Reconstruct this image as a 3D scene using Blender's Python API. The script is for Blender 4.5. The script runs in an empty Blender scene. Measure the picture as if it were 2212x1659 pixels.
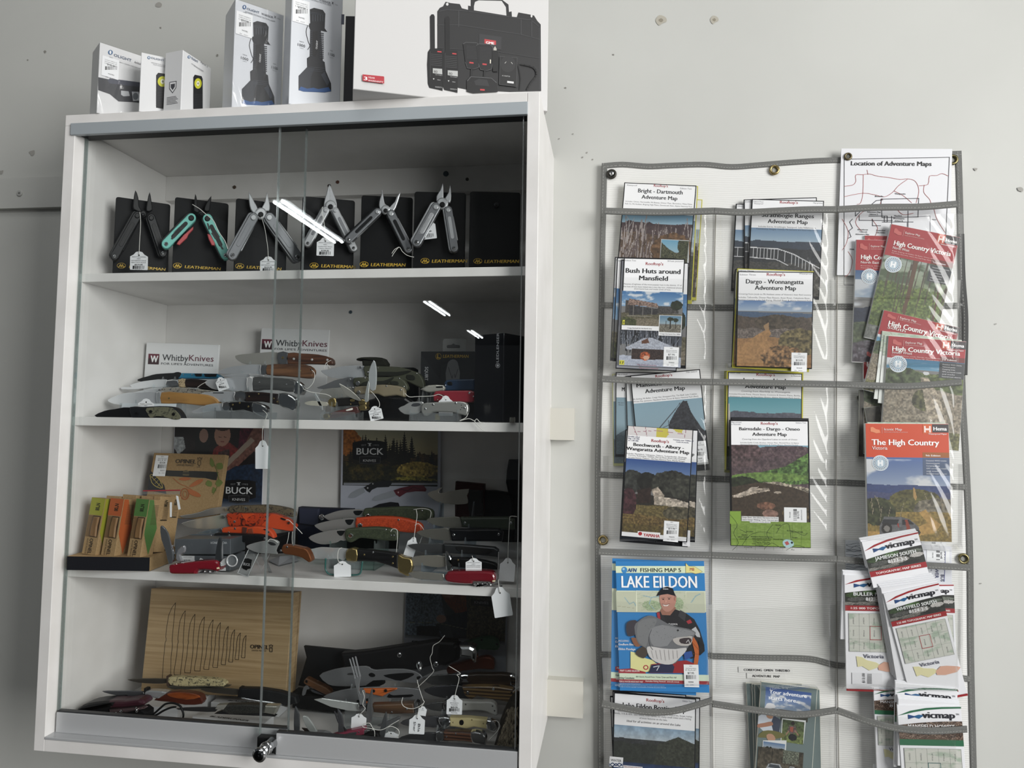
import bpy, math, random
import numpy as np
from mathutils import Vector
C = bpy.context.scene
COL = C.collection
# ---------------------------------------------------------------- camera (fitted to the photograph)
FPX, YAW, PITCH, ROLL = 1558.22, -0.1381, 0.0569, 0.0142
CAM = Vector((0.8608, -1.27, -0.4805))
W, H, D, TK = 0.7548, 0.9808, 0.2608, 0.0177      # cabinet size
cy, sy, cp, sp, cr, sr = math.cos(YAW), math.sin(YAW), math.cos(PITCH), math.sin(PITCH), math.cos(ROLL), math.sin(ROLL)
FW = Vector((sy*cp, cy*cp, sp)); r0 = Vector((cy, -sy, 0)); u0 = r0.cross(FW)
RT = cr*r0+sr*u0; UP = -sr*r0+cr*u0
cd = bpy.data.cameras.new('camera'); cam = bpy.data.objects.new('camera', cd); COL.objects.link(cam)
from mathutils import Matrix
cam.matrix_world = Matrix(((RT.x, UP.x, -FW.x, CAM.x), (RT.y, UP.y, -FW.y, CAM.y), (RT.z, UP.z, -FW.z, CAM.z), (0, 0, 0, 1)))
cd.sensor_fit = 'HORIZONTAL'; cd.sensor_width = 36; cd.lens = 36*FPX/2212; cd.clip_start = 0.02
C.camera = cam
# ---------------------------------------------------------------- world, lights, exposure
w = bpy.data.worlds.new('world'); C.world = w; w.use_nodes = True
w.node_tree.nodes['Background'].inputs[0].default_value = (0.86, 0.93, 1.0, 1)
w.node_tree.nodes['Background'].inputs[1].default_value = 0.055
def area(name, loc, target, sx, sy_, power, color=(1, 1, 1)):
    l = bpy.data.lights.new(name, 'AREA'); l.shape = 'RECTANGLE'; l.size = sx; l.size_y = sy_; l.energy = power; l.color = color
    o = bpy.data.objects.new(name, l); COL.objects.link(o); o.location = loc
    o.rotation_euler = (Vector(target)-Vector(loc)).to_track_quat('-Z', 'Y').to_euler()
    return o
area('shop_window_light', (3.9, -2.7, 0.2), (0.6, -0.1, -0.4), 2.0, 2.2, 186, (1, 0.99, 0.97))
area('ceiling_fill', (0.9, -1.7, 1.58), (0.9, -1.699, 0), 1.6, 1.2, 14, (1, 0.99, 0.97))
area('ceiling_fill', (0.2, -3.4, 1.47), (0.3, 0, -0.5), 3.6, 0.2, 12, (0.97, 0.99, 1))  # added frontal fill under the ceiling, brightens the wall and cabinet
vs = C.view_settings; vs.view_transform = 'Standard'; vs.look = 'None'; vs.gamma = 1; vs.use_curve_mapping = False; vs.exposure = 0.0
# ---------------------------------------------------------------- coordinates: crops are places in the photograph
CR = dict(z=(0, 0, 1), a=(180, 0, 3.687), b=(740, 0, 4.424), c=(160, 380, 4.424), d=(640, 360, 4.254), e=(180, 680, 4.424), g=(640, 680, 4.254),
    h=(120, 920, 4.254), i=(600, 920, 4.096), j=(60, 1260, 3.687), k=(600, 1340, 3.687), m1=(1280, 320, 3.318), m2=(1550, 320, 3.318),
    m3=(1800, 320, 3.13), n1=(1280, 780, 3.77), n2=(1550, 780, 3.77), n3=(1800, 800, 3.95), o1=(1280, 1180, 3.463), o2=(1550, 1180, 3.463),
    o3=(1800, 1130, 3.136), q1=(640, 750, 8.508), q2=(860, 710, 7.539), q3=(840, 1020, 5.924), q4=(620, 1040, 7.542), q5=(360, 1060, 7.373),
    q6=(630, 1360, 5.923), q7=(860, 1270, 4.482), q8=(220, 760, 7.9), r=(900, 180, 3.19))
def px(c, x, y): a = CR[c]; return a[0]+x/a[2], a[1]+y/a[2]
def ray(x, y): return FW+RT*((x-1106)/FPX)+UP*((829.5-y)/FPX)
def at(c, x, y, Y): d = ray(*px(c, x, y)); return CAM+d*((Y-CAM.y)/d.y)
def onz(c, x, y, z): d = ray(*px(c, x, y)); return CAM+d*((z-CAM.z)/d.z)
def pts(s): return [tuple(float(v) for v in p.split(',')) for p in s.split()]
def smooth(P, n=4, closed=True):
    out = []; N = len(P)
    rng = range(N) if closed else range(N-1)
    for i in rng:
        p0, p1, p2, p3 = [P[k % N] if closed else P[min(max(k, 0), N-1)] for k in (i-1, i, i+1, i+2)]
        for j in range(n):
            t = j/n
            out.append(tuple(0.5*((2*b)+(-a+c)*t+(2*a-5*b+4*c-d)*t*t+(-a+3*b-3*c+d)*t**3) for a, b, c, d in zip(p0, p1, p2, p3)))
    if not closed: out.append(tuple(P[-1]))
    return out
# ---------------------------------------------------------------- materials
def lin(v): return v/12.92 if v <= 0.04045 else ((v+0.055)/1.055)**2.4
def hx(s):
    v = [int(s[i:i+2], 16)/255 for i in (0, 2, 4)]; m = sum(v)/3
    return tuple(lin(m+(c-m)*0.9) for c in v)
MC = {}
def M(col, rough=0.5, metal=0.0, kind=None, col2=None, scale=60, coat=0.0, bump=0.0, stretch=(1, 1, 1)):
    key = (col, rough, metal, kind, col2, scale, coat, bump, stretch)
    if key in MC: return MC[key]
    m = bpy.data.materials.new((kind or 'plain')+'_'+col); m.use_nodes = True; nt = m.node_tree; N = nt.nodes; L = nt.links
    b = N['Principled BSDF']; b.inputs['Base Color'].default_value = (*hx(col), 1); b.inputs['Roughness'].default_value = rough; b.inputs['Metallic'].default_value = metal
    if int(col[:2], 16)+int(col[2:4], 16)+int(col[4:], 16) < 110 and metal < .3: b.inputs['Specular IOR Level'].default_value = 0.22
    b.inputs['Coat Weight'].default_value = coat; b.inputs['Coat Roughness'].default_value = 0.08
    def coords():
        tc = N.new('ShaderNodeTexCoord'); mp = N.new('ShaderNodeMapping'); mp.inputs['Scale'].default_value = stretch; L.new(tc.outputs['Object'], mp.inputs[0]); return mp
    def noise(sc, det=4, dist=0):
        n = N.new('ShaderNodeTexNoise'); n.inputs['Scale'].default_value = sc; n.inputs['Detail'].default_value = det; n.inputs['Distortion'].default_value = dist; return n
    if kind:
        mp = coords()
        if kind == 'camo': n = N.new('ShaderNodeTexVoronoi'); n.inputs['Scale'].default_value = scale; n2 = noise(scale*.7, 3, 1.5); L.new(mp.outputs[0], n2.inputs[0]); L.new(n2.outputs['Color'], n.inputs['Vector']); n.inputs['Scale'].default_value = 6; fac = n.outputs['Distance']
        elif kind == 'hex': n = N.new('ShaderNodeTexVoronoi'); n.feature = 'DISTANCE_TO_EDGE'; n.inputs['Scale'].default_value = scale; n.inputs['Randomness'].default_value = 0.1; L.new(mp.outputs[0], n.inputs['Vector']); fac = n.outputs['Distance']
        elif kind == 'wave': n = N.new('ShaderNodeTexWave'); n.inputs['Scale'].default_value = scale; n.inputs['Distortion'].default_value = 3; n.bands_direction = 'Z'; L.new(mp.outputs[0], n.inputs['Vector']); fac = n.outputs['Fac']
        else: n = noise(scale, 5, 0.6 if kind == 'wood' else 0); L.new(mp.outputs[0], n.inputs['Vector']); fac = n.outputs['Fac']
        if col2:
            rmp = N.new('ShaderNodeValToRGB'); e = rmp.color_ramp.elements
            e[0].color = (*hx(col2), 1); e[1].color = (*hx(col), 1)
            lo, hi = (0.02, 0.06) if kind == 'hex' else (0.25, 0.5) if kind == 'camo' else (0.35, 0.65)
            e[0].position = lo; e[1].position = hi
            L.new(fac, rmp.inputs[0]); L.new(rmp.outputs[0], b.inputs['Base Color'])
        if bump:
            bp = N.new('ShaderNodeBump'); bp.inputs['Strength'].default_value = bump; bp.inputs['Distance'].default_value = 0.001
            L.new(fac, bp.inputs['Height']); L.new(bp.outputs[0], b.inputs['Normal'])
    MC[key] = m; return m
def wood(c1, c2, sc=40, st=(0.25, 1, 3), rough=0.45): return M(c1, rough, 0, 'wood', c2, sc, 0.2, 0.05, st)
def steel(c='b9bcbf', rough=0.28):
    c = ''.join('%02x' % min(255, int(int(c[i:i+2], 16)*1.18)) for i in (0, 2, 4))
    return M(c, rough, 0.65, 'noise', None, 300, 0, 0.03, (0.2, 1, 3))
def attr_mat(name, rough, coat=0.0):
    m = bpy.data.materials.new(name); m.use_nodes = True; nt = m.node_tree; b = nt.nodes['Principled BSDF']
    a = nt.nodes.new('ShaderNodeAttribute'); a.attribute_name = 'ink'; nt.links.new(a.outputs['Color'], b.inputs['Base Color'])
    b.inputs['Roughness'].default_value = rough; b.inputs['Coat Weight'].default_value = coat; b.inputs['Coat Roughness'].default_value = 0.12
    return m
INK = attr_mat('printed_ink', 0.45, 0.15); INKM = attr_mat('printed_ink_matt', 0.75)
def glassy(name, tint, gloss, rough, bump=0.0, bscale=20, stretch=(1, 1, 1), f0=0.04, milk=0.0):
    m = bpy.data.materials.new(name); m.use_nodes = True; nt = m.node_tree; N = nt.nodes; L = nt.links
    N.remove(N['Principled BSDF']); out = N['Material Output']
    tr = N.new('ShaderNodeBsdfTransparent'); tr.inputs[0].default_value = (*tint, 1)
    gl = N.new('ShaderNodeBsdfGlossy'); gl.inputs['Roughness'].default_value = rough
    lw = N.new('ShaderNodeLayerWeight'); lw.inputs['Blend'].default_value = 0.5
    # Schlick reflectance from the facing term, alike on both sides of the pane
    pw = N.new('ShaderNodeMath'); pw.operation = 'POWER'; pw.inputs[1].default_value = 5
    ml = N.new('ShaderNodeMath'); ml.operation = 'MULTIPLY_ADD'; ml.inputs[1].default_value = gloss*(1-f0); ml.inputs[2].default_value = f0*gloss
    L.new(lw.outputs['Facing'], pw.inputs[0]); L.new(pw.outputs[0], ml.inputs[0])
    mx = N.new('ShaderNodeMixShader'); L.new(ml.outputs[0], mx.inputs[0]); L.new(tr.outputs[0], mx.inputs[1]); L.new(gl.outputs[0], mx.inputs[2])
    last = mx
    if milk:
        df = N.new('ShaderNodeBsdfDiffuse'); df.inputs[0].default_value = (0.85, 0.87, 0.88, 1)
        m2 = N.new('ShaderNodeMixShader'); m2.inputs[0].default_value = milk; L.new(mx.outputs[0], m2.inputs[1]); L.new(df.outputs[0], m2.inputs[2]); last = m2
    L.new(last.outputs[0], out.inputs[0])
    if bump:
        tc = N.new('ShaderNodeTexCoord'); mp = N.new('ShaderNodeMapping'); mp.inputs['Scale'].default_value = stretch; mp.inputs['Rotation'].default_value = (0, 0.5, 0)
        n = N.new('ShaderNodeTexNoise'); n.inputs['Scale'].default_value = bscale; n.inputs['Detail'].default_value = 0.3; n.inputs['Distortion'].default_value = 1.6
        bp = N.new('ShaderNodeBump'); bp.inputs['Strength'].default_value = bump; bp.inputs['Distance'].default_value = 0.02
        L.new(tc.outputs['Object'], mp.inputs[0]); L.new(mp.outputs[0], n.inputs['Vector']); L.new(n.outputs['Fac'], bp.inputs['Height']); L.new(bp.outputs[0], gl.inputs['Normal'])
    return m
GLASS = glassy('pane_glass', (0.98, 0.988, 0.986), 1.0, 0.0)
EDGE = M('4f6e68', 0.15, 0.0, coat=0.5)
ACRYL = glassy('acrylic', (0.90, 0.93, 0.94), 1.0, 0.05, f0=0.06, milk=0.06)
FILM = glassy('clear_vinyl', (0.97, 0.972, 0.968), 1.0, 0.09, f0=0.036, milk=0.012)
WRAP = glassy('shrink_wrap', (0.97, 0.97, 0.97), 0.8, 0.1, 0.25, 30, (1, 1, 0.4), f0=0.04)
WHITE = M('e6e4e2', 0.45, 0, 'noise', 'dddbd8', 14, 0.1, 0.02)
BLACK = M('0b0c0e', 0.5); STEEL = steel(); DSTEEL = steel('8b8d8f', 0.35); CHROME = M('d5d7d9', 0.1, 1.0); BRASS = M('aa9662', 0.25, 0.9)
STRING = M('d9d8d2', 0.8); PAPER = M('e9ebee', 0.7); SCREW = M('c4c6c8', 0.2, 1.0)
# ---------------------------------------------------------------- mesh helpers
def link(name, mesh, parent=None, mat=None, label=None):
    o = bpy.data.objects.new(name, mesh); COL.objects.link(o)
    if parent: o.parent = parent
    if mat: mesh.materials.append(mat)
    if label: o['label'] = label
    return o
def mesh_obj(name, V, F, org, parent=None, mat=None, label=None, sm=None):
    me = bpy.data.meshes.new(name); me.from_pydata([tuple(Vector(v)-org) for v in V], [], F); me.update()
    if sm is not None:
        for i, p in enumerate(me.polygons): p.use_smooth = (i in sm) if not isinstance(sm, bool) else sm
    return link(name, me, parent, mat, label)
def box_vf(a, b):
    (x0, y0, z0), (x1, y1, z1) = a, b
    V = [(x0, y0, z0), (x1, y0, z0), (x1, y1, z0), (x0, y1, z0), (x0, y0, z1), (x1, y0, z1), (x1, y1, z1), (x0, y1, z1)]
    return V, [(0, 3, 2, 1), (4, 5, 6, 7), (0, 1, 5, 4), (1, 2, 6, 5), (2, 3, 7, 6), (3, 0, 4, 7)]
def inset(P, b):
    A = sum(P[i][0]*P[(i+1) % len(P)][1]-P[(i+1) % len(P)][0]*P[i][1] for i in range(len(P))); s = 1 if A > 0 else -1
    out = []; N = len(P)
    for i in range(N):
        p, q, r_ = P[i-1], P[i], P[(i+1) % N]
        n = []
        for u, v in ((p, q), (q, r_)):
            dx, dy = v[0]-u[0], v[1]-u[1]; l = math.hypot(dx, dy) or 1e-9; n.append((-dy/l*s, dx/l*s))
        mx, my = n[0][0]+n[1][0], n[0][1]+n[1][1]; l = math.hypot(mx, my) or 1e-9
        k = b/max(0.5, l/2)
        out.append((q[0]+mx/l*k, q[1]+my/l*k))
    return out
class Frame:
    """a flat rectangle's own frame: origin at the top left, ux to the right, uz up, n towards the room"""
    def __init__(s, c, TL, TR, Y, yaw=0, lean=0, O=None):
        s.c = c
        s.n = Vector((math.sin(yaw)*math.cos(lean), -math.cos(yaw)*math.cos(lean), math.sin(lean)))
        s.O = O or at(c, *TL, Y); p = s.hit(*TR); s.w = (p-s.O).length; s.ux = (p-s.O).normalized(); s.uz = s.ux.cross(-s.n).normalized()
        if s.uz.z < 0 and abs(s.uz.z) > .3: s.uz = -s.uz
        q = math.hypot(TR[0]-TL[0], TR[1]-TL[1]); s.k = s.w/q
    def hit(s, x, y):
        d = ray(*px(s.c, x, y)); return CAM+d*((s.O-CAM).dot(s.n)/d.dot(s.n))
    def L(s, x, y): v = s.hit(x, y)-s.O; return v.dot(s.ux), v.dot(s.uz)
    def shift(s, d): G = Frame.__new__(Frame); G.__dict__.update(s.__dict__); G.O = s.O+s.n*d; return G
    def P(s, a, b, d=0): return s.O+s.ux*a+s.uz*b+s.n*d
def yframe(c, TL, TR, BL=None, zb=None, Y=None):
    """frame of an upright face turned about the vertical; its depth comes from where its foot BL meets the height zb"""
    if Y is None: Y = onz(c, *BL, zb).y
    O = at(c, *TL, Y); R_ = onz(c, *TR, O.z); F = Frame.__new__(Frame); F.c = c; F.O = O; F.w = (R_-O).length; F.ux = (R_-O)/F.w
    F.uz = Vector((0, 0, 1)); F.n = F.ux.cross(F.uz); F.k = F.w/math.hypot(TR[0]-TL[0], TR[1]-TL[1]); return F
class Thing:
    def __init__(s, name, label, cat, loc, group=None):
        s.o = bpy.data.objects.new(name, None); COL.objects.link(s.o); s.o.empty_display_size = 0.02
        s.org = Vector(loc); s.o.location = s.org; s.o['label'] = label; s.o['category'] = cat
        if group: s.o['group'] = group
    def mesh(s, name, V, F, mat, parent=None, label=None, sm=None): return mesh_obj(name, V, F, s.org, parent or s.o, mat, label, sm)
    def box(s, name, a, b, mat, parent=None, bev=0, label=None):
        o = s.mesh(name, *box_vf(a, b), mat, parent, label)
        if bev: m = o.modifiers.new('bevel', 'BEVEL'); m.width = bev; m.segments = 2; m.limit_method = 'ANGLE'
        return o
    def extr(s, name, P2, to3, th, mat, parent=None, label=None, bev=0.0, sm=True):
        """outline P2 (metres) as a bevelled plate; to3(a, b, d) with d = distance behind the front face"""
        N = len(P2); bev = min(bev, th*.48); V = []; F = []
        rings = [(P2, th)]
        if bev: rings += [(P2, bev), (inset(P2, bev*.35), bev*.35), (inset(P2, bev), 0)]
        else: rings += [(P2, 0)]
        for R, d in rings: V += [to3(a, b, d) for a, b in R]
        for r_ in range(len(rings)-1):
            for i in range(N): j = (i+1) % N; F.append((r_*N+i, r_*N+j, (r_+1)*N+j, (r_+1)*N+i))
        A = sum(P2[i][0]*P2[(i+1) % N][1]-P2[(i+1) % N][0]*P2[i][1] for i in range(N))
        k = len(F); F.append(tuple(range(N)) ); F.append(tuple(range((len(rings)-1)*N, len(rings)*N)))
        if A > 0: F = [tuple(reversed(f)) for f in F[:k+1]]+[F[k+1]]
        else: F = F[:k+1]+[tuple(reversed(F[k+1]))]
        return s.mesh(name, V, F, mat, parent, label)
    def slab(s, name, c, P, Y, th, mat, parent=None, bev=0.0, sm=0, label=None, F=None):
        """outline read off the photograph, stood up at depth Y with a real thickness th"""
        if isinstance(P, str): P = pts(P)
        if sm: P = smooth(P, sm)
        if F:
            G = F.shift(Y); P2 = [G.L(*p) for p in P]
            return s.extr(name, P2, lambda a, b, d: G.P(a, b, -d), th, mat, parent, label, bev)
        Q = [at(c, *p, Y) for p in P]; P2 = [(q.x, q.z) for q in Q]
        return s.extr(name, P2, lambda a, b, d: (a, Y+d, b), th, mat, parent, label, bev)
    def disc(s, name, c, x, y, r, Y, th, mat, parent=None, label=None, seg=14, bev=None):
        p = at(c, x, y, Y); k = (at(c, x+1, y, Y)-p).length*r
        P2 = [(p.x+k*math.cos(2*math.pi*i/seg), p.z+k*math.sin(2*math.pi*i/seg)) for i in range(seg)]
        return s.extr(name, P2, lambda a, b, d: (a, Y+d, b), th, mat, parent, label, th*.4 if bev is None else bev)
    def fdisc(s, name, x, y, r, F, d, th, mat, parent=None, seg=14, bev=None):
        P = [(x+r*math.cos(2*math.pi*i/seg), y+r*math.sin(2*math.pi*i/seg)) for i in range(seg)]
        return s.slab(name, F.c, P, d, th, mat, parent, th*.4 if bev is None else bev, F=F)
    def plate(s, name, F, h, th, mat, parent=None, bev=.0006, r=0.0, label=None):
        """the full rectangle of a frame as a body of thickness th behind it"""
        w_ = F.w; P2 = [(0, -h), (w_, -h), (w_, 0), (0, 0)]
        if r: P2 = [(x+r*math.cos(t), y+r*math.sin(t)) for x, y, t0 in ((r, -h+r, 180), (w_-r, -h+r, 270), (w_-r, -r, 0), (r, -r, 90)) for t in [math.radians(t0+a) for a in (0, 30, 60, 90)]]
        return s.extr(name, P2, lambda a, b, d: F.P(a, b, -d), th, mat, parent, label, bev)
    def tube(s, name, P, r, mat, parent=None, seg=6, n=5, closed=False, label=None):
        P = smooth([tuple(p) for p in P], n, closed) if n > 1 else [tuple(p) for p in P]
        P = [Vector(p) for p in P]; V = []; F = []; N = len(P); up = Vector((0.13, 0.97, 0.2))
        for i, p in enumerate(P):
            t = (P[(i+1) % N]-P[i-1]) if closed else (P[min(i+1, N-1)]-P[max(i-1, 0)])
            t = t.normalized() if t.length > 1e-9 else Vector((0, 0, 1)); a = t.cross(up)
            a = a.normalized() if a.length > 1e-4 else Vector((1, 0, 0)); b = t.cross(a)
            V += [p+a*r*math.cos(2*math.pi*k/seg)+b*r*math.sin(2*math.pi*k/seg) for k in range(seg)]
        for i in range(N if closed else N-1):
            for k in range(seg): F.append((i*seg+k, i*seg+(k+1) % seg, ((i+1) % N)*seg+(k+1) % seg, ((i+1) % N)*seg+k))
        if not closed: F += [tuple(reversed(range(seg))), tuple(range((N-1)*seg, N*seg))]
        return s.mesh(name, V, F, mat, parent, label, True)
    def line(s, name, c, P, Y, r, mat=None, parent=None, n=5, label=None):
        """a string or wire through points of the photograph; Y is one depth or one per point"""
        P = pts(P) if isinstance(P, str) else P
        Ys = Y if isinstance(Y, (list, tuple)) else [Y]*len(P)
        return s.tube(name, [at(c, x, y, yy) for (x, y), yy in zip(P, Ys)], r, mat or STRING, parent, n=n, label=label)
def structure(name, V, F, mat):
    o = mesh_obj(name, V, F, Vector((0, 0, 0)), None, mat); o['kind'] = 'structure'; return o
# ---------------------------------------------------------------- flat print: text, rectangles and pictures as thin coloured faces
TXT = {}
class Faces(list): n = 0     # three shifted copies of a bold word, each a hair further out
def text_geo(s, bold=0.0, shear=0.0):
    bold *= .9; k = (s, bold, shear)
    if k not in TXT:
        cu = bpy.data.curves.new('t', 'FONT'); cu.body = s; cu.size = 1; cu.resolution_u = 2; cu.shear = shear; cu.fill_mode = 'FRONT'
        o = bpy.data.objects.new('t', cu); me = o.to_mesh()
        V = np.array([v.co[:2] for v in me.vertices]) if len(me.vertices) else np.zeros((0, 2)); F = [tuple(p.vertices) for p in me.polygons]
        o.to_mesh_clear(); bpy.data.objects.remove(o); bpy.data.curves.remove(cu)
        if bold and len(V): n_ = len(V); V = np.vstack([V-[bold, 0], V+[bold, 0], V]); F = Faces(F+[tuple(i+n_ for i in f) for f in F]+[tuple(i+2*n_ for i in f) for f in F]); F.n = n_
        TXT[k] = (V, F)
    return TXT[k]
class Ink:
    def __init__(s, T, F, d=0.0003): s.T = T; s.F = F; s.d = d; s.V = []; s.Fc = []; s.K = []; s.parts = []
    def add(s, ab, faces, col, d=None):
        d = s.d if d is None else d; n = len(s.V)
        e = getattr(faces, 'n', 0); s.V += [s.F.P(a, b, d+(.000025*(i//e) if e else 0)) for i, (a, b) in enumerate(ab)]; s.Fc += [tuple(n+i for i in f) for f in faces]
        s.K += [col]*len(faces) if isinstance(col, tuple) else list(col)
    def flat(s, ab, col): # counter-clockwise polygon in frame metres
        A = sum(ab[i][0]*ab[(i+1) % len(ab)][1]-ab[(i+1) % len(ab)][0]*ab[i][1] for i in range(len(ab)))
        if A < 0: ab = ab[::-1]
        s.d += 0.00006; s.add(ab, [tuple(range(len(ab)))], hx(col))
    def poly(s, P, col, sm=0):
        P = pts(P) if isinstance(P, str) else P
        if sm: P = smooth(P, sm)
        s.flat([s.F.L(*p) for p in P], col); return s
    def rect(s, x0, y0, x1, y1, col):
        a, b = s.F.L(x0, y0); k = s.F.k; w_, h_ = (x1-x0)*k, (y1-y0)*k
        s.flat([(a, b-h_), (a+w_, b-h_), (a+w_, b), (a, b)], col); return s
    def full(s, col, h, m=0): s.flat([(m, -h+m), (s.F.w-m, -h+m), (s.F.w-m, -m), (m, -m)], col); return s
    def ell(s, cx, cy_, rx, ry, col, n=20): return s.poly([(cx+rx*math.cos(6.2832*i/n), cy_+ry*math.sin(6.2832*i/n)) for i in range(n)], col)
    def line(s, P, wd, col, closed=False, sm=0):
        P = pts(P) if isinstance(P, str) else P
        if sm: P = smooth(P, sm, closed)
        Q = [s.F.L(*p) for p in P]; hw = wd*s.F.k/2; s.d += 0.00004
        for i in range(len(Q) if closed else len(Q)-1):
            (x0, y0), (x1, y1) = Q[i], Q[(i+1) % len(Q)]; l = math.hypot(x1-x0, y1-y0) or 1e-9; nx, ny = -(y1-y0)/l*hw, (x1-x0)/l*hw
            ex, ey = (x1-x0)/l*hw*.6, (y1-y0)/l*hw*.6
            s.add([(x0-ex-nx, y0-ey-ny), (x1+ex-nx, y1+ey-ny), (x1+ex+nx, y1+ey+ny), (x0-ex+nx, y0-ey+ny)], [(0, 1, 2, 3)], hx(col))
        return s
    def text(s, t, x, y, x1, h, col='15161a', bold=0.0, shear=0.0, rot=0, center=False):
        """cap height h, from (x, y) = left end of the base line to x1 (all in crop pixels)"""
        V, Fc = text_geo(t, bold, shear)
        if not len(V): return s
        k = s.F.k; hh = h*k/0.72; xm, xM = V[:, 0].min(), V[:, 0].max(); sx = (abs(x1-x)*k)/(xM-xm) if x1 is not None else hh
        a, b = s.F.L(x, y); ca, sa = math.cos(rot), math.sin(rot)
        X = (V[:, 0]-xm)*sx; Y = V[:, 1]*hh
        if center: X = X-(xM-xm)*sx/2
        s.add(list(zip(a+X*ca-Y*sa, b+X*sa+Y*ca)), Fc, hx(col), s.d+0.00007); return s
    def lines(s, rows, x0, x1, y, dy, h, col='3a3b40', **kw):
        for i, t in enumerate(rows):
            if t: s.text(t, x0, y+dy*i, x1 if len(t) > 12 else x0+(x1-x0)*min(1, len(t)/22), h, col, **kw)
        return s
    def pic(s, x0, y0, x1, y1, prog, res=1.2, seed=1):
        a0, b0 = s.F.L(x0, y0); k = s.F.k; wpx = (x1-x0); hpx = (y1-y0); sc = CR[s.F.c][2]
        nx, ny = max(4, int(wpx/sc/res)), max(4, int(hpx/sc/res))
        a = a0+np.linspace(0, wpx*k, nx+1); b = b0-np.linspace(0, hpx*k, ny+1)
        U, Vv = np.meshgrid((np.arange(nx)+.5)/nx, (np.arange(ny)+.5)/ny)
        col = paint(U, Vv, prog, seed, wpx/hpx); s.d += 0.00006
        ab = [(a[i], b[j]) for j in range(ny+1) for i in range(nx+1)]
        fc = [(j*(nx+1)+i, (j+1)*(nx+1)+i, (j+1)*(nx+1)+i+1, j*(nx+1)+i+1) for j in range(ny) for i in range(nx)]
        cl = np.clip(col, 0, 1); cl = np.where(cl <= .04045, cl/12.92, ((cl+.055)/1.055)**2.4)
        s.add(ab, fc, [tuple(c) for c in cl.reshape(-1, 3)]); return s
    def build(s, name='print', parent=None, label=None, mat=None):
        if not s.Fc: return None
        o = s.T.mesh(name, s.V, s.Fc, mat or INK, parent, label); me = o.data
        at_ = me.attributes.new('ink', 'FLOAT_COLOR', 'FACE') if False else me.color_attributes.new('ink', 'FLOAT_COLOR', 'CORNER')
        cnt = [len(f) for f in s.Fc]; K = np.repeat(np.array(s.K, dtype=np.float32), cnt, axis=0)
        at_.data.foreach_set('color', np.hstack([K, np.ones((len(K), 1), np.float32)]).ravel())
        s.V = []; s.Fc = []; s.K = []; return o
def vnoise(U, V, sc, seed):
    x, y = U*sc, V*sc; xi, yi = np.floor(x).astype(int), np.floor(y).astype(int); fx, fy = x-xi, y-yi
    fx = fx*fx*(3-2*fx); fy = fy*fy*(3-2*fy)
    def hsh(i, j): n = (i*374761393+j*668265263+seed*982451653) & 0xffffffff; n = ((n ^ (n >> 13))*1274126177) & 0xffffffff; return ((n ^ (n >> 16)) & 0xffff)/65535.
    return (hsh(xi, yi)*(1-fx)+hsh(xi+1, yi)*fx)*(1-fy)+(hsh(xi, yi+1)*(1-fx)+hsh(xi+1, yi+1)*fx)*fy
def fbm(U, V, sc, seed, o=4): return sum(vnoise(U, V, sc*2**i, seed+i)/2**i for i in range(o))/sum(1/2**i for i in range(o))
def rgb(h): v = np.array([int(h[i:i+2], 16)/255 for i in (0, 2, 4)]); return v.mean()+(v-v.mean())*.85
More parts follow.
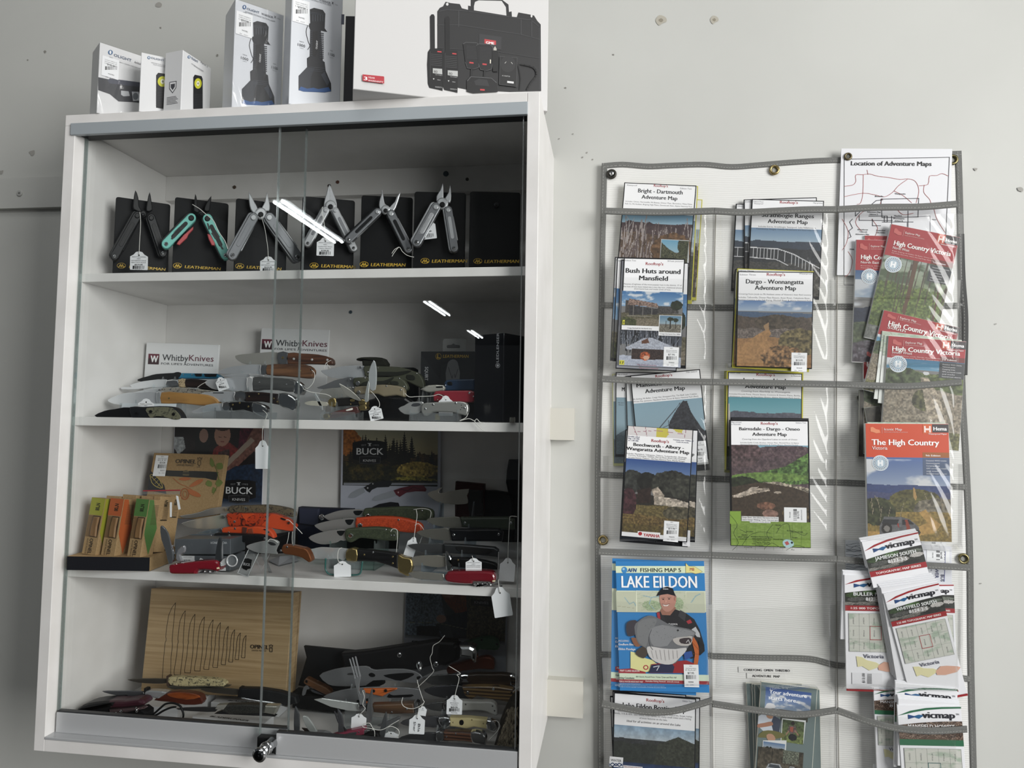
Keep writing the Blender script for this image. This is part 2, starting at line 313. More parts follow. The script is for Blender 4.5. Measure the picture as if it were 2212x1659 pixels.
def paint(U, V, prog, seed, asp):
    Cc = np.zeros(U.shape+(3,))+0.5
    def blend(m, c, t=1.0): m = (m*t)[..., None]; return Cc*(1-m)+c*m
    for q in prog:
        k = q[0]; seed += 7
        if k == 'g':   # vertical gradient v0,c0,v1,c1
            t = np.clip((V-q[1])/(q[3]-q[1]+1e-9), 0, 1)[..., None]; m = ((V >= q[1]) & (V <= q[3]+1e-6))[..., None]
            Cc = np.where(m, rgb(q[2])*(1-t)+rgb(q[4])*t, Cc)
        elif k == 'c': # clouds / blotches: v0,v1,colour,scale,threshold
            n = fbm(U*asp, V*2.2, q[4], seed); m = np.clip((n-q[5])*6, 0, 1)*((V > q[1]) & (V < q[2])); Cc = blend(m, rgb(q[3]))
        elif k == 'r': # ridge: base v, amplitude, frequency, colour, texture amount, [second colour], [texture scale]
            f = q[1]+q[2]*(fbm(U*asp, U*0+.3, q[3], seed)*2-1); m = V > f
            Cc = np.where(m[..., None], rgb(q[4]), Cc); n = fbm(U*asp, V, q[7] if len(q) > 7 else 30, seed+3)
            if len(q) > 6 and q[6]: Cc = blend(m*np.clip((n-.5)*3+.4, 0, 1), rgb(q[6]), .6)
            if q[5]: Cc = np.where(m[..., None], Cc*(1+.55*q[5]*(2*vnoise(U*asp, V, 60, seed+5)-1))[..., None], Cc)
        elif k == 'p': # polygon: points string, colour, [texture]
            P = pts(q[1]); m = np.zeros(U.shape, bool); j = len(P)-1
            for i in range(len(P)):
                (xi, yi), (xj, yj) = P[i], P[j]
                if yi != yj: m ^= ((yi > V) != (yj > V)) & (U < (xj-xi)*(V-yi)/(yj-yi)+xi)
                j = i
            Cc = np.where(m[..., None], rgb(q[2]), Cc)
            if len(q) > 3: Cc = np.where(m[..., None], Cc*(1+q[3]*(2*fbm(U*asp, V, 40, seed, 3)-1)*1.6)[..., None], Cc)
        elif k == 'e': # ellipse cx,cy,rx,ry,colour,[texture]
            dd = ((U-q[1])/q[3])**2+((V-q[2])/q[4])**2; m = dd+(0.5*(fbm(U*asp, V, 14, seed)-.5) if len(q) > 6 else 0) < 1
            Cc = np.where(m[..., None], rgb(q[5]), Cc)
            if len(q) > 6: Cc = np.where(m[..., None], Cc*(1+q[6]*(2*fbm(U*asp, V, 30, seed+1, 3)-1)*1.2)[..., None], Cc)
        elif k == 'l': # polyline: points, width, colour
            P = pts(q[1]); m = np.zeros(U.shape, bool)
            for (x0, y0), (x1, y1) in zip(P, P[1:]):
                dx, dy = (x1-x0)*asp, y1-y0; t = np.clip(((U-x0)*asp*dx+(V-y0)*dy)/(dx*dx+dy*dy+1e-9), 0, 1)
                m |= ((U-x0)*asp-t*dx)**2+((V-y0)-t*dy)**2 < (q[2]/2)**2
            Cc = np.where(m[..., None], rgb(q[3]), Cc)
        elif k == 's': # sticks: count, v0, v1, length, lean, colour, width
            rg = random.Random(seed)
            for _ in range(q[1]):
                x = rg.random(); y = q[2]+(q[3]-q[2])*rg.random(); L_ = q[4]*(.5+rg.random()); dx = q[5]*(rg.random()-.5)
                Cc = paint_line(Cc, U, V, asp, x, y, x+dx, y-L_, q[7], rgb(q[6]))
        elif k == 't': # conifers: count, foot v0..v1, height, colour
            rg = random.Random(seed)
            for _ in range(q[1]):
                x = rg.random(); y = q[2]+(q[3]-q[2])*rg.random(); L_ = q[4]*(.5+rg.random()); t = np.clip((V-(y-L_))/L_, 0, 1); wd = (.02+.09*L_)*t*(.75+.35*np.sin(V*160+x*30))
                Cc = np.where(((np.abs((U-x)*asp) < wd*asp) & (V > y-L_) & (V < y))[..., None], rgb(q[5])*(.8+.4*rg.random()), Cc)
        elif k == 'n': Cc = Cc*(1+q[1]*(2*fbm(U*asp, V, q[2], seed, 3)-1))[..., None]
    return Cc*.88
def paint_line(Cc, U, V, asp, x0, y0, x1, y1, w_, c):
    dx, dy = (x1-x0)*asp, y1-y0; t = np.clip(((U-x0)*asp*dx+(V-y0)*dy)/(dx*dx+dy*dy+1e-9), 0, 1)
    m = ((U-x0)*asp-t*dx)**2+((V-y0)-t*dy)**2 < (w_/2)**2
    return np.where(m[..., None], c, Cc)
def barcode(k, x0, y0, x1, y1, seed=3, vert=False):
    rg = random.Random(seed); n = 22
    ps = [rg.random() < .62 for _ in range(n)]
    for i, on in enumerate(ps):
        if not on: continue
        if vert: a = y0+(y1-y0)*i/n; k.rect(x0, a, x1, a+(y1-y0)/n*.8, '1a1a1c')
        else: a = x0+(x1-x0)*i/n; k.rect(a, y0, a+(x1-x0)/n*.8, y1, '1a1a1c')
        k.d -= 0.00006
    k.d += 0.00006
def sticker(k, x0, y0, x1, y1, price, rows=('ABC', 'ADVENTURE MAP'), code='942763', vert=False, seed=3, paper='eceef0'):
    """price label: paper, small lines, price, barcode, code"""
    w_, h_ = x1-x0, y1-y0
    k.rect(x0, y0, x1, y1, paper)
    if vert:
        k.d += 0.00003; barcode(k, x0+w_*.42, y0+h_*.12, x0+w_*.58, y1-h_*.12, seed, True)
        k.text(price, x0+w_*.68, y0+h_*.75, x0+w_*.68+h_*.5, w_*.08, '222226', .02, rot=math.pi/2)
        k.text(rows[-1], x0+w_*.82, y0+h_*.85, x0+w_*.82+h_*.7, w_*.05, '55565a', rot=math.pi/2)
        k.text(code, x0+w_*.3, y0+h_*.7, x0+w_*.3+h_*.4, w_*.06, '333338', rot=math.pi/2); return
    k.text(rows[0], x0+w_*.4, y0+h_*.1, x0+w_*.6, h_*.05, '444448')
    for i, t in enumerate(rows[1:]): k.text(t, x0+w_*.14, y0+h_*(.2+.08*i), x1-w_*.14, h_*.05, '55565a')
    k.text(price, x0+w_*.28, y0+h_*.43, x1-w_*.28, h_*.09, '1a1a1e', .02)
    barcode(k, x0+w_*.16, y0+h_*.48, x1-w_*.16, y0+h_*.66, seed)
    k.text(code, x0+w_*.32, y0+h_*.82, x1-w_*.32, h_*.06, '333338', .01); k.text('EA   DAY', x0+w_*.2, y0+h_*.94, x1-w_*.3, h_*.045, '66676a')
def price_tag(label, c, x, y, w_, h_, ang, Y, string, rows=(), price=None, group=None, blank=False, sY=None, stag_col='eef0f3', code='942763', handwriting=None):
    """white paper swing tag: (x, y) is its hole; the string runs through the points given"""
    ca, sa = math.cos(ang), math.sin(ang); hw = w_/2; r_ = h_*.22
    out = [(-hw*.35, -r_*.75), (0, -r_*.95), (hw*.35, -r_*.75), (hw*.62, -r_*.1), (hw*.8, r_*.1), (hw, r_*.35), (hw, h_-r_*1.05), (hw*.94, h_-r_*.95), (-hw*.94, h_-r_*.95), (-hw, h_-r_*1.05), (-hw, r_*.35), (-hw*.8, r_*.1), (-hw*.62, -r_*.1)]
    P = [(x+a*ca-b*sa, y+a*sa+b*ca) for a, b in out]
    T = Thing('price_tag', label, 'price tag', at(c, x, y, Y), group)
    T.slab('paper', c, P, Y, 0.0006, M(stag_col, .7))
    T.disc('hole', c, x, y, w_*.045, Y-.0002, .0003, BLACK, seg=10, bev=0)
    if string:
        S = pts(string) if isinstance(string, str) else string
        T.line('string', c, S, sY or Y-.0015, .00045)
    if rows or price or handwriting:
        F = Frame(c, (x-hw*ca, y-hw*sa), (x+hw*ca, y+hw*sa), Y); k = Ink(T, F, 0.0004)
        def q(a, b): return x+a*ca-b*sa, y+a*sa+b*ca
        for i, t in enumerate(rows):
            m = min(.85, .08+len(t)*.05); a, b = q(-hw*m, r_*.55+h_*.1*i); k.text(t, a, b, a+2*hw*m, h_*.045, '3c3d42')
        n = len(rows)
        if price: a, b = q(-hw*.45, r_*.7+h_*.1*n); k.text(price, a, b, a+hw*.9, h_*.075, '1a1a1e', .02)
        if price: a, b = q(-hw*.65, r_*.8+h_*.1*n); barcode(k, a, b, a+hw*1.3, b+h_*.16); a, b = q(-hw*.4, r_*.8+h_*.1*n+h_*.25); k.text(code, a, b, a+hw*.8, h_*.05, '333338')
        if handwriting:
            for t, a0, b0, ln in handwriting: a, b = q(a0, b0); k.line([(a+(b-b), b)]*1, 1, '222222') if False else k.text(t, a, b, a+ln, h_*.12, '2a2c33', rot=-math.pi/2-ang)
        k.build('lettering')
    return T
# ================================================================ SETTING
WALLM = M('c6c7c2', 0.55, 0, 'noise', 'bfc0bb', 2.5, 0, 0.01)
structure('wall_back', *box_vf((-3.2, 0.0, -3.0), (4.2, 0.12, 2.4)), WALLM)
structure('floor', *box_vf((-3.2, -18, -1.95), (4.2, 0, -1.9)), M('4a4845', 0.5))
structure('ceiling', *box_vf((-3.2, -18, 1.62), (4.2, 0, 1.67)), M('6e7070', 0.8))
# battens screwed to the wall behind and beside the cabinet
def trim(name, c, x0, y0, x1, y1, th, mat):
    a, b = at(c, x0, y0, -th), at(c, x1, y1, -th); return structure(name, *box_vf((a.x, -th, b.z), (b.x, 0, a.z)), mat)
trim('trim_1', 'z', -60, 388, 150, 446, .012, WALLM)
trim('trim_2', 'z', 1150, 881, 1240, 951, .02, M('c9c7bd', .6))
trim('trim_3', 'z', 1150, 1466, 1259, 1552, .02, M('c9c7bd', .6))
T = Thing('screw', 'painted screw head in the batten left of the cabinet', 'screw', at('z', 41, 417, -.013)); T.disc('head', 'z', 41, 417, 6, -.0145, .0025, M('b2b3af', .5)); T.disc('socket', 'z', 41, 417, 2.2, -.0148, .0006, M('6e6f6c', .6), bev=0)
for i, (x, y, a, b) in enumerate([(1428, 44, 12, 11), (1543, 43, 9, 9)]):
    T = Thing('wall_dent', ['larger chipped filler spot high on the wall', 'smaller chipped filler spot high on the wall, right of the larger one'][i], 'paint chip', at('z', x, y, -.001))
    k = Ink(T, Frame('z', (x-a, y-b), (x+a, y-b), -.0004)); k.poly(smooth([(x-a, y), (x-a*.3, y-b), (x+a*.8, y-b*.6), (x+a, y+b*.2), (x+a*.2, y+b*.6), (x-a*.4, y+b)], 3), 'b3aea0'); k.poly(smooth([(x-a*.5, y), (x, y-b*.4), (x+a*.4, y), (x, y+b*.4)], 3), '8f8878'); k.build('chip', mat=INKM)
T = Thing('wall_stains', 'small dark scuffs scattered over the pale wall', 'stain', (0, -.001, 0)); k = Ink(T, Frame('z', (0, 0), (100, 0), -.0003)); rg = random.Random(4)
for x, y, r_ in [(345, 10, 7), (347, 60, 2), (98, 112, 2.5), (60, 130, 1.8), (70, 330, 6), (4, 372, 4), (1325, 118, 2), (1258, 340, 2), (1268, 330, 1.5), (1280, 345, 1.5), (2203, 410, 5), (2107, 365, 3), (2118, 1260, 1.5), (1222, 190, 1.6), (1208, 300, 1.2), (1238, 290, 1.2), (2150, 700, 1.3), (470, 120, 2)]:
    k.poly(smooth([(x+r_*(.5+rg.random())*math.cos(t), y+r_*(.5+rg.random())*math.sin(t)) for t in np.arange(0, 6.2, .9)], 2), '8a8780' if r_ < 3 else 'a09e98')
k.build('scuff', mat=INKM); T.o['kind'] = 'stuff'
# fluorescent battens on the shop ceiling (they mirror in the cabinet's glass)
TUBE = bpy.data.materials.new('lit_tube'); TUBE.use_nodes = True; b_ = TUBE.node_tree.nodes['Principled BSDF']; b_.inputs['Emission Color'].default_value = (0.93, 0.98, 1, 1); b_.inputs['Emission Strength'].default_value = 30; b_.inputs['Base Color'].default_value = (.9, .9, .9, 1)
ZC = 1.56
for i, (ya, yb2) in enumerate([(-5.45, -6.95), (-10.9, -12.4), (-14.6, -15.9)]):
    T = Thing('fluorescent_batten', ['twin tube ceiling light, mirrored as the long bright streak on the upper glass', 'twin tube ceiling light second from the cabinet, mirrored above the second shelf', 'twin tube ceiling light, mirrored as the short streak over the tall black box'][i], 'ceiling light', (-2.22, (ya+yb2)/2, ZC+.02), 'twin tube battens in a row on the ceiling')
    T.box('housing', (-2.31, yb2-.04, ZC+.016), (-2.13, ya+.04, 1.62), M('dcdddd', .5))
    for s_ in (-.045, .045): T.tube('tube', [(-2.22+s_, ya, ZC), (-2.22+s_, yb2, ZC)], .016, TUBE, seg=10, n=1)
# ================================================================ CABINET
cab = Thing('display_cabinet', 'white melamine wall cabinet with two sliding glass doors and three shelves full of knives', 'cabinet', (W/2, 0, -H))
B = lambda n, a, b, m=WHITE, bev=.0008, **kw: cab.box(n, a, b, m, bev=bev, **kw)
B('side_panel', (0, -D, -H), (TK, 0, -TK)); B('side_panel', (W-TK, -D, -H), (W, 0, 0))
B('top_panel', (0, -D, -TK), (W-TK-.0002, 0, 0)); B('bottom_panel', (TK, -D, -H), (W-TK, 0, -H+TK))
B('back_panel', (TK, -.006, -H+TK), (W-TK, -.001, -TK))
B('hanging_rail', (TK, -.0253, -TK-.047), (W-TK, -.006, -TK))
ZS = [-.2615, -.4909, -.7271]; SH = .0138; SF = -D+.030
for z in ZS: B('shelf', (TK, SF, z), (W-TK, -.006, z+SH))
Z1, Z2, Z3 = [z+SH+.0008 for z in ZS]; ZF = -H+TK+.0008
ALU = M('a4acb1', 0.35, 0.15, 'noise', None, 200, 0, .02, (.05, 1, 4)); ALU2 = M('b2b4b6', 0.32, 0.15)
B('top_track', (TK-.006, -D-.003, -TK-.016), (W-TK+.001, -D+.004, -TK+.003), ALU)
B('track_channel', (TK, -D+.004, -TK-.012), (W-TK, -D+.032, -TK), M('1c1e20', .4))
B('bottom_track', (TK, -D-.001, -H+TK), (W-TK, -D+.030, -H+TK+.004), ALU2)
yb, yf = -D+.022, -D+.008      # rear pane (left door) and front pane (right door)
def door(x0, x1, y, rail0, rail1, mirror):
    d = cab.mesh('glass_door', *box_vf((x0, y-.0025, -H+TK+.012), (x1, y+.0025, -TK-.008)), GLASS)
    for e in (x0, x1): cab.mesh('polished_edge', *box_vf((e-.0006, y-.0026, -H+TK+.012), (e+.0006, y+.0026, -TK-.008)), glassy('edge_glass', (.45, .55, .53), 1, .1, f0=.12, milk=.13), d)
    cab.box('door_rail', (rail0, y-.006, -H+TK+.004), (rail1, y+.006, -H+TK+.034), ALU2, d, .0008)
    cab.mesh('seal', *box_vf((rail0, y-.004, -H+TK+.034), (rail1, y+.004, -H+TK+.036)), M('2c2e30', .5), d)
xl = at('z', 628, 1400, yb).x; xr = at('z', 568, 1400, yf).x; xrr = at('z', 600, 1600, yf).x
door(TK+.004, xl, yb, TK+.004, xl, 0); door(xr, W-TK-.006, yf, xrr, W-TK-.002, 1)
# lock on the front pane
lk = cab.box('lock', tuple(at('z', 563, 1616, yf+.004))[:1]+(yf-.008, at('z', 580, 1621, yf).z), (at('z', 601, 1600, yf).x, yf+.004, at('z', 580, 1588, yf).z), M('1a1b1c', .4), bev=.001)
p = at('z', 588, 1604, yf-.006); q = Vector((p.x-.003, yf-.034, p.z-.0035))
def ring(a, b, r_, m, par, nm): cab.tube(nm, [a, b], r_, m, par, seg=18, n=1)
dv = (q-p).normalized(); ring(p, q, .0085, CHROME, lk, 'lock_barrel'); ring(p+(q-p)*.45, p+(q-p)*.6, .0095, CHROME, lk, 'lock_collar'); ring(q, q+dv*.005, .0102, CHROME, lk, 'lock_collar'); ring(q+dv*.005, q+dv*.0062, .0072, M('303234', .25, 1), lk, 'lock_face'); ring(q+dv*.0062, q+dv*.0066, .0018, BLACK, lk, 'keyhole')
# screws and marks inside the top rail
for x, y, cl in [(506, 404, '5a4a3c'), (729, 393, '6a4436'), (1009, 387, '3a3833'), (963, 375, '2b4150'), (757, 674, '4a5a66'), (711, 401, '4a453c')]:
    Y = -.0256 if y < 500 else -.0064
    cab.disc('rail_screw', 'z', x, y, 3.6 if x != 963 else 6, Y-.001, .001, M(cl, .5, .3))
# ================================================================ MAP HOLDER (fabric, pockets)
FAB = M('e4e4e1', 0.5, 0, 'wave', 'dcdcd9', 95, 0.2, 0.16, (.15, 1, 1)); GREY = M('6d6e6b', 0.7, 0, 'noise', '646562', 500, 0, .3)
THR = M('a3a39e', .7)
hold = Thing('map_holder', 'hanging white vinyl pocket holder with grey bindings, three columns of clear pockets full of maps', 'map holder', at('z', 1700, 1659, 0))
out = [(1304, 354), (1345, 351), (1400, 355), (1450, 353), (1520, 351), (1580, 356), (1640, 352), (1700, 347), (1760, 343), (1816, 341), (1880, 337), (1960, 332), (2030, 329), (2078, 327), (2079, 520), (2083, 820), (2090, 1000), (2099, 1200), (2103, 1420), (2110, 1700), (1292, 1700), (1292, 1500), (1288, 1200), (1294, 900), (1299, 600)]
hold.slab('backing', 'z', out, -.009, .004, FAB)
def strip(nm, P, wd, Y, th, st=1, par=None, m=None):
    """a grey binding tape along a polyline of the photograph, with its row of stitches"""
    P = smooth(pts(P) if isinstance(P, str) else P, 5, False); L_, R_ = [], []
    for i, p in enumerate(P):
        a, b = P[max(i-1, 0)], P[min(i+1, len(P)-1)]; l = math.hypot(b[0]-a[0], b[1]-a[1]); nx, ny = -(b[1]-a[1])/l, (b[0]-a[0])/l
        L_.append((p[0]+nx*wd/2, p[1]+ny*wd/2)); R_.append((p[0]-nx*wd/2, p[1]-ny*wd/2))
    o = hold.slab(nm, 'z', L_+R_[::-1], Y, th, m or GREY, par, bev=.0008)
    V, F = [], []
    if st:
        acc = 0; ln = 7.0
        for i in range(len(P)-1):
            a, b = P[i], P[i+1]; l = math.hypot(b[0]-a[0], b[1]-a[1]); n = max(1, int(round(l/ln)))
            for j in range(n):
                t0, t1 = (j+.1)/n, (j+.75)/n; dx, dy = (b[0]-a[0])/l, (b[1]-a[1])/l
                for off in ((wd*.18,) if st == 1 else (wd*.18, -wd*.2)):
                    q = [(a[0]+(b[0]-a[0])*t-dy*(off+s), a[1]+(b[1]-a[1])*t+dx*(off+s)) for t, s in ((t0, -.4), (t1, -.4), (t1, .4), (t0, .4))]
                    k = len(V); V += [at('z', *v, Y-.0004) for v in q]; F.append((k, k+1, k+2, k+3))
        s_ = hold.mesh('stitching', V, F, THR, o); s_['kind'] = 'stuff'
    return o
strip('binding', [(p[0], p[1]+4) for p in out[:14]], 12, -.0105, .006)
strip('binding', '1306,352 1300,600 1296,820 1291,1010 1291,1200 1293,1400 1297,1500 1298,1670', 12, -.0106, .006)
strip('binding', '2071,327 2076,520 2079,820 2088,1000 2096,1200 2098,1420 2104,1670', 14, -.0106, .006)
strip('binding', '2077,505 2080,600 2086,690 2084,810', 13, -.0125, .003, m=M('3c3d3c', .7))
# bottom seams of the rear pockets (behind) ; they lie on the backing
for P in ['1299,659 1420,662 1542,664 1700,664 1806,662 1940,662 2074,660', '1293,1025 1400,1030 1538,1034 1700,1040 1806,1042 1900,1046 2086,1052', '1296,1414 1420,1417 1536,1418 1640,1421 1750,1424 1812,1438 1930,1446 2098,1468']:
    strip('pocket_seam', P, 13, -.0112, .0015, 2)
for P in ['1546,460 1543,600 1541,800 1538,1000 1537,1200 1537,1400 1540,1670', '1808,445 1808,620 1807,820 1806,1000 1806,1200 1808,1400 1812,1670']:
    hold.line('vertical_seam', 'z', P, -.0115, .0009, M('8d8a82', .7))
# rims of the rear pockets: grey tape that bows forward over the maps
RIM = ['1306,455 1370,457 1440,458 1543,455', '1543,455 1610,458 1680,455 1750,452 1808,452', '1808,452 1900,447 1990,446 2068,440',
       '1300,818 1370,822 1450,824 1539,825', '1539,825 1610,826 1700,828 1806,830', '1806,830 1870,832 1960,834 2078,825',
       '1293,1192 1400,1196 1537,1200', '1537,1200 1660,1205 1808,1208', '1808,1208 1830,1210 1900,1216 2097,1227',
       '1300,1521 1340,1529 1400,1539 1460,1536 1539,1514', '1539,1521 1620,1533 1720,1545 1808,1535', '1808,1535 1880,1560 1940,1574 2010,1580 2090,1576']
RY = -.040
for i, P in enumerate(RIM): strip('pocket_rim', P, 14, RY-(.019 if i > 8 else 0), .003, 1)
def film(nm, P, y0, y1, bow=0.01, seedv=0, par=None):
    """clear pocket front: a bowed, slightly wavy sheet between four photo corners"""
    (xa, ya), (xb, yb_), (xc, yc), (xd, yd) = P; n = 56; V, F = [], []; rg = np.random.RandomState(seedv); ph = rg.rand(6)*6
    for j in range(n+1):
        for i in range(n+1):
            u, v = i/n, j/n; x = (xa*(1-u)+xb*u)*(1-v)+(xd*(1-u)+xc*u)*v; y = (ya*(1-u)+yb_*u)*(1-v)+(yd*(1-u)+yc*u)*v
            e = 4*u*(1-u); t = min(1, max(0, (v-.86)/.14)); t = t*t*(3-2*t); g = min(1, u/.08, (1-u)/.06)
            Y = (-.013)*(1-g)+g*(y0*(1-t)+y1*t)-bow*e*(1-t)
            q = 11*u-4.6*v+.6*math.sin(3*v+ph[0]); w_ = max(0, min(1, (u-.68)/.2))*max(0, math.sin(math.pi*v))**.6
            Y -= g*(1-t)*(.0008*w_*math.sin(6.283*q+ph[1])+.0012*math.sin(6*u+5*v+ph[2])*e+.0007*math.exp(-((u-.12)/.07)**2)*math.sin(22*u-9*v+ph[3]))
            V.append(at('z', x, y, Y))
    F = [(j*(n+1)+i, (j+1)*(n+1)+i, (j+1)*(n+1)+i+1, j*(n+1)+i+1) for j in range(n) for i in range(n)]
    return hold.mesh(nm, V, F, FILM, None, None, True)
XS = [(1302, 1541), (1543, 1806), (1808, 2080)]
for ci, (xa, xb) in enumerate(XS):
    for ri, (t, b) in enumerate([(462, 660), (830, 1030), (1204, 1418)]):
        film('clear_pocket', ((xa, t), (xb, t), (xb, b), (xa, b)), RY+.003, -.015, .003, ci*7+ri)
    for ri, (t, b) in enumerate([(597, 806), (985, 1185), (1298, 1500), (1540, 1680)]):
        dy = 10 if ci == 2 and ri > 0 else 0
        film('clear_pocket', ((xa, t+(20 if ci == 1 and ri == 2 else 0)), (xb, t+8+dy), (xb, b+dy), (xa, b)), (-.061, -.061, -.0675, -.0575)[ri], -.015, .003, ci*7+ri+3)
def eyelet(x, y, m, screw=False):
    p = at('z', x, y, -.012); r_ = .0068
    o = hold.tube('eyelet', [(p.x+r_*math.cos(t), p.y, p.z+r_*math.sin(t)) for t in np.arange(0, 6.28, .4)], .0022, m, n=1, closed=True, seg=8)
    hold.disc('eyelet_hole', 'z', x, y, 5.5, -.0102, .0004, M('9a9a92' if not screw else '2c2c2a', .7), o, bev=0)
    if screw: hold.disc('screw', 'z', x, y-3, 5.5, -.017, .006, CHROME, o)
eyelet(1321, 376, M('3f3d38', .4, .8), True); eyelet(1673, 367, BRASS); eyelet(1303, 1167, BRASS); eyelet(2081, 1207, M('7c744f', .35, 1))
eyelet(2058, 345, M('7c744f', .35, 1))
T = Thing('eyelet_ring', 'dark brass ring through the top left corner of the white location sheet', 'eyelet', at('z', 1832, 338, -.018)); p = at('z', 1832, 338, -.0165)
T.tube('ring', [(p.x+.005*math.cos(t), p.y, p.z+.005*math.sin(t)) for t in np.arange(0, 6.28, .4)], .0018, M('6a6048', .4, .9), n=1, closed=True); T.disc('hole', 'z', 1832, 338, 4.5, -.0164, .0003, M('5a5a52', .7), bev=0)
# ================================================================ ON TOP OF THE CABINET
def carton(name, label, cat, F, h, depth, mat, group=None, zb=None):
    """upright printed box: front face in frame F, h tall, depth deep"""
    T = Thing(name, label, cat, F.P(F.w/2, -h, -depth/2), group); T.plate('box', F, h, depth, mat, bev=.0008); return T
CARD = M('dadbdc', .4, 0, None, None, 60, .25); G1 = 'torch boxes standing on the cabinet'
# headlamp box
F = yframe('a', (132, 335), (480, 450), (110, 897), 0); T = carton('headlamp_box', 'shrink-wrapped white headlamp box, leftmost on top of the cabinet', 'box', F, F.O.z, .045, CARD, G1)
k = Ink(T, F); k.poly('118,615 200,632 290,640 440,665 480,672 480,828 420,815 280,808 210,750 118,718', '2a2c33'); k.poly('190,640 210,625 440,655 470,662 470,690 430,690 210,665', '3c4050')
k.poly('300,722 360,728 370,765 320,768 300,755', 'b9bcbf'); k.poly('385,730 440,732 460,800 395,806', 'c9ccd0'); k.ell(415, 768, 22, 28, '70757c')
k.ell(215, 418, 19, 19, '1f5a8c'); k.ell(215, 418, 8, 14, 'e4e5e6'); k.text('OLIGHT', 242, 448, 390, 26, '1c3f66', .008); k.text('Arkfeld', 405, 503, 470, 22, '4a4a50')
k.text('ARRAY 2 CONTROL TRIPLE HEADLAMP', 285, 498, 470, 9, '6a6a70')
sticker(k, 150, 440, 290, 625, '$149.99', ('SNOWY MTN', 'OLIGHT ARRAY 2S', 'RECHARGEABLE LED', 'HEADLAMP'), '942783')
k.build(); T.plate('shrink_wrap', F.shift(.0022), F.O.z, .001, WRAP)
# two right-angle torch boxes
for lab, TL, TR, BL, dp, tx, lamp in [('white right-angle torch box, half hidden between the headlamp box and its twin', (462, 415), (715, 470), (440, 886), .03, (510, 640, 468, 545), (632, 650)),
        ('white right-angle torch box with shield logo on its turned left side', (795, 397), (1020, 545), (778, 877), .034, (828, 915, 462, 850), (912, 665))]:
    F = yframe('a', TL, TR, BL, 0); T = carton('torch_box', lab, 'box', F, F.O.z, dp, CARD, G1); k = Ink(T, F); x, y = lamp; q = 1 if x < 800 else .72
    k.poly([(x-52*q, y-50), (x-35*q, y-70), (x+40*q, y-58), (x+52*q, y-35), (x+52*q, y+225), (x-52*q, y+208)], '17181b'); k.ell(x, y, 40*q, 42, 'c9c928'); k.ell(x, y, 17*q, 20, 'e9e9d0'); k.ell(x, y, 8*q, 9, '8a8a70')
    for i in range(9): k.line([(x-54*q, y+85+i*13), (x+50*q, y+92+i*13)], 3, '35363a'); k.d -= .00004
    a, b, yy, x2 = tx; k.ell(a+12, yy-8, 11, 12, '1f5a8c'); k.ell(a+12, yy-8, 5, 8, 'e4e5e6'); k.text('OLIGHT', a+28, yy+(0 if q == 1 else 6), b+6, 17, '1c3f66', .008); k.text('Perun 2', b+18, yy+(22 if q == 1 else 40), b+85, 15, '505056')
    k.text('VERSATILE DUAL LIGHT SOURCE', a+30, yy+34+(0 if q == 1 else 14), b+60, 8, '77777c'); k.text('RIGHT-ANGLE FLASHLIGHT', a+48, yy+50+(0 if q == 1 else 14), b+50, 8, '77777c')
    k.build()
    if q != 1:
        S = Frame.__new__(Frame); S.c = 'a'; S.ux = -F.n; S.ux = F.n; S.O = F.P(0, 0, -dp); S.uz = F.uz; S.n = -F.ux; S.w = dp; S.k = F.k
        k = Ink(T, S); h = F.O.z
        for i in range(6): k.flat([(.006, -h+.012+i*.0022), (.028-(i % 3)*.002, -h+.012+i*.0022), (.028-(i % 3)*.002, -h+.0127+i*.0022), (.006, -h+.0127+i*.0022)], '55565a'); k.d -= .00006
        k.flat([(.01, -h+.048), (.024, -h+.048), (.024, -h+.037), (.017, -h+.029), (.01, -h+.037)], '4a4b50'); k.flat([(.0112, -h+.0468), (.0228, -h+.0468), (.0228, -h+.0375), (.017, -h+.0306), (.0112, -h+.0375)], 'e4e5e6'); k.flat([(.013, -h+.044), (.021, -h+.044), (.021, -h+.039), (.017, -h+.034), (.013, -h+.039)], '4a4b50'); k.build()
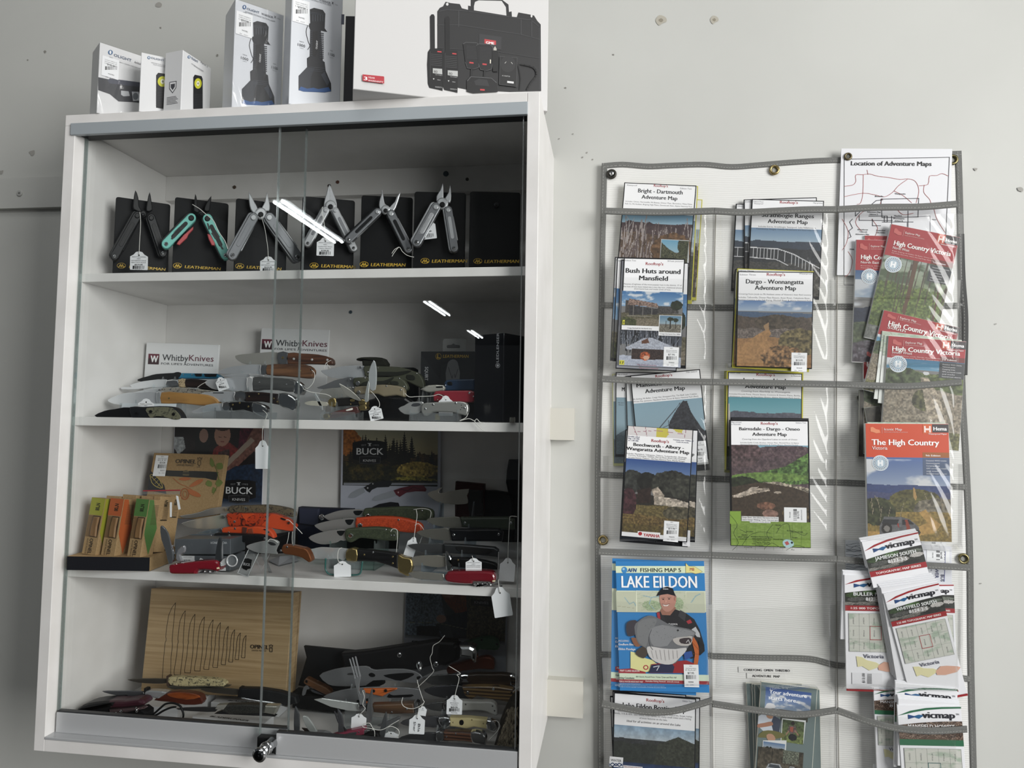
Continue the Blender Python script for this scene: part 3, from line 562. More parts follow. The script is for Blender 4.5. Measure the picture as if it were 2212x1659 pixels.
# two tall flashlight boxes
def torch_art(k, dx, dy):
    def P(s): return [(x+dx, y+dy) for x, y in pts(s)]
    k.poly(P('1352,180 1385,168 1455,185 1475,215 1470,330 1490,360 1440,350 1455,590 1470,600 1478,670 1520,770 1522,832 1470,838 1262,825 1262,710 1330,640 1328,570 1350,555 1355,345 1338,300 1355,290'), '1d1f24')
    k.poly(P('1262,710 1330,640 1390,650 1360,720 1355,830 1262,822'), '2c3038'); k.poly(P('1262,822 1300,835 1470,842 1522,832 1500,800 1420,815 1380,805 1330,812 1280,795'), '24508c')
    k.poly(P('1440,700 1470,680 1508,760 1490,790'), '3a3f49'); k.poly(P('1372,360 1412,352 1412,520 1395,560 1372,545'), '0e0f12')
    for i in range(14): k.poly(P(f'1352,{350+i*15} 1372,{351+i*15} 1372,{357+i*15} 1352,{356+i*15}'), '3b3e45'); k.poly(P(f'1430,{365+i*15} 1462,{370+i*15} 1462,{377+i*15} 1430,{372+i*15}'), '3b3e45'); k.d -= .00012
    for y in (205, 215, 640, 655, 668): k.line(P(f'1355,{y} 1474,{y+12}'), 4, '40444c'); k.d -= .00004
    for x in (1375, 1395, 1415, 1435, 1455): k.line(P(f'{x},225 {x},275'), 4, '4a4f58'); k.d -= .00004
    k.line(P('1338,300 1322,360 1340,440 1352,470 1335,500'), 5, '2a2b2e', sm=3)
    k.text('OLIGHT', 1410+dx, 500+dy, 1485+dx, 14, 'e4e6e8', .02, rot=math.pi/2-.05)
    a, b = (1255, 455), (1498, 540); k.text('THROW', 1268+dx, 438+dy, 1305+dx, 9, '55585e'); k.text('1000', 1255+dx, 470+dy, 1315+dx, 24, '2c2f35'); k.text('meters', 1270+dx, 488+dy, 1302+dx, 7, '66686c')
    k.text('MAX', 1512+dx, 512+dy, 1535+dx, 9, '55585e'); k.text('1100', 1498+dx, 545+dy, 1550+dx, 24, '2c2f35'); k.text('lumens', 1508+dx, 562+dy, 1540+dx, 7, '66686c')
for i, (lab, TL, TR, BL, dx, dy) in enumerate([('tall pale flashlight box, second-largest on top of the cabinet, wrapped in film', (1212, -10), (1597, 122), (1192, 850), 0, 0),
        ('tall pale flashlight box standing against the big white carton', (1665, -128), (2068, -5), (1640, 825), 452, -105)]):
    F = yframe('a', TL, TR, BL, 0); T = carton('flashlight_box', lab, 'box', F, F.O.z, (.058, .048)[i], M('d3d7dd', .35, 0, None, None, 60, .4), G1); k = Ink(T, F)
    torch_art(k, dx, dy); x = 1265+(445 if i else 0); y = 70-(155 if i else 0)
    if not i: k.ell(x+17, y-12, 15, 17, '1f4f86'); k.ell(x+17, y-12, 6, 11, 'd3d7dd'); k.text('OLIGHT', x+36, y+8, x+140, 20, '1c3f66', .008)
    X = 1418+(458 if i else 0); Y_ = 118-(112 if i else 0); k.text('WARRIOR', X, Y_, X+98, 19, '5a5d64', .01); k.text('X', X+100, Y_+24, X+118, 19, '3a3d44', .03); k.text('Turbo', X+125, Y_+34, X+152, 10, '5a5d64')
    k.text('EXTREME DISTANCE TACTICAL LIGHT', x+25+(20 if i else 0), y+30+(40 if i else 0), x+275, 13, '5c5f66')
    xs = 1238+(452 if i else 0); ys = 88-(103 if i else 0); sticker(k, xs-20, ys-5, xs+115, ys+195, '$239.99', ('SNOWY MTN', 'OLIGHT WARRIOR X', 'TURBO BLACK 1100', 'LUMEN'), '943782')
    k.build()
    if not i: T.plate('shrink_wrap', F.shift(.0022), F.O.z, .001, WRAP)
# dark boxed thing in the gap, then the big carton
F = yframe('a', (2066, 90), (2150, 92), (2066, 806), 0); F.O = F.O+Vector((0, .012, 0)); F.w = .0155; T = carton('dark_box', 'black box half hidden between the flashlight box and the big white carton', 'box', F, F.O.z, .03, M('17181d', .4)); k = Ink(T, F); k.rect(2056, 115, 2080, 200, '27304a'); k.build()
BL, BR = onz('b', 98, 850, 0), onz('b', 1958, 1062, 0); F = Frame.__new__(Frame); F.c = 'b'; F.ux = (BR-BL).normalized(); F.w = (BR-BL).length; F.uz = Vector((0, 0, 1)); F.n = F.ux.cross(F.uz); F.O = BL+Vector((0, 0, .24)); F.k = F.w/1868
T = Thing('radio_kit_carton', 'big white carton picturing a black radio kit case, overhanging the cabinet corner', 'box', BL+F.ux*F.w/2)
T.plate('box', F, .24, .125, M('d4d3d2', .5), bev=.001)
k = Ink(T, F)
k.poly('905,440 905,110 930,75 960,62 985,18 1030,30 1120,40 1140,80 1200,95 1200,55 1225,60 1225,-30 1500,-20 1585,45 1590,115 1615,110 1618,160 1665,165 1680,120 1790,140 1830,150 1860,200 1893,235 1897,872 1600,880 1200,860 905,800', '252526', 0)
k.poly('1255,60 1265,20 1300,5 1520,10 1560,70 1565,150 1255,100', 'd4d3d2'); k.ell(1000, 42, 12, 14, 'd4d3d2'); k.ell(1805, 155, 9, 14, 'd4d3d2')
k.line('925,110 1000,95 1200,110 1600,165 1800,195 1880,260 1880,860', 9, '39393b'); k.line('905,240 1110,240 1700,330 1890,380', 6, '3f3f41'); k.line('1110,110 1108,255', 8, '404042'); k.line('1705,190 1705,335', 8, '404042'); k.line('1805,210 1805,350', 8, '404042'); k.line('905,460 1500,500 1880,560', 5, '3a3a3c')
k.poly('1305,325 1518,355 1515,480 1300,450', '333335'); k.poly('1355,375 1465,392 1465,432 1355,418', 'c23b3f'); k.text('GME', 1368, 420, 1452, 26, 'f3f3f3', .04)
def radio(dx, dy):
    def P(s): return [(x+dx, y+dy) for x, y in pts(s)]
    k.poly(P('835,160 850,140 870,140 880,160 882,465 955,470 962,620 955,870 930,862 830,840 815,800 808,620 815,500 838,465'), '101012'); k.line(P('838,490 838,740'), 4, '3a3a3c')
    for i in range(7): k.line(P(f'845,{520+i*17} 950,{530+i*17}'), 4, '4a4a4c'); k.d -= .00004
    k.poly(P('862,655 958,662 958,715 862,702'), 'b9bbb9'); k.text('80', 872+dx, 698+dy, 905+dx, 26, '2a2a2a'); k.text('XRS CONNECT', 885+dx, 720+dy, 955+dx, 7, 'c9c9c9'); k.poly(P('905,490 945,494 945,506 905,502'), 'c23b3f')
    k.poly(P('862,752 878,753 870,766'), 'd9d9d9'); k.text('MENU', 905+dx, 770+dy, 935+dx, 8, 'd9d9d9'); k.text('SAFETY', 885+dx, 838+dy, 950+dx, 10, 'd9d9d9')
radio(0, 0); radio(142, 20)
for dx in (0, 125):
    k.poly([(x+dx, y+dx*.12) for x, y in pts('1150,425 1175,410 1280,415 1310,440 1312,560 1298,650 1250,665 1190,655 1172,600')], '1b1b1d'); k.line([(x+dx, y+dx*.12) for x, y in pts('1150,425 1175,410 1280,415 1310,440 1312,560 1298,650 1250,665 1190,655 1172,600')], 4, '5a5a5c')
    for i in range(9): k.line([(1185+dx, 445+i*14+dx*.12), (1290+dx, 452+i*14+dx*.12)], 3, '3c3c3e'); k.d -= .00004
    k.poly([(x+dx, y+dx*.12) for x, y in pts('1210,595 1250,600 1250,614 1210,610')], 'c23b3f'); k.line([(1232+dx, 665+dx*.12), (1228+dx, 740)], 18, '1a1a1c')
k.poly('1185,770 1225,730 1420,745 1470,790 1480,885 1250,897 1185,880', '161617'); k.line('1190,780 1225,738 1420,752 1468,795', 4, '68686a'); k.poly('1255,780 1300,760 1380,770 1400,830 1270,820', '2e2e30'); k.poly('1312,855 1356,858 1356,874 1312,870', 'c23b3f')
k.poly('1430,490 1480,495 1490,560 1482,690 1435,690 1428,560', '131314'); k.poly('1440,470 1455,448 1470,475 1468,490 1440,488', 'b9b6ac'); k.poly('1405,575 1416,577 1414,615 1404,612', 'd5d0c0')
k.poly('1500,545 1665,558 1660,835 1495,815', '1c1c1d'); k.line('1500,545 1665,558 1660,835 1495,815', 4, '4c4c4e', True); k.ell(1577, 620, 72, 78, '2a2a2b'); k.line('1548,612 1560,598', 5, 'b5b5b0'); k.line('1608,602 1620,618', 5, 'b5b5b0')
k.rect(1570, 780, 1635, 800, 'd9d9d9'); k.text('AC ADAPTOR', 1520, 735, 1600, 12, 'c9c9c9'); k.line('1670,600 1690,690 1700,760 1690,860', 7, '0e0e0f'); k.line('1700,620 1820,650 1850,720 1800,790 1760,860', 12, '101011', sm=3)
k.poly('190,718 392,738 397,745 397,805 385,805 192,780', 'c1303b'); k.text('3', 203, 772, 235, 34, 'fafafa', .04); k.text('YEAR', 243, 755, 305, 16, 'fafafa'); k.text('WARRANTY', 243, 784, 382, 16, 'fafafa'); k.build()
S = Frame.__new__(Frame); S.c = 'b'; S.ux = -F.n; S.uz = F.uz; S.n = F.ux; S.O = F.P(F.w, 0, 0); S.w = .125; S.k = F.k
k = Ink(T, S); k.flat([(.05, -.232), (.12, -.232), (.12, -.005), (.05, -.005)], '1c1c1e'); k.flat([(.02, -.238), (.022, -.238), (.022, -.002), (.02, -.002)], '8a8a8c')
for i in range(8): k.flat([(.06, -.03-i*.022), (.11, -.03-i*.022), (.11, -.036-i*.022), (.06, -.036-i*.022)], 'a9a9ab'); k.d -= .00006
k.build('side_print')
# ================================================================ SHELF 1: multi-tools on black cards
CARDM = M('07080b', .55); GC = 'black multi-tool display cards on the top shelf'; GOLD = 'c9a227'
cards = [('c', (400, 197), (922, 272), -.20), ('c', (965, 200), (1478, 265), -.17), ('c', (1548, 212), (2045, 272), -.165),
         ('d', (58, 270), (540, 312), -.165), ('d', (600, 262), (1072, 284), -.15), ('d', (1087, 228), (1560, 241), -.15), ('d', (1597, 225), (2062, 238), -.15)]
CL = ['leftmost black display card, behind the all-black multi-tool', 'black display card behind the turquoise multi-tool', 'black display card behind the satin multi-tool with hooked jaws', 'black display card behind the multi-tool with closed jaws', 'black display card behind the multi-tool with wide-open jaws', 'black display card behind the chrome multi-tool', 'empty black display card with only a round magnet, at the right end']
CF = []
for i, (c, TL, TR, Y) in enumerate(cards):
    F = yframe(c, TL, TR, Y=Y); h = F.O.z-Z1; T = Thing('display_card', CL[i], 'display card', F.P(F.w/2, -h, 0), GC); T.plate('card', F, h, .006, CARDM, r=.004); CF.append(F)
    k = Ink(T, F)
    y = {0: 858, 1: 858, 2: 862, 3: 908, 4: 898, 5: 866, 6: 869}[i]; x = {0: 412, 1: 948, 2: 1543, 3: 125, 4: 585, 5: 1145, 6: 1630}[i]; xt = {0: 525, 1: 1056, 2: 1648, 3: 228, 4: 684, 5: 1245, 6: 1728}[i]; xe = {0: 880, 1: 1405, 2: 1985, 3: 548, 4: 1005, 5: 1572, 6: 2048}[i]; s = 4.424/4.424 if c == 'c' else .96
    cx = x+40*s; k.line([(cx+40*s*math.cos(t), y+25*s*math.sin(t)) for t in np.arange(0, 6.28, .35)], 4, GOLD, True); k.line([(cx-26, y+16), (cx-8, y-12), (cx-2, y+14), (cx+12, y-12), (cx+18, y+16), (cx+32, y+8)], 8, GOLD)
    k.text('LEATHERMAN', xt, y+(22 if c == 'c' else 17), xe, 30, GOLD, .03, .15, rot=.03); k.build('print', mat=INK)
T = Thing('round_magnet', 'small round magnet on the empty display card', 'magnet', CF[6].P(.05, -.03)); T.fdisc('magnet', 1838, 350, 24, CF[6], .004, .003, M('3a3a3c', .3, .8)); T.fdisc('stud', 1838, 350, 11, CF[6], .006, .002, M('141416', .3))
def bar(x0, y0, x1, y1, w, t0=.5, t1=.5, taper=1.0):
    l = math.hypot(x1-x0, y1-y0); dx, dy = (x1-x0)/l, (y1-y0)/l; h = w/2; P = []
    for a in np.linspace(math.pi/2, -math.pi/2, 7): P.append((x1+dx*h*taper*math.cos(a)*t1*2-dy*h*taper*math.sin(a), y1+dy*h*taper*math.cos(a)*t1*2+dx*h*taper*math.sin(a)))
    for a in np.linspace(-math.pi/2, math.pi/2, 7): P.append((x0-dx*h*math.cos(a)*t0*2-dy*h*math.sin(a), y0-dy*h*math.cos(a)*t0*2+dx*h*math.sin(a)))
    return P
def multitool(label, F, c, hub, jaws, handles, mt, mj, mi, extra=None, tools=None, d=.018):
    F0 = F; F = Frame.__new__(Frame); F.__dict__.update(F0.__dict__); F.c = c
    T = Thing('multi_tool', label, 'multi-tool', F.shift(d).hit(*handles[0][2:4]), 'opened multi-tools on the top shelf')
    for j in jaws: o = T.slab('jaw', c, j, d-.002, .006, mj, bev=.0012, sm=2, F=F)
    for n, hd in enumerate(handles):
        x0, y0, x1, y1, w = hd; l = math.hypot(x1-x0, y1-y0); dx, dy = (x1-x0)/l, (y1-y0)/l; nx, ny = -dy, dx
        o = T.slab('handle', c, bar(*hd), d+.002, .011, mt, bev=.0015, F=F)
        T.slab('liner', c, bar(x0+nx*w*.3, y0+ny*w*.3, x1+nx*w*.3*(1), y1+ny*w*.3, w*.75), d-.001, .014, mi, o, bev=.001, F=F)
        T.slab('groove', c, bar(x0+dx*l*.22, y0+dy*l*.22, x0+dx*l*.72, y0+dy*l*.72, w*.42), d+.0025, .001, mi, o, bev=.0003, F=F)
        T.slab('folded_blade', c, bar(x0+dx*l*.2-nx*w*.42, y0+dy*l*.2-ny*w*.42, x0+dx*l*.8-nx*w*.5, y0+dy*l*.8-ny*w*.5, w*.22), d-.001, .006, mj, o, bev=.0008, F=F)
        T.fdisc('pivot', x0, y0, w*.3, F, d+.004, .003, mj, o); T.fdisc('pivot', x1, y1, w*.22, F, d+.004, .003, SCREW if mj != BLACK else mj, o)
        T.fdisc('rivet', x1, y1, w*.1, F, d+.0045, .001, M('2a2a2c', .4), o, seg=8)
    T.fdisc('hub', *hub, F, d+.001, .006, mj); T.fdisc('hub_bolt', hub[0], hub[1]+hub[2]*.2, hub[2]*.45, F, d+.0035, .003, M('1a1a1c', .3, .5))
    return T
BK = M('17181a', .35, .4); BK2 = M('0f1011', .45, .3); SS = steel('a9abad', .3); SS2 = steel('6d6f72', .35); TEAL = M('6fc0b4', .4)
multitool('all-black opened multi-tool on the leftmost card', CF[0], 'c', (660, 360, 38), ['585,135 615,210 622,290 650,345 570,320 565,255', '722,152 740,240 748,325 690,335 698,250'], [(605, 378, 388, 765, 86), (738, 400, 850, 735, 84)], BK, BK2, BK2)
T = multitool('turquoise and black opened multi-tool with red levers', CF[1], 'c', (1212, 358, 30), ['1158,168 1176,230 1182,300 1200,350 1145,335 1148,260', '1312,188 1302,280 1292,335 1245,330 1258,270'], [(1120, 400, 880, 648, 92), (1275, 405, 1448, 755, 92)], TEAL, BK, BK2)
F = CF[1]; RED = M('b8474b', .4)
T.slab('red_lever', 'c', '1118,500 1140,482 1138,510 1092,560 1080,590 1005,660 980,650 990,630 1050,560 1070,545', .026, .006, RED, bev=.001, F=F); T.slab('red_lever', 'c', '1272,552 1300,560 1345,640 1345,665 1315,660 1285,600', .026, .006, RED, bev=.001, F=F)
k = Ink(T, F.shift(.0205)); k.text('LEATHERMAN SIGNAL', 958, 545, 1110, 13, '1a2a2a', .03, rot=.86)
for P in ['1005,505 1040,485 1055,492 1030,515', '925,600 960,555 985,550 975,580 940,608', '1340,520 1355,518 1395,585 1380,590', '1310,545 1325,540 1365,600 1350,606', '1378,640 1395,640 1430,700 1412,700', '1270,450 1285,455 1300,510 1288,515']: k.poly(P, '0d0e0f')
k.build('cutouts')['kind'] = 'stuff'
multitool('satin grey opened multi-tool with hooked jaws, third from the left', CF[2], 'c', (1785, 355, 58), ['1668,152 1698,195 1725,250 1748,290 1765,365 1705,345 1680,290 1672,220', '1845,152 1860,220 1872,285 1862,335 1800,325 1800,290 1826,240'], [(1715, 395, 1515, 755, 96), (1868, 395, 2135, 770, 100)], SS2, SS, SS2)
multitool('satin multi-tool with closed pointed jaws behind the bright reflection', CF[3], 'd', (315, 355, 52), ['305,160 345,250 372,330 368,385 318,390 302,300', '303,162 312,300 318,390 260,385 255,330 275,250'], [(270, 398, 105, 700, 68), (358, 400, 528, 745, 66)], SS, SS, SS2)
multitool('polished multi-tool with wide-open straight jaws', CF[4], 'd', (820, 392, 44), ['788,205 802,290 815,340 850,372 805,420 765,385 762,320 780,260', '957,232 930,330 895,405 855,375 905,320 922,275'], [(745, 412, 480, 668, 70), (870, 430, 1028, 752, 78)], SS2, SS, BK)
T = multitool('chrome multi-tool with narrow open handles, rightmost of the tools', CF[5], 'd', (1342, 335, 56), ['1345,150 1352,230 1345,310 1295,335 1288,270 1322,215', '1412,165 1424,260 1412,330 1372,315 1368,285 1398,235'], [(1282, 368, 1105, 690, 88), (1395, 395, 1450, 745, 76)], SS2, SS, SS)
k = Ink(T, CF[5].shift(.0205)); k.F.c = 'd'; k.text('LEATHERMAN', 1140, 620, 1300, 24, 'a9abad', .02, rot=1.05); k.build('engraving')
R_ = ('SNOWY MOUNTAIN', 'ABC', 'LEATHERMAN SURGE', 'HEAVY DUTY BLACK')
def Yf(F, d): return F.O.y-d
price_tag('price tag hanging on a long string from the all-black multi-tool', 'c', 620, 757, 168, 178, .02, -.228, '628,345 636,440 628,600 621,756', R_, '$319.99', 'price tags on the top shelf')
price_tag('price tag hanging below the satin multi-tool with hooked jaws', 'c', 1857, 803, 156, 168, .02, -.2, '1790,390 1822,500 1842,620 1852,700 1857,803', R_[:3], '$319.99', 'price tags on the top shelf')
price_tag('price tag hanging beside the closed-jaw multi-tool, under the light streak', 'd', 268, 683, 158, 172, .03, -.195, '242,370 238,420 262,560 268,683', R_[:2]+('Leatherman Wave', 'Nylon Sheath'), '$199.95', 'price tags on the top shelf')
price_tag('tilted price tag tucked behind the chrome multi-tool', 'd', 1200, 520, 150, 185, -.12, -.158, None, ('', '', ''), '$249', 'price tags on the top shelf')
T = Thing('tag_string', 'loose white string tied through the turquoise multi-tool', 'string', CF[1].shift(.02).hit(1225, 330)); T.line('string', 'c', '1130,272 1200,315 1235,345 1300,400 1340,440 1380,530 1440,620 1470,700', -.205, .0006)
T = Thing('tag_string', 'short frayed string end below the wide-open multi-tool', 'string', CF[4].hit(900, 800)); T.line('string', 'd', '880,825 900,790 945,740 975,780 1020,815 1080,832', -.18, .0005); T.line('string', 'd', '878,798 905,760 945,738', -.18, .0005)
# ================================================================ SHELF 2 and below: knives
def K(name, label, Y, parts, group=None, cat='knife'):
    """a knife from the outlines of its parts; d = offset towards the room, th = thickness"""
    p0 = parts[0]; q = pts(p0[2])[0]; T = Thing(name, label, cat, at(p0[1], *q, Y), group); last = {}
    for p in parts:
        nm, c, P, mt = p[:4]; o = p[4] if len(p) > 4 else {}
        th = o.get('th', .0026 if 'blade' in nm or 'jimping' in nm else .011); d = o.get('d', .0 if 'blade' in nm else .0045); par = last.get(o.get('on'))
        if nm in ('pin', 'screw', 'rivet'):
            for x, y in pts(P): T.disc(nm, c, x, y, o.get('r', 10), Y-d-.0006-(.0 if 'd' in o else .0), .0014, mt, par, seg=10)
        elif nm in ('string',): T.line(nm, c, P, Y-.008, .0005, mt)
        else: last[nm] = T.slab(nm, c, P, Y-d, th, mt, par, o.get('bev', .0006 if 'blade' in nm else .002), o.get('sm', 2))
        if 'blade' in nm and 'edge' not in o: # ground bevel along the blade
            Q = pts(P); cx_ = sum(v[0] for v in Q)/len(Q); cy_ = sum(v[1] for v in Q)/len(Q)
    return T
def stand(label, c, xs, steps, z, group='clear stands under the knives', t=.0022, name='acrylic_stand', m=None):
    """clear stepped stand: upright plates with a notch for every knife, joined by a bar"""
    P = [at(c, xs[0], s[1], s[0]) for s in steps]; T = Thing(name, label, 'display stand', at(c, (xs[0]+xs[-1])/2, steps[0][1], steps[0][0]+.01)*1, group)
    T.o.location.z = z; T.org.z = z
    yb_ = steps[-1][0]+.014
    for x in xs:
        poly = [(steps[0][0]-.008, z)]
        for (Y, yy) in steps:
            zz = max(at(c, x, yy, Y).z, z+.003); X0 = at(c, x, steps[0][1], steps[0][0]).x
            poly += [(Y-.007, zz+.006), (Y-.004, zz), (Y+.007, zz)]
        poly += [(yb_, poly[-1][1]+.004), (yb_, z)]
        T.extr('side_plate', [(a, b) for a, b in poly], lambda a, b, d, X0=X0: (X0+d, a, b), t, m or ACRYL, bev=0)
    if len(xs) > 1:
        a, b = at(c, xs[0], steps[0][1], steps[0][0]).x, at(c, xs[-1], steps[0][1], steps[0][0]).x
        T.box('foot_bar', (a+t, steps[0][0]-.006, z), (b, steps[0][0]-.003, z+.012), m or ACRYL); T.box('foot_bar', (a+t, yb_-.003, z), (b, yb_, z+.012), m or ACRYL)
    return T
WAL = wood('6a3f26', '3a2115', 55); WAL2 = wood('7a5233', '4a2d1b', 50); EBO = wood('2c1c18', '171010', 60); OLV = wood('a87a3c', '7a5424', 30, (.3, 1, 2)); GRIP = M('1c1d1f', .5); PAK = wood('4c4d4c', '3c3d3d', 50)
CAMO = M('5a5848', .55, 0, 'camo', '2a2823', 60); OLIVE = M('3f4231', .6); OLIVE2 = M('23251f', .6); SAND = M('7d735c', .45); REDM = M('8c2230', .35); BLUEM = M('1c3350', .4)
GS = 'knives fanned out on the second shelf'
for lab, TL, TR, BLy, c in [('white brand sign board behind the left knives of the second shelf', (605, 265), (1298, 288), 575, 'e'), ('white brand sign board standing behind the brown fixed blades', (1703, 125), (2352, 145), 520, 'e')]:
    left = TL[0] < 1000; Y = -.075 if left else -.03; F = Frame(c, TL, TR, Y, lean=.0); h = F.O.z-Z2
    T = Thing('sign_board', lab, 'sign', F.P(F.w/2, -h, -.002), 'white sign boards on the second shelf'); T.plate('board', F, h, .004, M('dfe0e1', .45), bev=.0004); k = Ink(T, F)
    dx, dy = (0, 0) if left else (1085, -140)
    k.rect(625+dx, 372+dy, 730+dx, 465+dy, '3a1f26'); k.rect(625+dx, 372+dy, 730+dx, 412+dy, '6b2436'); k.text('W', 640+dx, 452+dy, 716+dx, 62, 'eeeeee', .05); k.line([(650+dx, 450+dy), (712+dx, 408+dy)], 5, '3a1f26')
    s = 1.0; k.text('Whitby', 755+dx, 436+dy, 1003+dx, 58, '2b2c31'); k.text('Knives', 1010+dx, 440+dy, 1243+dx, 56, '6b2a3c'); k.text("FOR LIFE'S ADVENTURES", 745+dx, 475+dy, 1240+dx, 19, '4a4b50'); k.build()
# left group, front to back
K('folding_knife', 'black-bladed folding knife with camouflage inlay, at the shelf front far left', -.226, [('blade', 'e', '103,962 200,918 300,900 455,885 460,1000 240,1000 160,985', M('1d1d1e', .35, .6)),
  ('handle', 'e', '440,880 560,880 720,872 840,878 900,905 940,960 945,1000 880,1004 780,985 650,990 560,1004 480,1002 448,960', M('17191c', .5)), ('inlay', 'e', '605,890 800,882 870,905 925,970 915,998 860,1000 770,975 690,968 640,985 610,940', M('6b6a54', .6, 0, 'camo', '32332a', 90), dict(d=.006, th=.002, bev=.0004)),
  ('screw', 'e', '505,942 640,925 858,950', M('111112', .3, .5), dict(r=14, d=.007))], GS)
T = Thing('acrylic_box', 'clear box with white card insert behind the camouflage knife', 'box', at('e', 630, 1000, -.2)); F = Frame('e', (345, 845), (915, 848), -.196); T.plate('lid', F, F.O.z-Z2, .02, ACRYL); T.slab('card_insert', 'e', '372,845 888,850 880,925 358,925', -.195, .0008, PAPER)
K('fixed_blade_knife', 'fixed-blade knife with honey-coloured wooden handle and steel bolster', -.18, [('blade', 'e', '233,812 320,770 420,745 560,738 700,740 700,850 560,862 350,862 260,842', STEEL), ('bolster', 'e', '695,740 742,740 740,850 695,848', steel('9fa2a5')),
  ('handle', 'e', '742,740 900,742 1060,752 1180,765 1260,800 1290,850 1240,872 1100,866 900,845 742,850', OLV), ('pin', 'e', '816,797', BRASS, dict(r=9))], GS)
K('folding_knife', 'grey camouflage folding knife, third row of the left stand', -.158, [('blade', 'e', '440,760 510,735 600,715 750,695 750,750 560,760', STEEL), ('handle', 'e', '745,700 860,692 1000,700 1120,712 1300,735 1330,760 1200,775 900,765 745,750', M('8a857a', .5, 0, 'camo', '2e2c2a', 110)), ('screw', 'e', '722,718 830,712 1068,716', SCREW, dict(r=9))], GS)
K('folding_knife', 'slim folding knife with mirror bolster, stag band and dark wood handle', -.135, [('blade', 'e', '442,672 520,645 620,628 790,618 790,690 640,695 520,712 365,712 372,690 460,690', STEEL), ('bolster', 'e', '785,640 800,622 900,620 910,688 785,690', CHROME), ('stag_band', 'e', '905,618 972,614 975,690 908,690', M('b9a27c', .5, 0, 'camo', '3a2a20', 200)),
  ('handle', 'e', '972,614 1080,614 1180,630 1250,665 1240,705 1100,695 972,690', EBO)], GS)
K('folding_knife', 'black-bladed knife with bright blue and black handle, topmost of the left stand', -.11, [('blade', 'e', '517,617 620,585 700,565 860,555 880,548 925,552 925,612 800,622 560,640', M('131517', .5, .3)), ('handle', 'e', '935,556 1270,562 1320,600 1330,612 905,612', M('2f86ad', .35, .5), dict(sm=0)),
  ('cutout', 'e', '1060,562 1130,562 1120,588 1075,588', BLACK, dict(d=.0065, th=.0025, sm=0, bev=.0003)), ('cutout', 'e', '1150,564 1270,564 1262,590 1165,590', BLACK, dict(d=.0065, th=.0025, sm=0, bev=.0003)), ('pin', 'e', '955,573 1037,573 1130,575', SCREW, dict(r=6)), ('pin', 'e', '1232,577', BLACK, dict(r=11)), ('grip', 'e', '905,595 1322,598 1330,612 905,614', M('1f6486', .5, .3, 'hex', '123f57', 400), dict(d=.0052, th=.008, sm=0))], GS)
K('knife_sheath', 'black curved leather piece behind the dark wood folding knife', -.125, [('body', 'e', '1080,690 1140,655 1200,650 1270,690 1290,740 1150,720', M('0c0c0d', .6), dict(th=.008))], cat='sheath')
stand('clear stepped stand under the left knives of the second shelf', 'e', [520, 640], [(-.18, 850), (-.158, 765), (-.135, 695), (-.11, 625)], Z2)
# middle group
K('fixed_blade_knife', 'fixed-blade knife with dark bolster and long brown wood handle, highest of the middle stand', -.10, [('blade', 'e', '1448,392 1540,375 1700,362 1860,360 1865,470 1700,475 1560,472 1480,440', steel('a5a39c')), ('bolster', 'e', '1855,360 1955,364 1950,472 1862,470', M('4a4c50', .4)),
  ('handle', 'e', '1952,364 2080,368 2240,378 2360,410 2385,450 2375,480 2300,475 2150,470 1952,470', WAL), ('pin', 'e', '1905,410', BRASS, dict(r=13)), ('pin', 'e', '2010,421 2184,428 2330,430', steel('c9c9c9'), dict(r=11))], GS)
K('fixed_blade_knife', 'fixed-blade knife with steel guard and light brown handle pierced at the end', -.125, [('blade', 'e', '1288,545 1370,505 1500,485 1690,475 1690,570 1500,572 1330,568', STEEL), ('bolster', 'e', '1690,478 1755,482 1748,570 1688,570', CHROME),
  ('handle', 'e', '1752,478 1900,470 2060,470 2150,485 2200,530 2190,580 2160,608 2060,600 1900,585 1750,572', WAL2), ('pin', 'e', '1812,520 2072,537', BRASS, dict(r=9)), ('hole', 'e', '2165,522 2180,515 2192,522 2185,535 2170,535', BLACK, dict(d=.0048, th=.002))], GS)
K('fixed_blade_knife', 'thin bright fixed blade lying under the two brown knives', -.14, [('blade', 'e', '1330,580 1440,565 1590,560 1590,600 1430,600', STEEL), ('handle', 'e', '1585,562 1720,575 1720,592 1590,592', M('d5d6d8', .3, .6))], GS)
K('fixed_blade_knife', 'fixed-blade knife with steel bolster, black handle and steel pommel', -.155, [('blade', 'e', '1158,645 1220,620 1350,605 1560,598 1562,722 1400,725 1260,715 1200,690', STEEL), ('bolster', 'e', '1560,598 1620,600 1618,725 1560,722', steel('cfcfcf', .15)),
  ('handle', 'e', '1618,598 1750,598 1900,605 2020,630 2010,735 1850,720 1700,715 1616,722', PAK), ('pommel', 'e', '2018,632 2070,650 2110,700 2085,765 2030,760 2005,735', CHROME), ('pin', 'e', '1680,648 1803,655 1940,666', SCREW, dict(r=8)), ('hole', 'e', '2056,686 2076,684 2078,702 2060,702', BLACK, dict(d=.0048, th=.002))], GS)
K('folding_knife', 'lockback folding knife with black wood scales between large steel bolsters, mid stand', -.18, [('blade', 'e', '1010,808 1080,780 1160,740 1440,735 1440,825 1200,830 1080,822', STEEL), ('blade_slot', 'e', '1238,743 1340,743 1340,750 1238,750', BLACK, dict(d=.0005, th=.001, sm=0, bev=.0001)), ('bolster', 'e', '1445,735 1550,735 1545,830 1440,825', CHROME),
  ('handle', 'e', '1550,735 1700,738 1860,755 1865,860 1700,830 1545,830', EBO, dict(sm=0)), ('bolster', 'e', '1862,750 1960,760 2030,810 2042,870 2010,925 1960,905 1865,860', CHROME), ('pin', 'e', '1583,780 1674,757 1820,800 1850,832', BRASS, dict(r=8))], GS)
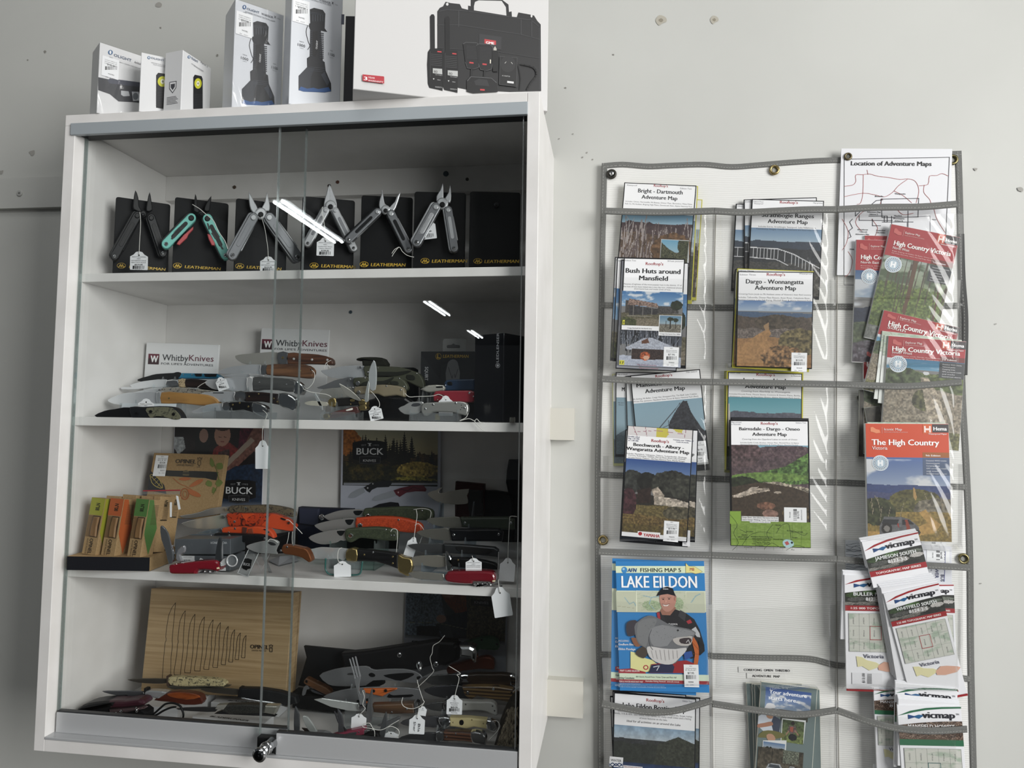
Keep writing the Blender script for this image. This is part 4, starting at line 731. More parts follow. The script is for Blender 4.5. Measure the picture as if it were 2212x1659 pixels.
K('folding_knife', 'small lockback knife with black scales and polished bolsters, lowest in the middle', -.205, [('blade', 'e', '1030,930 1100,895 1180,860 1330,845 1330,915 1200,925 1100,940', STEEL), ('bolster', 'e', '1325,840 1395,838 1398,915 1330,918', CHROME), ('handle', 'e', '1395,835 1500,830 1612,835 1612,930 1520,905 1398,915', M('141416', .3), dict(sm=0)),
  ('bolster', 'e', '1610,838 1670,845 1740,875 1765,930 1735,985 1700,975 1612,925', CHROME), ('pin', 'e', '1427,860 1493,842 1575,877', BRASS, dict(r=9))], GS)
stand('clear stepped stand under the middle knives of the second shelf', 'e', [1275, 1430], [(-.205, 925), (-.18, 832), (-.155, 728), (-.125, 575), (-.10, 478)], Z2)
T = Thing('acrylic_plate', 'clear angled acrylic front plate below the small lockback knife', 'display stand', at('e', 1450, 1005, -.215)); T.slab('plate', 'e', '1140,900 1180,860 1290,860 1300,925 1850,935 1840,1005 1140,995', -.214, .002, ACRYL)
# right group
K('folding_knife', 'largest olive folding knife with polished clip blade', -.12, [('blade', 'q1', '450,430 560,412 700,380 830,350 1240,340 1260,540 1100,560 850,575 650,560 520,500', steel('c3c7ca', .12)), ('handle', 'q1', '1240,345 1500,345 1900,365 2130,430 2250,480 2330,600 2350,740 2280,750 2050,640 1800,560 1600,525 1290,545 1245,470', OLIVE),
  ('inlay', 'q1', '1480,450 1850,455 2050,430 2110,440 2000,490 1850,525 1490,520', OLIVE2, dict(d=.006, th=.002, bev=.0004)), ('cutout', 'q1', '2030,510 2150,515 2180,570 2150,605 2040,590', OLIVE2, dict(d=.006, th=.002, bev=.0004)), ('screw', 'q1', '1175,370', SCREW, dict(r=26)), ('screw', 'q1', '1500,378 2210,485', SCREW, dict(r=14)), ('pivot', 'q1', '1290,460 1315,435 1345,460 1315,485', SCREW, dict(d=.006, th=.003))], GS)
K('folding_knife', 'smaller olive folding knife with dark grey clip blade, below the largest', -.15, [('blade', 'q1', '370,745 520,690 700,610 850,575 1040,550 1060,720 800,760 500,770', steel('77797b', .25)), ('handle', 'q1', '1040,600 1080,560 1250,550 1700,548 1850,550 1980,610 2050,740 2010,800 1920,760 1800,700 1500,680 1080,720', OLIVE),
  ('inlay', 'q1', '1200,670 1300,625 1600,620 1750,560 1790,560 1700,650 1600,690 1400,700 1190,710', OLIVE2, dict(d=.006, th=.002, bev=.0004)), ('cutout', 'q1', '1740,625 1860,630 1870,690 1745,685', OLIVE2, dict(d=.006, th=.002, bev=.0004)), ('screw', 'q1', '980,600', SCREW, dict(r=26)), ('screw', 'q1', '1260,570 1890,575 1975,725', SCREW, dict(r=14)), ('screw', 'q1', '1130,665', SCREW, dict(r=42, d=.006))], GS)
K('folding_knife', 'sand-coloured folding knife, third row on the right stand', -.175, [('blade', 'q1', '430,860 500,770 850,740 1080,740 1080,880 800,930 470,945', steel('9d9c96', .3)), ('handle', 'q1', '1070,730 1300,710 1480,690 1700,690 1950,735 1990,860 1970,915 1830,880 1600,905 1500,860 1300,850 1075,860', SAND), ('screw', 'q1', '1030,750', SCREW, dict(r=24)), ('screw', 'q1', '1655,715 1920,785', SCREW, dict(r=16)), ('screw', 'q1', '1145,830', SCREW, dict(r=34, d=.006))], GS)
K('pocket_knife', 'dark jack knife with brass bolsters and one blade raised upright, on the right stand', -.195, [('handle', 'q1', '575,980 650,930 730,940 1060,920 1260,960 1290,1060 1120,1070 720,1090 600,1080', M('21201f', .15, 0, None, None, 60, .5)), ('bolster', 'q1', '575,985 640,935 728,945 725,1088 605,1085', BRASS, dict(d=.0055, th=.013)), ('bolster', 'q1', '1150,960 1270,965 1290,1060 1150,1065', BRASS, dict(d=.0055, th=.013)),
  ('blade', 'q1', '1360,780 1330,600 1340,420 1420,240 1465,350 1475,560 1450,780', steel('c3c9cb', .1), dict(d=.001)), ('blade', 'q1', '790,665 1000,790 1170,950 1150,990 1000,930 880,850 820,740', steel('a5a49c', .2), dict(d=.008)), ('badge', 'q1', '990,960 1060,955 1065,1000 995,1000', BRASS, dict(d=.0062, th=.001)), ('pin', 'q1', '995,1048', BRASS, dict(r=14))], GS)
K('pocket_knife', 'brown bone stockman pocket knife leaning on the clear stand, shield on its scale', -.215, [('handle', 'q1', '600,1210 900,1130 1050,1090 1140,1100 1130,1200 1000,1240 700,1300 560,1310', M('4b2a28', .3, 0, None, None, 60, .4)), ('inlay', 'q1', '620,1210 900,1140 1020,1115 1030,1160 900,1210 660,1250', M('5f3836', .3), dict(d=.006, th=.002)),
  ('bolster', 'q1', '490,1240 590,1220 620,1290 560,1330 495,1310', BRASS, dict(d=.006, th=.013)), ('bolster', 'q1', '1150,1080 1270,1060 1290,1140 1160,1160', BRASS, dict(d=.006, th=.013)), ('shield', 'q1', '915,1150 1020,1118 1035,1135 1020,1155 930,1172 912,1165', M('e5e2d8', .3), dict(d=.0075, th=.001)),
  ('blade', 'q1', '1255,1000 1265,850 1300,680 1325,620 1345,680 1330,850 1320,990', steel('b5bab8', .15)), ('blade', 'q1', '330,900 350,840 480,1080 470,1160', steel('b0b5b6', .15)), ('blade', 'q1', '150,1020 290,985 560,1010 555,1080 350,1075 200,1060', steel('d3cfc0', .15)), ('pin', 'q1', '868,1210 640,1225', BRASS, dict(r=12, d=.0075))], GS)
T = Thing('knife_sheath', 'folded dark olive nylon sheath standing behind the largest olive knife', 'sheath', at('q1', 1400, 300, -.07)); T.slab('flap', 'q1', '1100,210 1180,185 1350,178 1560,190 1620,240 1650,345 1330,350 1210,340 1200,245 1105,240', -.08, .02, M('26271f', .85), sm=2, bev=.003); T.slab('body', 'q1', '1480,370 2140,370 2190,400 2200,900 2150,1000 1450,1000 1400,700', -.075, .018, M('1a1b18', .85), sm=1, bev=.003)
T = Thing('knife_sheath', 'black glossy pouch below the sand-coloured knife', 'sheath', at('q1', 1600, 1350, -.15)); T.slab('body', 'q1', '1120,1020 1480,920 1700,900 2000,920 2150,1020 2160,1345 1120,1345', -.15, .02, M('151517', .25, 0, None, None, 60, .6), sm=1, bev=.004)
stand('clear stepped stand under the olive and sand knives', 'q1', [670, 760], [(-.195, 1080), (-.175, 930), (-.15, 760), (-.12, 570)], Z2)
stand('clear angled stand holding up the stockman pocket knife', 'q1', [470, 1090], [(-.22, 1290), (-.205, 1230)], Z2)
price_tag('price tag hanging by a loop in front of the pocket knives, barcode half curled', 'q1', 1440, 1135, 240, 260, -.22, -.226, '1360,800 1440,880 1520,1000 1530,1080 1500,1110', R_[:3], '$119.95', 'price tags on the second shelf')
price_tag('price tag laid across the blade of the black-handled fixed knife', 'e', 1310, 622, 105, 130, -.35, -.165, '1090,695 1130,665 1180,640', R_[:2], '$119.95', 'price tags on the second shelf')
price_tag('rounded tag top showing above the camouflage folding knife', 'e', 600, 835, 150, 170, .05, -.217, '600,850 520,870 460,900 445,960 480,1000', R_[:2], None, 'price tags on the second shelf')
for lab, c, S, Y in [('white string loop through the pierced brown handle end', 'e', '2180,525 2210,560 2200,640 2150,700 2120,700', -.16), ('string loops tied around the top brown handle', 'q1', '510,400 550,290 640,240 560,290 625,380', -.115), ('string hanging from the silver pommel across to the next knives', 'q1', '120,760 250,820 400,845 560,870 640,910', -.2),
    ('string curled down from the small lockback knife over the shelf edge', 'e', '1715,910 1755,950 1740,1000 1725,1040 1715,1100', -.236), ('string running from the sand knife to the red tool tag', 'q2', '110,1050 180,1110 320,1105 560,1095 660,1070 740,1110 775,1155', -.21), ('string bunch lying on the shelf right of the grey knife', 'q2', '1140,1380 1100,1450 1000,1500 1150,1465 1240,1500 1280,1470 1330,1520 1395,1530', -.236), ('string trailing down over the shelf edge below the tall black box', 'q2', '1240,1500 1300,1580 1380,1655 1400,1660', -.238)]:
    T = Thing('tag_string', lab, 'string', at(c, *pts(S)[0], Y)); T.line('string', c, S, Y, .0005)
# right end of the second shelf
K('folding_knife', 'grey steel frame-lock knife with oval blade hole, at the shelf front right', -.225, [('blade', 'q2', '0,1300 100,1250 200,1195 380,1190 410,1215 380,1300 340,1370 250,1395 100,1390', steel('a9aba9', .2)), ('handle', 'q2', '400,1220 560,1200 900,1185 1060,1190 1130,1240 1135,1350 1080,1410 900,1365 700,1355 560,1360 450,1420 400,1400 370,1320', steel('8f908c', .35), dict(bev=.0015)), ('blade_hole', 'q2', '215,1245 250,1215 340,1210 370,1240 300,1268 230,1265', M('3a3c40', .3), dict(d=.0005, th=.001)),
  ('screw', 'q2', '440,1305 568,1235 937,1210 1080,1290', SCREW, dict(r=20)), ('hole', 'q2', '1022,1238 1036,1238 1036,1252 1022,1252', BLACK, dict(d=.0048, th=.001)), ('hole', 'q2', '1032,1275 1046,1275 1046,1289 1032,1289', BLACK, dict(d=.0048, th=.001)), ('hole', 'q2', '1010,1312 1024,1312 1024,1326 1010,1326', BLACK, dict(d=.0048, th=.001))], GS)
K('pocket_tool', 'dark red slim pocket multi-tool behind the grey knife', -.185, [('handle', 'q2', '565,1080 600,1020 680,1010 1180,1005 1240,1030 1250,1080 1235,1180 1200,1200 640,1195 575,1180', REDM, dict(sm=1)), ('slot', 'q2', '620,1065 730,1065 760,1095 720,1105 620,1085', M('5a141e', .5), dict(d=.0055, th=.002)), ('screw', 'q2', '1158,1048', SCREW, dict(r=18)), ('screw', 'q2', '1225,1105', SCREW, dict(r=12)), ('screw', 'q2', '638,1155', M('b9a08c', .3, 1), dict(r=12))], cat='pocket tool')
K('pocket_tool', 'dark blue slim pocket multi-tool above the red one', -.16, [('handle', 'q2', '750,880 780,838 880,825 1250,818 1250,1005 740,1010', BLUEM, dict(sm=1)), ('slot', 'q2', '800,870 870,865 880,920 810,920', BLACK, dict(d=.0055, th=.002)), ('screw', 'q2', '770,920 835,905', SCREW, dict(r=10))], cat='pocket tool')
K('pocket_tool', 'pale grey slotted pocket tool poking out left of the blue one', -.17, [('body', 'q2', '355,990 410,960 490,920 735,920 740,1015 500,1035 420,1010', steel('a9a8a0', .3), dict(th=.006)), ('slot', 'q2', '620,940 720,935 720,960 625,965', BLACK, dict(d=.005, th=.001))], cat='pocket tool')
price_tag('blank round-shouldered tag behind the grey frame-lock knife', 'q2', 775, 1157, 230, 330, 0, -.2, None, (), None, 'price tags on the second shelf')
stand('clear angled stand under the grey frame-lock knife', 'q2', [205, 975], [(-.224, 1380)], Z2)
stand('clear stepped stand under the red and blue pocket tools', 'q2', [350, 490], [(-.185, 1190), (-.16, 1010)], Z2)
F = Frame('q2', (372, 372), (1255, 372), -.10); h = F.O.z-Z2
T = Thing('tool_box_carton', 'dark carton with yellow lettering and a hang tab, behind the pocket tools', 'box', F.P(F.w/2, -h, -.02)); T.plate('carton', F, h, .035, M('26282b', .5)); k = Ink(T, F)
k.poly('380,372 660,372 1250,372 1250,400 700,600 690,830 372,400', '1c1d20'); k.line([(658+45*math.cos(t), 452+50*math.sin(t)) for t in np.arange(0, 6.28, .4)], 6, 'b9952a', True); k.poly('640,415 655,412 650,465 690,470 690,485 630,485', 'b9952a'); k.text('LEATHERMAN', 730, 475, 1150, 52, 'b9952a', .03, .12); k.text('SQUIRT', 440, 622, 660, 55, 'c9cbcd', .02, rot=-math.pi/2)
k.poly('780,835 800,600 830,530 890,500 950,520 985,600 1000,835', '6f7072', 2); k.line('820,630 880,810 890,760', 9, '3a3a3b'); k.line('975,660 930,800 920,740', 9, '3a3a3b'); k.poly('560,1490 600,1390 680,1390 680,1490', 'b59a20'); k.build()
T.slab('hang_tab', 'q2', '725,370 728,200 750,168 790,162 1080,162 1110,185 1105,370', -.098, .001, M('8f908e', .5)); T.slab('tab_slot', 'q2', '790,290 800,268 870,262 900,240 930,262 1000,268 1010,290 1000,315 800,315', -.0985, .0004, M('4c4c4c', .6))
F = yframe('q2', (1252, 108), (1725, 68), Y=-.20); h = F.O.z-Z2; T = Thing('lamp_carton', 'tall black lamp carton standing at the right end of the second shelf', 'box', F.P(F.w/2, -h, -.03)); T.plate('carton', F, h, .06, M('0e1016', .35, 0, None, None, 60, .3)); k = Ink(T, F)
k.text('LEDLENSER', 1640, 545, 2010, 40, 'b9bcc2', .01, rot=math.pi/2); k.line([(1625+33*math.cos(t), 600+36*math.sin(t)) for t in np.arange(0, 6.28, .4)], 6, 'b9bcc2', True); k.ell(1625, 600, 18, 20, 'b9bcc2'); k.build()
F = yframe('q2', (1875, 112), (2060, 142), Y=-.12); h = F.O.z-Z2; T = Thing('dark_carton', 'black carton with a thin red edge squeezed against the right panel of the second shelf', 'box', F.P(F.w/2, -h, -.03)); T.plate('carton', F, h, .04, M('0a0a0c', .4)); k = Ink(T, F); k.rect(1878, 130, 1890, 480, '9c2028'); k.build()
K('key_chain', 'coil of bright key rings in front of the tall black carton', -.232, [('ring', 'q2', f'{1815+i*24},1450 {1828+i*24},1440 {1836+i*24},1480 {1828+i*24},1535 {1815+i*24},1535 {1809+i*24},1490', M('a9a59c', .3, .9), dict(th=.0015)) for i in range(4)], cat='key ring')
# ================================================================ SHELF 3
def leanbox(name, label, cat, c, TL, TR, BL, Y, lean, depth, mat, group=None, yaw=0, part='box', bev=.0006):
    F = Frame(c, TL, TR, Y, yaw, lean); F.h = -F.L(*BL)[1]; T = Thing(name, label, cat, F.P(F.w/2, -F.h, -depth/2), group); T.plate(part, F, F.h, depth, mat, bev=bev); return T, F
def flatbox(name, label, cat, c, FL, FR, BK, z0, hgt, mat, group=None, part='box'):
    """a box lying flat: front left, front right and back left corners of its top as seen in the photograph"""
    zt = z0+hgt; A, B_, Cc = onz(c, *FL, zt), onz(c, *FR, zt), onz(c, *BK, zt); T = Thing(name, label, cat, (A+B_)/2-Vector((0, 0, hgt)), group)
    F = Frame.__new__(Frame); F.c = c; F.n = Vector((0, 0, 1)); F.ux = (B_-A).normalized(); F.w = (B_-A).length; F.uz = F.n.cross(F.ux); F.O = A; F.k = F.w/math.hypot(FR[0]-FL[0], FR[1]-FL[1])
    P = [A, B_, B_+(Cc-A), Cc]; P2 = [(F.L if 0 else (lambda v: ((v-A).dot(F.ux), (v-A).dot(F.uz))))(v) for v in P]
    T.extr(part, P2, lambda a, b, d: F.P(a, b, -d), hgt, mat, bev=.0005); return T, F
KRAFT = M('a98a5e', .75, 0, 'noise', '9d7e52', 400, 0, .05); KR = 'a98a5e'
# posters at the back
def poster(label, c, TL, TR, BLy, Y, paper='c9ccd8', w_=None):
    F = Frame(c, TL, TR, Y); F.h = -F.L(TL[0], BLy)[1]; T = Thing('poster', label, 'poster', F.P(F.w/2, -F.h), 'brand posters inside the cabinet'); T.plate('sheet', F, F.h, .001, M(paper, .4), bev=.0002); return T, Ink(T, F), F
def logo(k, x, y, s):
    """dark shield-shaped sign with white lettering; (x, y) is its top left, s its scale"""
    P = lambda q: [(x+a*s, y+b*s) for a, b in pts(q)]
    k.poly(P('0,20 60,5 155,0 250,5 310,20 312,165 250,185 245,210 150,220 60,208 62,185 0,168'), '0e0e10'); k.poly(P('62,150 155,142 250,150 248,205 155,214 64,205'), '1a1a1d')
    k.line(P('62,150 155,142 250,150 248,205 155,214 64,205'), 2*s, '6a6a6e', True); k.text('BUCK', x+35*s, y+128*s, x+280*s, 60*s, 'd6d8da', .02); k.text('KNIVES', x+95*s, y+193*s, x+212*s, 22*s, 'c9cbcd', .01)
    k.poly(P('132,25 175,25 165,33 160,42 168,52 142,52 150,42 145,33'), 'b9bbbd'); k.text('EST', x+82*s, y+50*s, x+125*s, 14*s, '8a8c8e'); k.text('1902', x+185*s, y+50*s, x+240*s, 14*s, '8a8c8e')
T, k, F = poster('family photo poster with shield logo, left back of the third shelf', 'h', (1095, -40), (1920, -30), 900, -.012)
k.pic(1100, -30, 1918, 700, [('g', 0, '1a1416', .6, '251c1e'), ('n', .6, 8), ('p', '0,0.17 0.1,0.17 0.13,0.3 0.05,0.38 0,0.3', 'b9c0c4', .2), ('e', .32, .16, .06, .1, 'a87868'), ('p', '.24,.1 .3,.03 .4,.1 .4,.5 .24,.5', '15181b'), ('e', .33, .15, .05, .08, 'b58a78'), ('p', '.45,.3 .52,.24 .62,.22 .72,.3 .74,.55 .5,.6 .42,.45', '8e2a28', .2),
  ('p', '.5,.34 .62,.3 .65,.55 .5,.58', '4f3a38', .3), ('e', .54, .14, .09, .13, 'c08a72'), ('e', .54, .03, .1, .06, '3a241c'), ('l', '.5,.16 .525,.165', .008, '4a2a20'), ('l', '.56,.16 .585,.165', .008, '4a2a20'), ('l', '.52,.215 .56,.218', .01, '9a4a44'), ('p', '.74,0 1,0 1,.34 .82,.2 .72,.3', '5d1830', .3),
  ('p', '.9,.02 1,.0 1,.4 .9,.32 .62,.6 .52,.62 .55,.52 .72,.38', '8a5a4e', .2), ('p', '.86,.16 .9,.2 .57,.55 .54,.5', 'b3a08e'), ('p', '.5,.62 .7,.5 1,.45 1,.9 .52,.9', '1f3350', .25), ('g', .9, '2a3a52', .999, 'c9ccd8')])
logo(k, 1530, 493, 1.0); k.build('photo_print')
T, k, F = poster('forest sunset poster with shield logo and two printed knives', 'i', (565, 20), (1442, 22), 920, -.014, 'b6bac8')
k.pic(582, 22, 1418, 510, [('g', 0, 'b5b59a', .35, 'c9bd8e', ), ('g', .35, 'c9bd8e', 1, 'a8854a'), ('e', .02, .55, .22, .6, 'b86a24', .3, 1), ('r', .42, .16, 9, '4a3a26', .4, '6d5228', 20), ('t', 34, .5, .7, .34, '2c2a22'), ('r', .62, .1, 6, '2e2f22', .4, '7a6428', 14), ('e', .8, .72, .22, .14, 'a88e3c', .6, 1), ('e', .75, .92, .25, .09, '8f8430', .6, 1), ('r', .9, .03, 6, '14160f', .3, '4a4a24')])
for i in range(4): k.line([(585, 500+i*6), (1415, 503+i*5)], 5, ['4a4c46', '777a80', '9a9eaa', 'acb0be'][i])
logo(k, 663, 128, .98)
k.poly('622,632 650,595 700,565 760,545 775,585 730,610 690,632 650,638', '9aa0a8'); k.poly('762,545 830,505 900,490 1005,480 1010,510 985,540 880,545 835,565 815,590 790,575', '202124', 1); k.ell(797, 549, 7, 8, 'b9babc'); k.ell(843, 512, 5, 6, 'b9babc')
k.poly('835,655 860,625 920,600 1030,570 1060,615 980,640 900,660 860,662', 'a2a7b0'); k.poly('1025,570 1090,548 1200,525 1290,525 1318,560 1310,580 1220,578 1140,590 1080,628 1050,610', '6b1e2c', 1); k.line('1040,575 1100,560 1150,575 1200,540 1260,560', 5, '2c0e14'); k.ell(1068, 588, 7, 8, 'c9a0a0')
k.poly('835,720 900,690 1000,672 1070,680 1082,715 900,735', '1b1c24', 1); k.poly('1210,735 1280,720 1335,730 1360,770 1330,788 1230,770', '17171a', 1); k.build('photo_print')
# kraft carton with plant print
T, F = leanbox('garden_tool_carton', 'flat kraft carton printed with a dark root and orange olives, leaning at the back', 'box', 'h', (905, 247), (1562, 265), (800, 835), -.065, .20, .012, KRAFT); k = Ink(T, F)
k.poly('872,408 1000,545 1020,625 845,590', '1c1d22'); k.line('870,455 900,445 960,500 985,570 930,560 885,520 870,455', 5, 'b9a24a', sm=2); k.line('880,465 975,565', 4, 'b9a24a')
for a in ('890,470 905,455', '900,500 930,475', '915,530 945,500', '940,555 965,525'): k.line(a, 3, 'b9a24a'); k.d -= .00004
k.poly('960,405 1100,412 1300,415 1430,420 1498,425 1480,500 1440,495 1380,480 1200,470 1040,462 980,455', '22221f', 0); k.ell(1200, 435, 32, 26, '3d372a'); k.line('1175,420 1225,418', 3, 'a08a5a'); k.line('1170,450 1228,452', 3, 'a08a5a')
for P in ['1430,290 1460,340 1450,380 1420,350', '1480,350 1530,340 1540,390 1490,400', '1400,500 1440,520 1430,560 1380,540', '1500,490 1540,520 1500,560 1470,530', '1450,560 1480,590 1440,620']: k.poly(P, '6b7a34', 2); k.d -= .00004
k.line('1430,300 1480,400 1500,520 1450,630', 5, '6b7a34', sm=3)
for P in ['1130,490 1190,470 1250,485 1190,505', '1230,555 1300,500 1360,490 1330,530 1260,560', '1210,580 1290,600 1340,640 1310,655 1240,630']: k.poly(P, 'b0602e', 2); k.d -= .00004
k.line('1085,480 1140,530 1200,555 1260,590', 5, 'b0602e', sm=3); k.line([(1190+38*math.cos(t), 625+50*math.sin(t)) for t in np.arange(0, 6.28, .35)], 9, 'b0602e', True); k.line([(1192+18*math.cos(t), 628+30*math.sin(t)) for t in np.arange(0, 6.28, .5)], 5, 'b0602e', True)
k.text('OPINEL', 1102, 342, 1292, 36, '33291c', .025); k.text('SAVOIE FRANCE', 1115, 368, 1270, 18, '4a3c28'); k.line('1308,290 1315,305 1328,288 1340,305 1350,292 1345,312 1310,312 1308,290', 3, '33291c'); k.line('1312,325 1335,320 1338,350 1325,370 1310,355 1312,325', 4, '33291c'); k.line('1302,378 1330,380', 3, '33291c')
sticker(k, 928, 270, 1042, 448, '$33.00', ('SNOWY MTN', 'VEGETABLE KNIFE', 'KIT'), '933717'); k.build()
# tray and upright kraft knife boxes
F = yframe('h', (108, 1198), (868, 1208), (97, 1324), Z3); F.h = F.O.z-Z3; T = Thing('display_tray', 'black-fronted kraft display tray holding upright knife boxes', 'tray', F.P(F.w/2, -F.h, -.04)); T.plate('tray', F, F.h, .10, KRAFT, bev=.0006); k = Ink(T, F); k.full('14151b', F.h); k.build('front_print')
GB = 'kraft pocket knife boxes standing on the tray'; TR_Y = F.O.y
WIN = M('3a2a1c', .7); 
def kbox(label, TL, TR, BL, Y, side, col, front=True, num=True):
    T, F = leanbox('pocket_knife_box', label, 'box', 'h', TL, TR, BL, Y, .13, side, KRAFT, GB, yaw=-.12); k = Ink(T, F); w_, h = F.w, F.h
    if front:
        k.flat([(.0003, -h*.305), (w_-.0003, -h*.305), (w_-.0003, -.0003), (.0003, -.0003)], col); k.flat([(w_*.06, -h*.69), (w_*.9, -h*.69), (w_*.9, -h*.315), (w_*.06, -h*.315)], '2e2219')
        k.flat([(w_*.06, -h*.69), (w_*.36, -h*.69), (w_*.36, -h*.315), (w_*.06, -h*.315)], '7a5c38')
        V, Fc = text_geo('OPINEL', .03); hh = w_*.26/.72; sx = h*.27/(V[:, 0].max()-V[:, 0].min()); k.add([(w_*.42+b*hh, -h*.715-a*sx) for a, b in V], Fc, hx('3a2c1c'), k.d+.0001)
        V, Fc = text_geo('SAVOIE FRANCE'); hh = w_*.12/.72; sx = h*.27/(V[:, 0].max()-V[:, 0].min()); k.add([(w_*.22+b*hh, -h*.715-a*sx) for a, b in V], Fc, hx('5a4830'), k.d+.0001)
        V, Fc = text_geo('N°08', .04); hh = w_*.3/.72; sx = h*.13/(V[:, 0].max()-V[:, 0].min()); k.add([(w_*.42+b*hh, -h*.09-a*sx) for a, b in V], Fc, hx('22200f'), k.d+.0001)
    k.build()
    if front:
        P = [(w_*.42, -h*.68), (w_*.86, -h*.68), (w_*.80, -h*.5), (w_*.84, -h*.33), (w_*.46, -h*.33), (w_*.40, -h*.5)]; T.extr('wooden_handle', P, lambda a, b, d: F.P(a, b, .0035-d), .004, wood('9a7448', '6d4d2c', 60, (1, 1, .3)), bev=.0015)
    S = Frame.__new__(Frame); S.c = 'h'; S.ux = -F.n; S.uz = F.uz; S.n = F.ux; S.O = F.P(w_, 0, 0); S.w = side; S.k = F.k; k = Ink(T, S)
    if front: k.flat([(.0003, -.0005), (side*.35, -.0005), (side*.98, -h*.5), (side*.6, -h*.96), (.0003, -h*.6)], col)
    for i in range(16): a0 = side*.35; k.flat([(a0, -h*(.1+i*.022)), (side*.85, -h*(.1+i*.022)), (side*.85, -h*(.107+i*.022)), (a0, -h*(.107+i*.022))], '4a3a24'); k.d -= .00006
    if num: k.flat([(side*.2, -h*.42), (side*.8, -h*.42), (side*.8, -h*.44), (side*.2, -h*.44)], '22200f'); V, Fc = text_geo('N°08', .04); sx = h*.12/(V[:, 0].max()-V[:, 0].min()); k.add([(side*.4+b*side*.4, -h*.06-a*sx) for a, b in V], Fc, hx('22200f'), k.d+.0001)
    k.build('side_print'); return T
ys = TR_Y+.012
kbox('yellow-topped kraft knife box, left of the three in front', (335, 655), (462, 668), (282, 1180), ys+.018, .026, '9a9a2a', True, False)
kbox('orange-topped kraft knife box, middle of the three in front', (508, 660), (632, 672), (492, 1196), ys+.018, .026, 'b5582a', True, False)
kbox('green-topped kraft knife box, right of the three in front', (745, 665), (865, 676), (712, 1203), ys+.018, .026, '4f7a3a', True, False)
for lab, TL, TR, BL, dy, fr in [('plain kraft knife box behind the yellow-topped one', (470, 640), (590, 650), (440, 1150), .05, 0), ('plain kraft knife box behind the orange-topped one', (620, 628), (745, 640), (600, 1150), .05, 0), ('plain kraft knife box behind the green-topped one', (790, 640), (905, 650), (770, 1150), .05, 0), ('kraft knife box showing its text side, right of the green-topped one', (905, 645), (970, 648), (900, 1160), .045, 1), ('rearmost kraft knife box with white price strips, at the right end', (1000, 640), (1062, 645), (1010, 1100), .075, 1)]:
    T = kbox(lab, TL, TR, BL, ys+dy, .024, KR, False, bool(fr))
T.slab('price_strip', 'h', '1106,640 1125,645 1148,765 1128,770', ys+.05, .0006, PAPER); T.slab('price_strip', 'h', '1050,702 1068,702 1066,838 1050,838', ys+.045, .0006, PAPER)
T = Thing('zip_bag', 'clear zip bag with a red seal lying over the kraft knife boxes', 'bag', at('h', 970, 630, ys+.06)); T.slab('film', 'h', '802,592 1140,590 1142,632 806,628', ys+.062, .0012, ACRYL); T.slab('red_seal', 'h', '802,592 1140,586 1140,597 803,602', ys+.061, .002, M('a33038', .4))
# left knives
CAMO2 = M('6a5c44', .6, 0, 'camo', '26211a', 130); ORC = M('c23a12', .45, 0, 'camo', '2a0f0a', 70); ORG = M('d8481a', .4); BHON = M('3d4630', .55, 0, 'hex', '2d3524', 330, 0, .4); OHON = M('c8441c', .5, 0, 'hex', 'a83514', 330, 0, .4)
GT = 'knives fanned out on the third shelf'
K('folding_knife', 'woodland camouflage lockback knife, highest of the left stand on the third shelf', -.09, [('blade', 'q5', '210,400 400,370 560,330 700,280 1005,255 1010,355 850,370 600,410 350,440 250,430', steel('9fa09e', .2)), ('handle', 'q5', '1005,245 1300,238 1600,228 1850,265 2000,310 2030,380 2010,420 1900,410 1600,400 1300,370 1010,355', CAMO2), ('screw', 'q5', '948,300', SCREW, dict(r=26)), ('screw', 'q5', '1255,275 1125,358 1975,365', SCREW, dict(r=18))], GT)
K('folding_knife', 'blaze-orange camouflage lockback knife with broad blade', -.12, [('blade', 'q5', '235,520 400,470 560,435 800,395 955,385 1010,580 850,600 600,612 420,600 300,570', steel('a9aaa6', .2)), ('handle', 'q5', '955,368 1200,360 1420,362 1600,362 1720,370 1900,440 1990,500 2050,560 2010,630 1960,650 1700,610 1600,575 1300,572 1010,580 960,470', ORC), ('orange_panel', 'q5', '1500,555 1610,440 1660,370 1740,375 1900,440 1990,500 2045,560 2005,625 1955,640 1720,605', ORG, dict(d=.006, th=.002, sm=1, bev=.0005)), ('orange_panel', 'q5', '1185,368 1370,362 1385,380 1290,430 1260,480 1215,430', ORG, dict(d=.006, th=.002, sm=0, bev=.0005)),
  ('slot', 'q5', '1820,430 1890,455 1880,475 1815,450', BLACK, dict(d=.0075, th=.001)), ('screw', 'q5', '897,420', SCREW, dict(r=28)), ('screw', 'q5', '1210,400 1078,495', SCREW, dict(r=20)), ('screw', 'q5', '1940,515', M('3a2a22', .3), dict(r=20, d=.0075))], GT)
for P in ['1700,595 1880,445', '1760,605 1900,490', '1600,480 1670,580']: pass
K('folding_knife', 'plain orange lockback knife with brown stripes, lower on the left stand', -.15, [('blade', 'q5', '480,680 560,650 640,625 820,605 890,598 890,678 600,690', steel('7d8a94', .2)), ('handle', 'q5', '890,592 1050,582 1200,576 1280,590 1380,572 1500,580 1620,610 1680,670 1710,750 1640,765 1500,710 1380,690 1200,684 890,682', ORG), ('stripe', 'q5', '1205,580 1275,592 1262,682 1200,680', M('54281c', .6), dict(d=.006, th=.002, sm=0, bev=.0003)), ('stripe', 'q5', '1300,610 1360,600 1380,685 1285,680', M('8a3a1c', .6), dict(d=.006, th=.002, sm=0, bev=.0003)), ('screw', 'q5', '857,625', SCREW, dict(r=26)), ('screw', 'q5', '1085,605 985,668 1618,660', SCREW, dict(r=18)), ('slot', 'q5', '1545,610 1590,618 1590,632 1550,626', BLACK, dict(d=.006, th=.001))], GT)
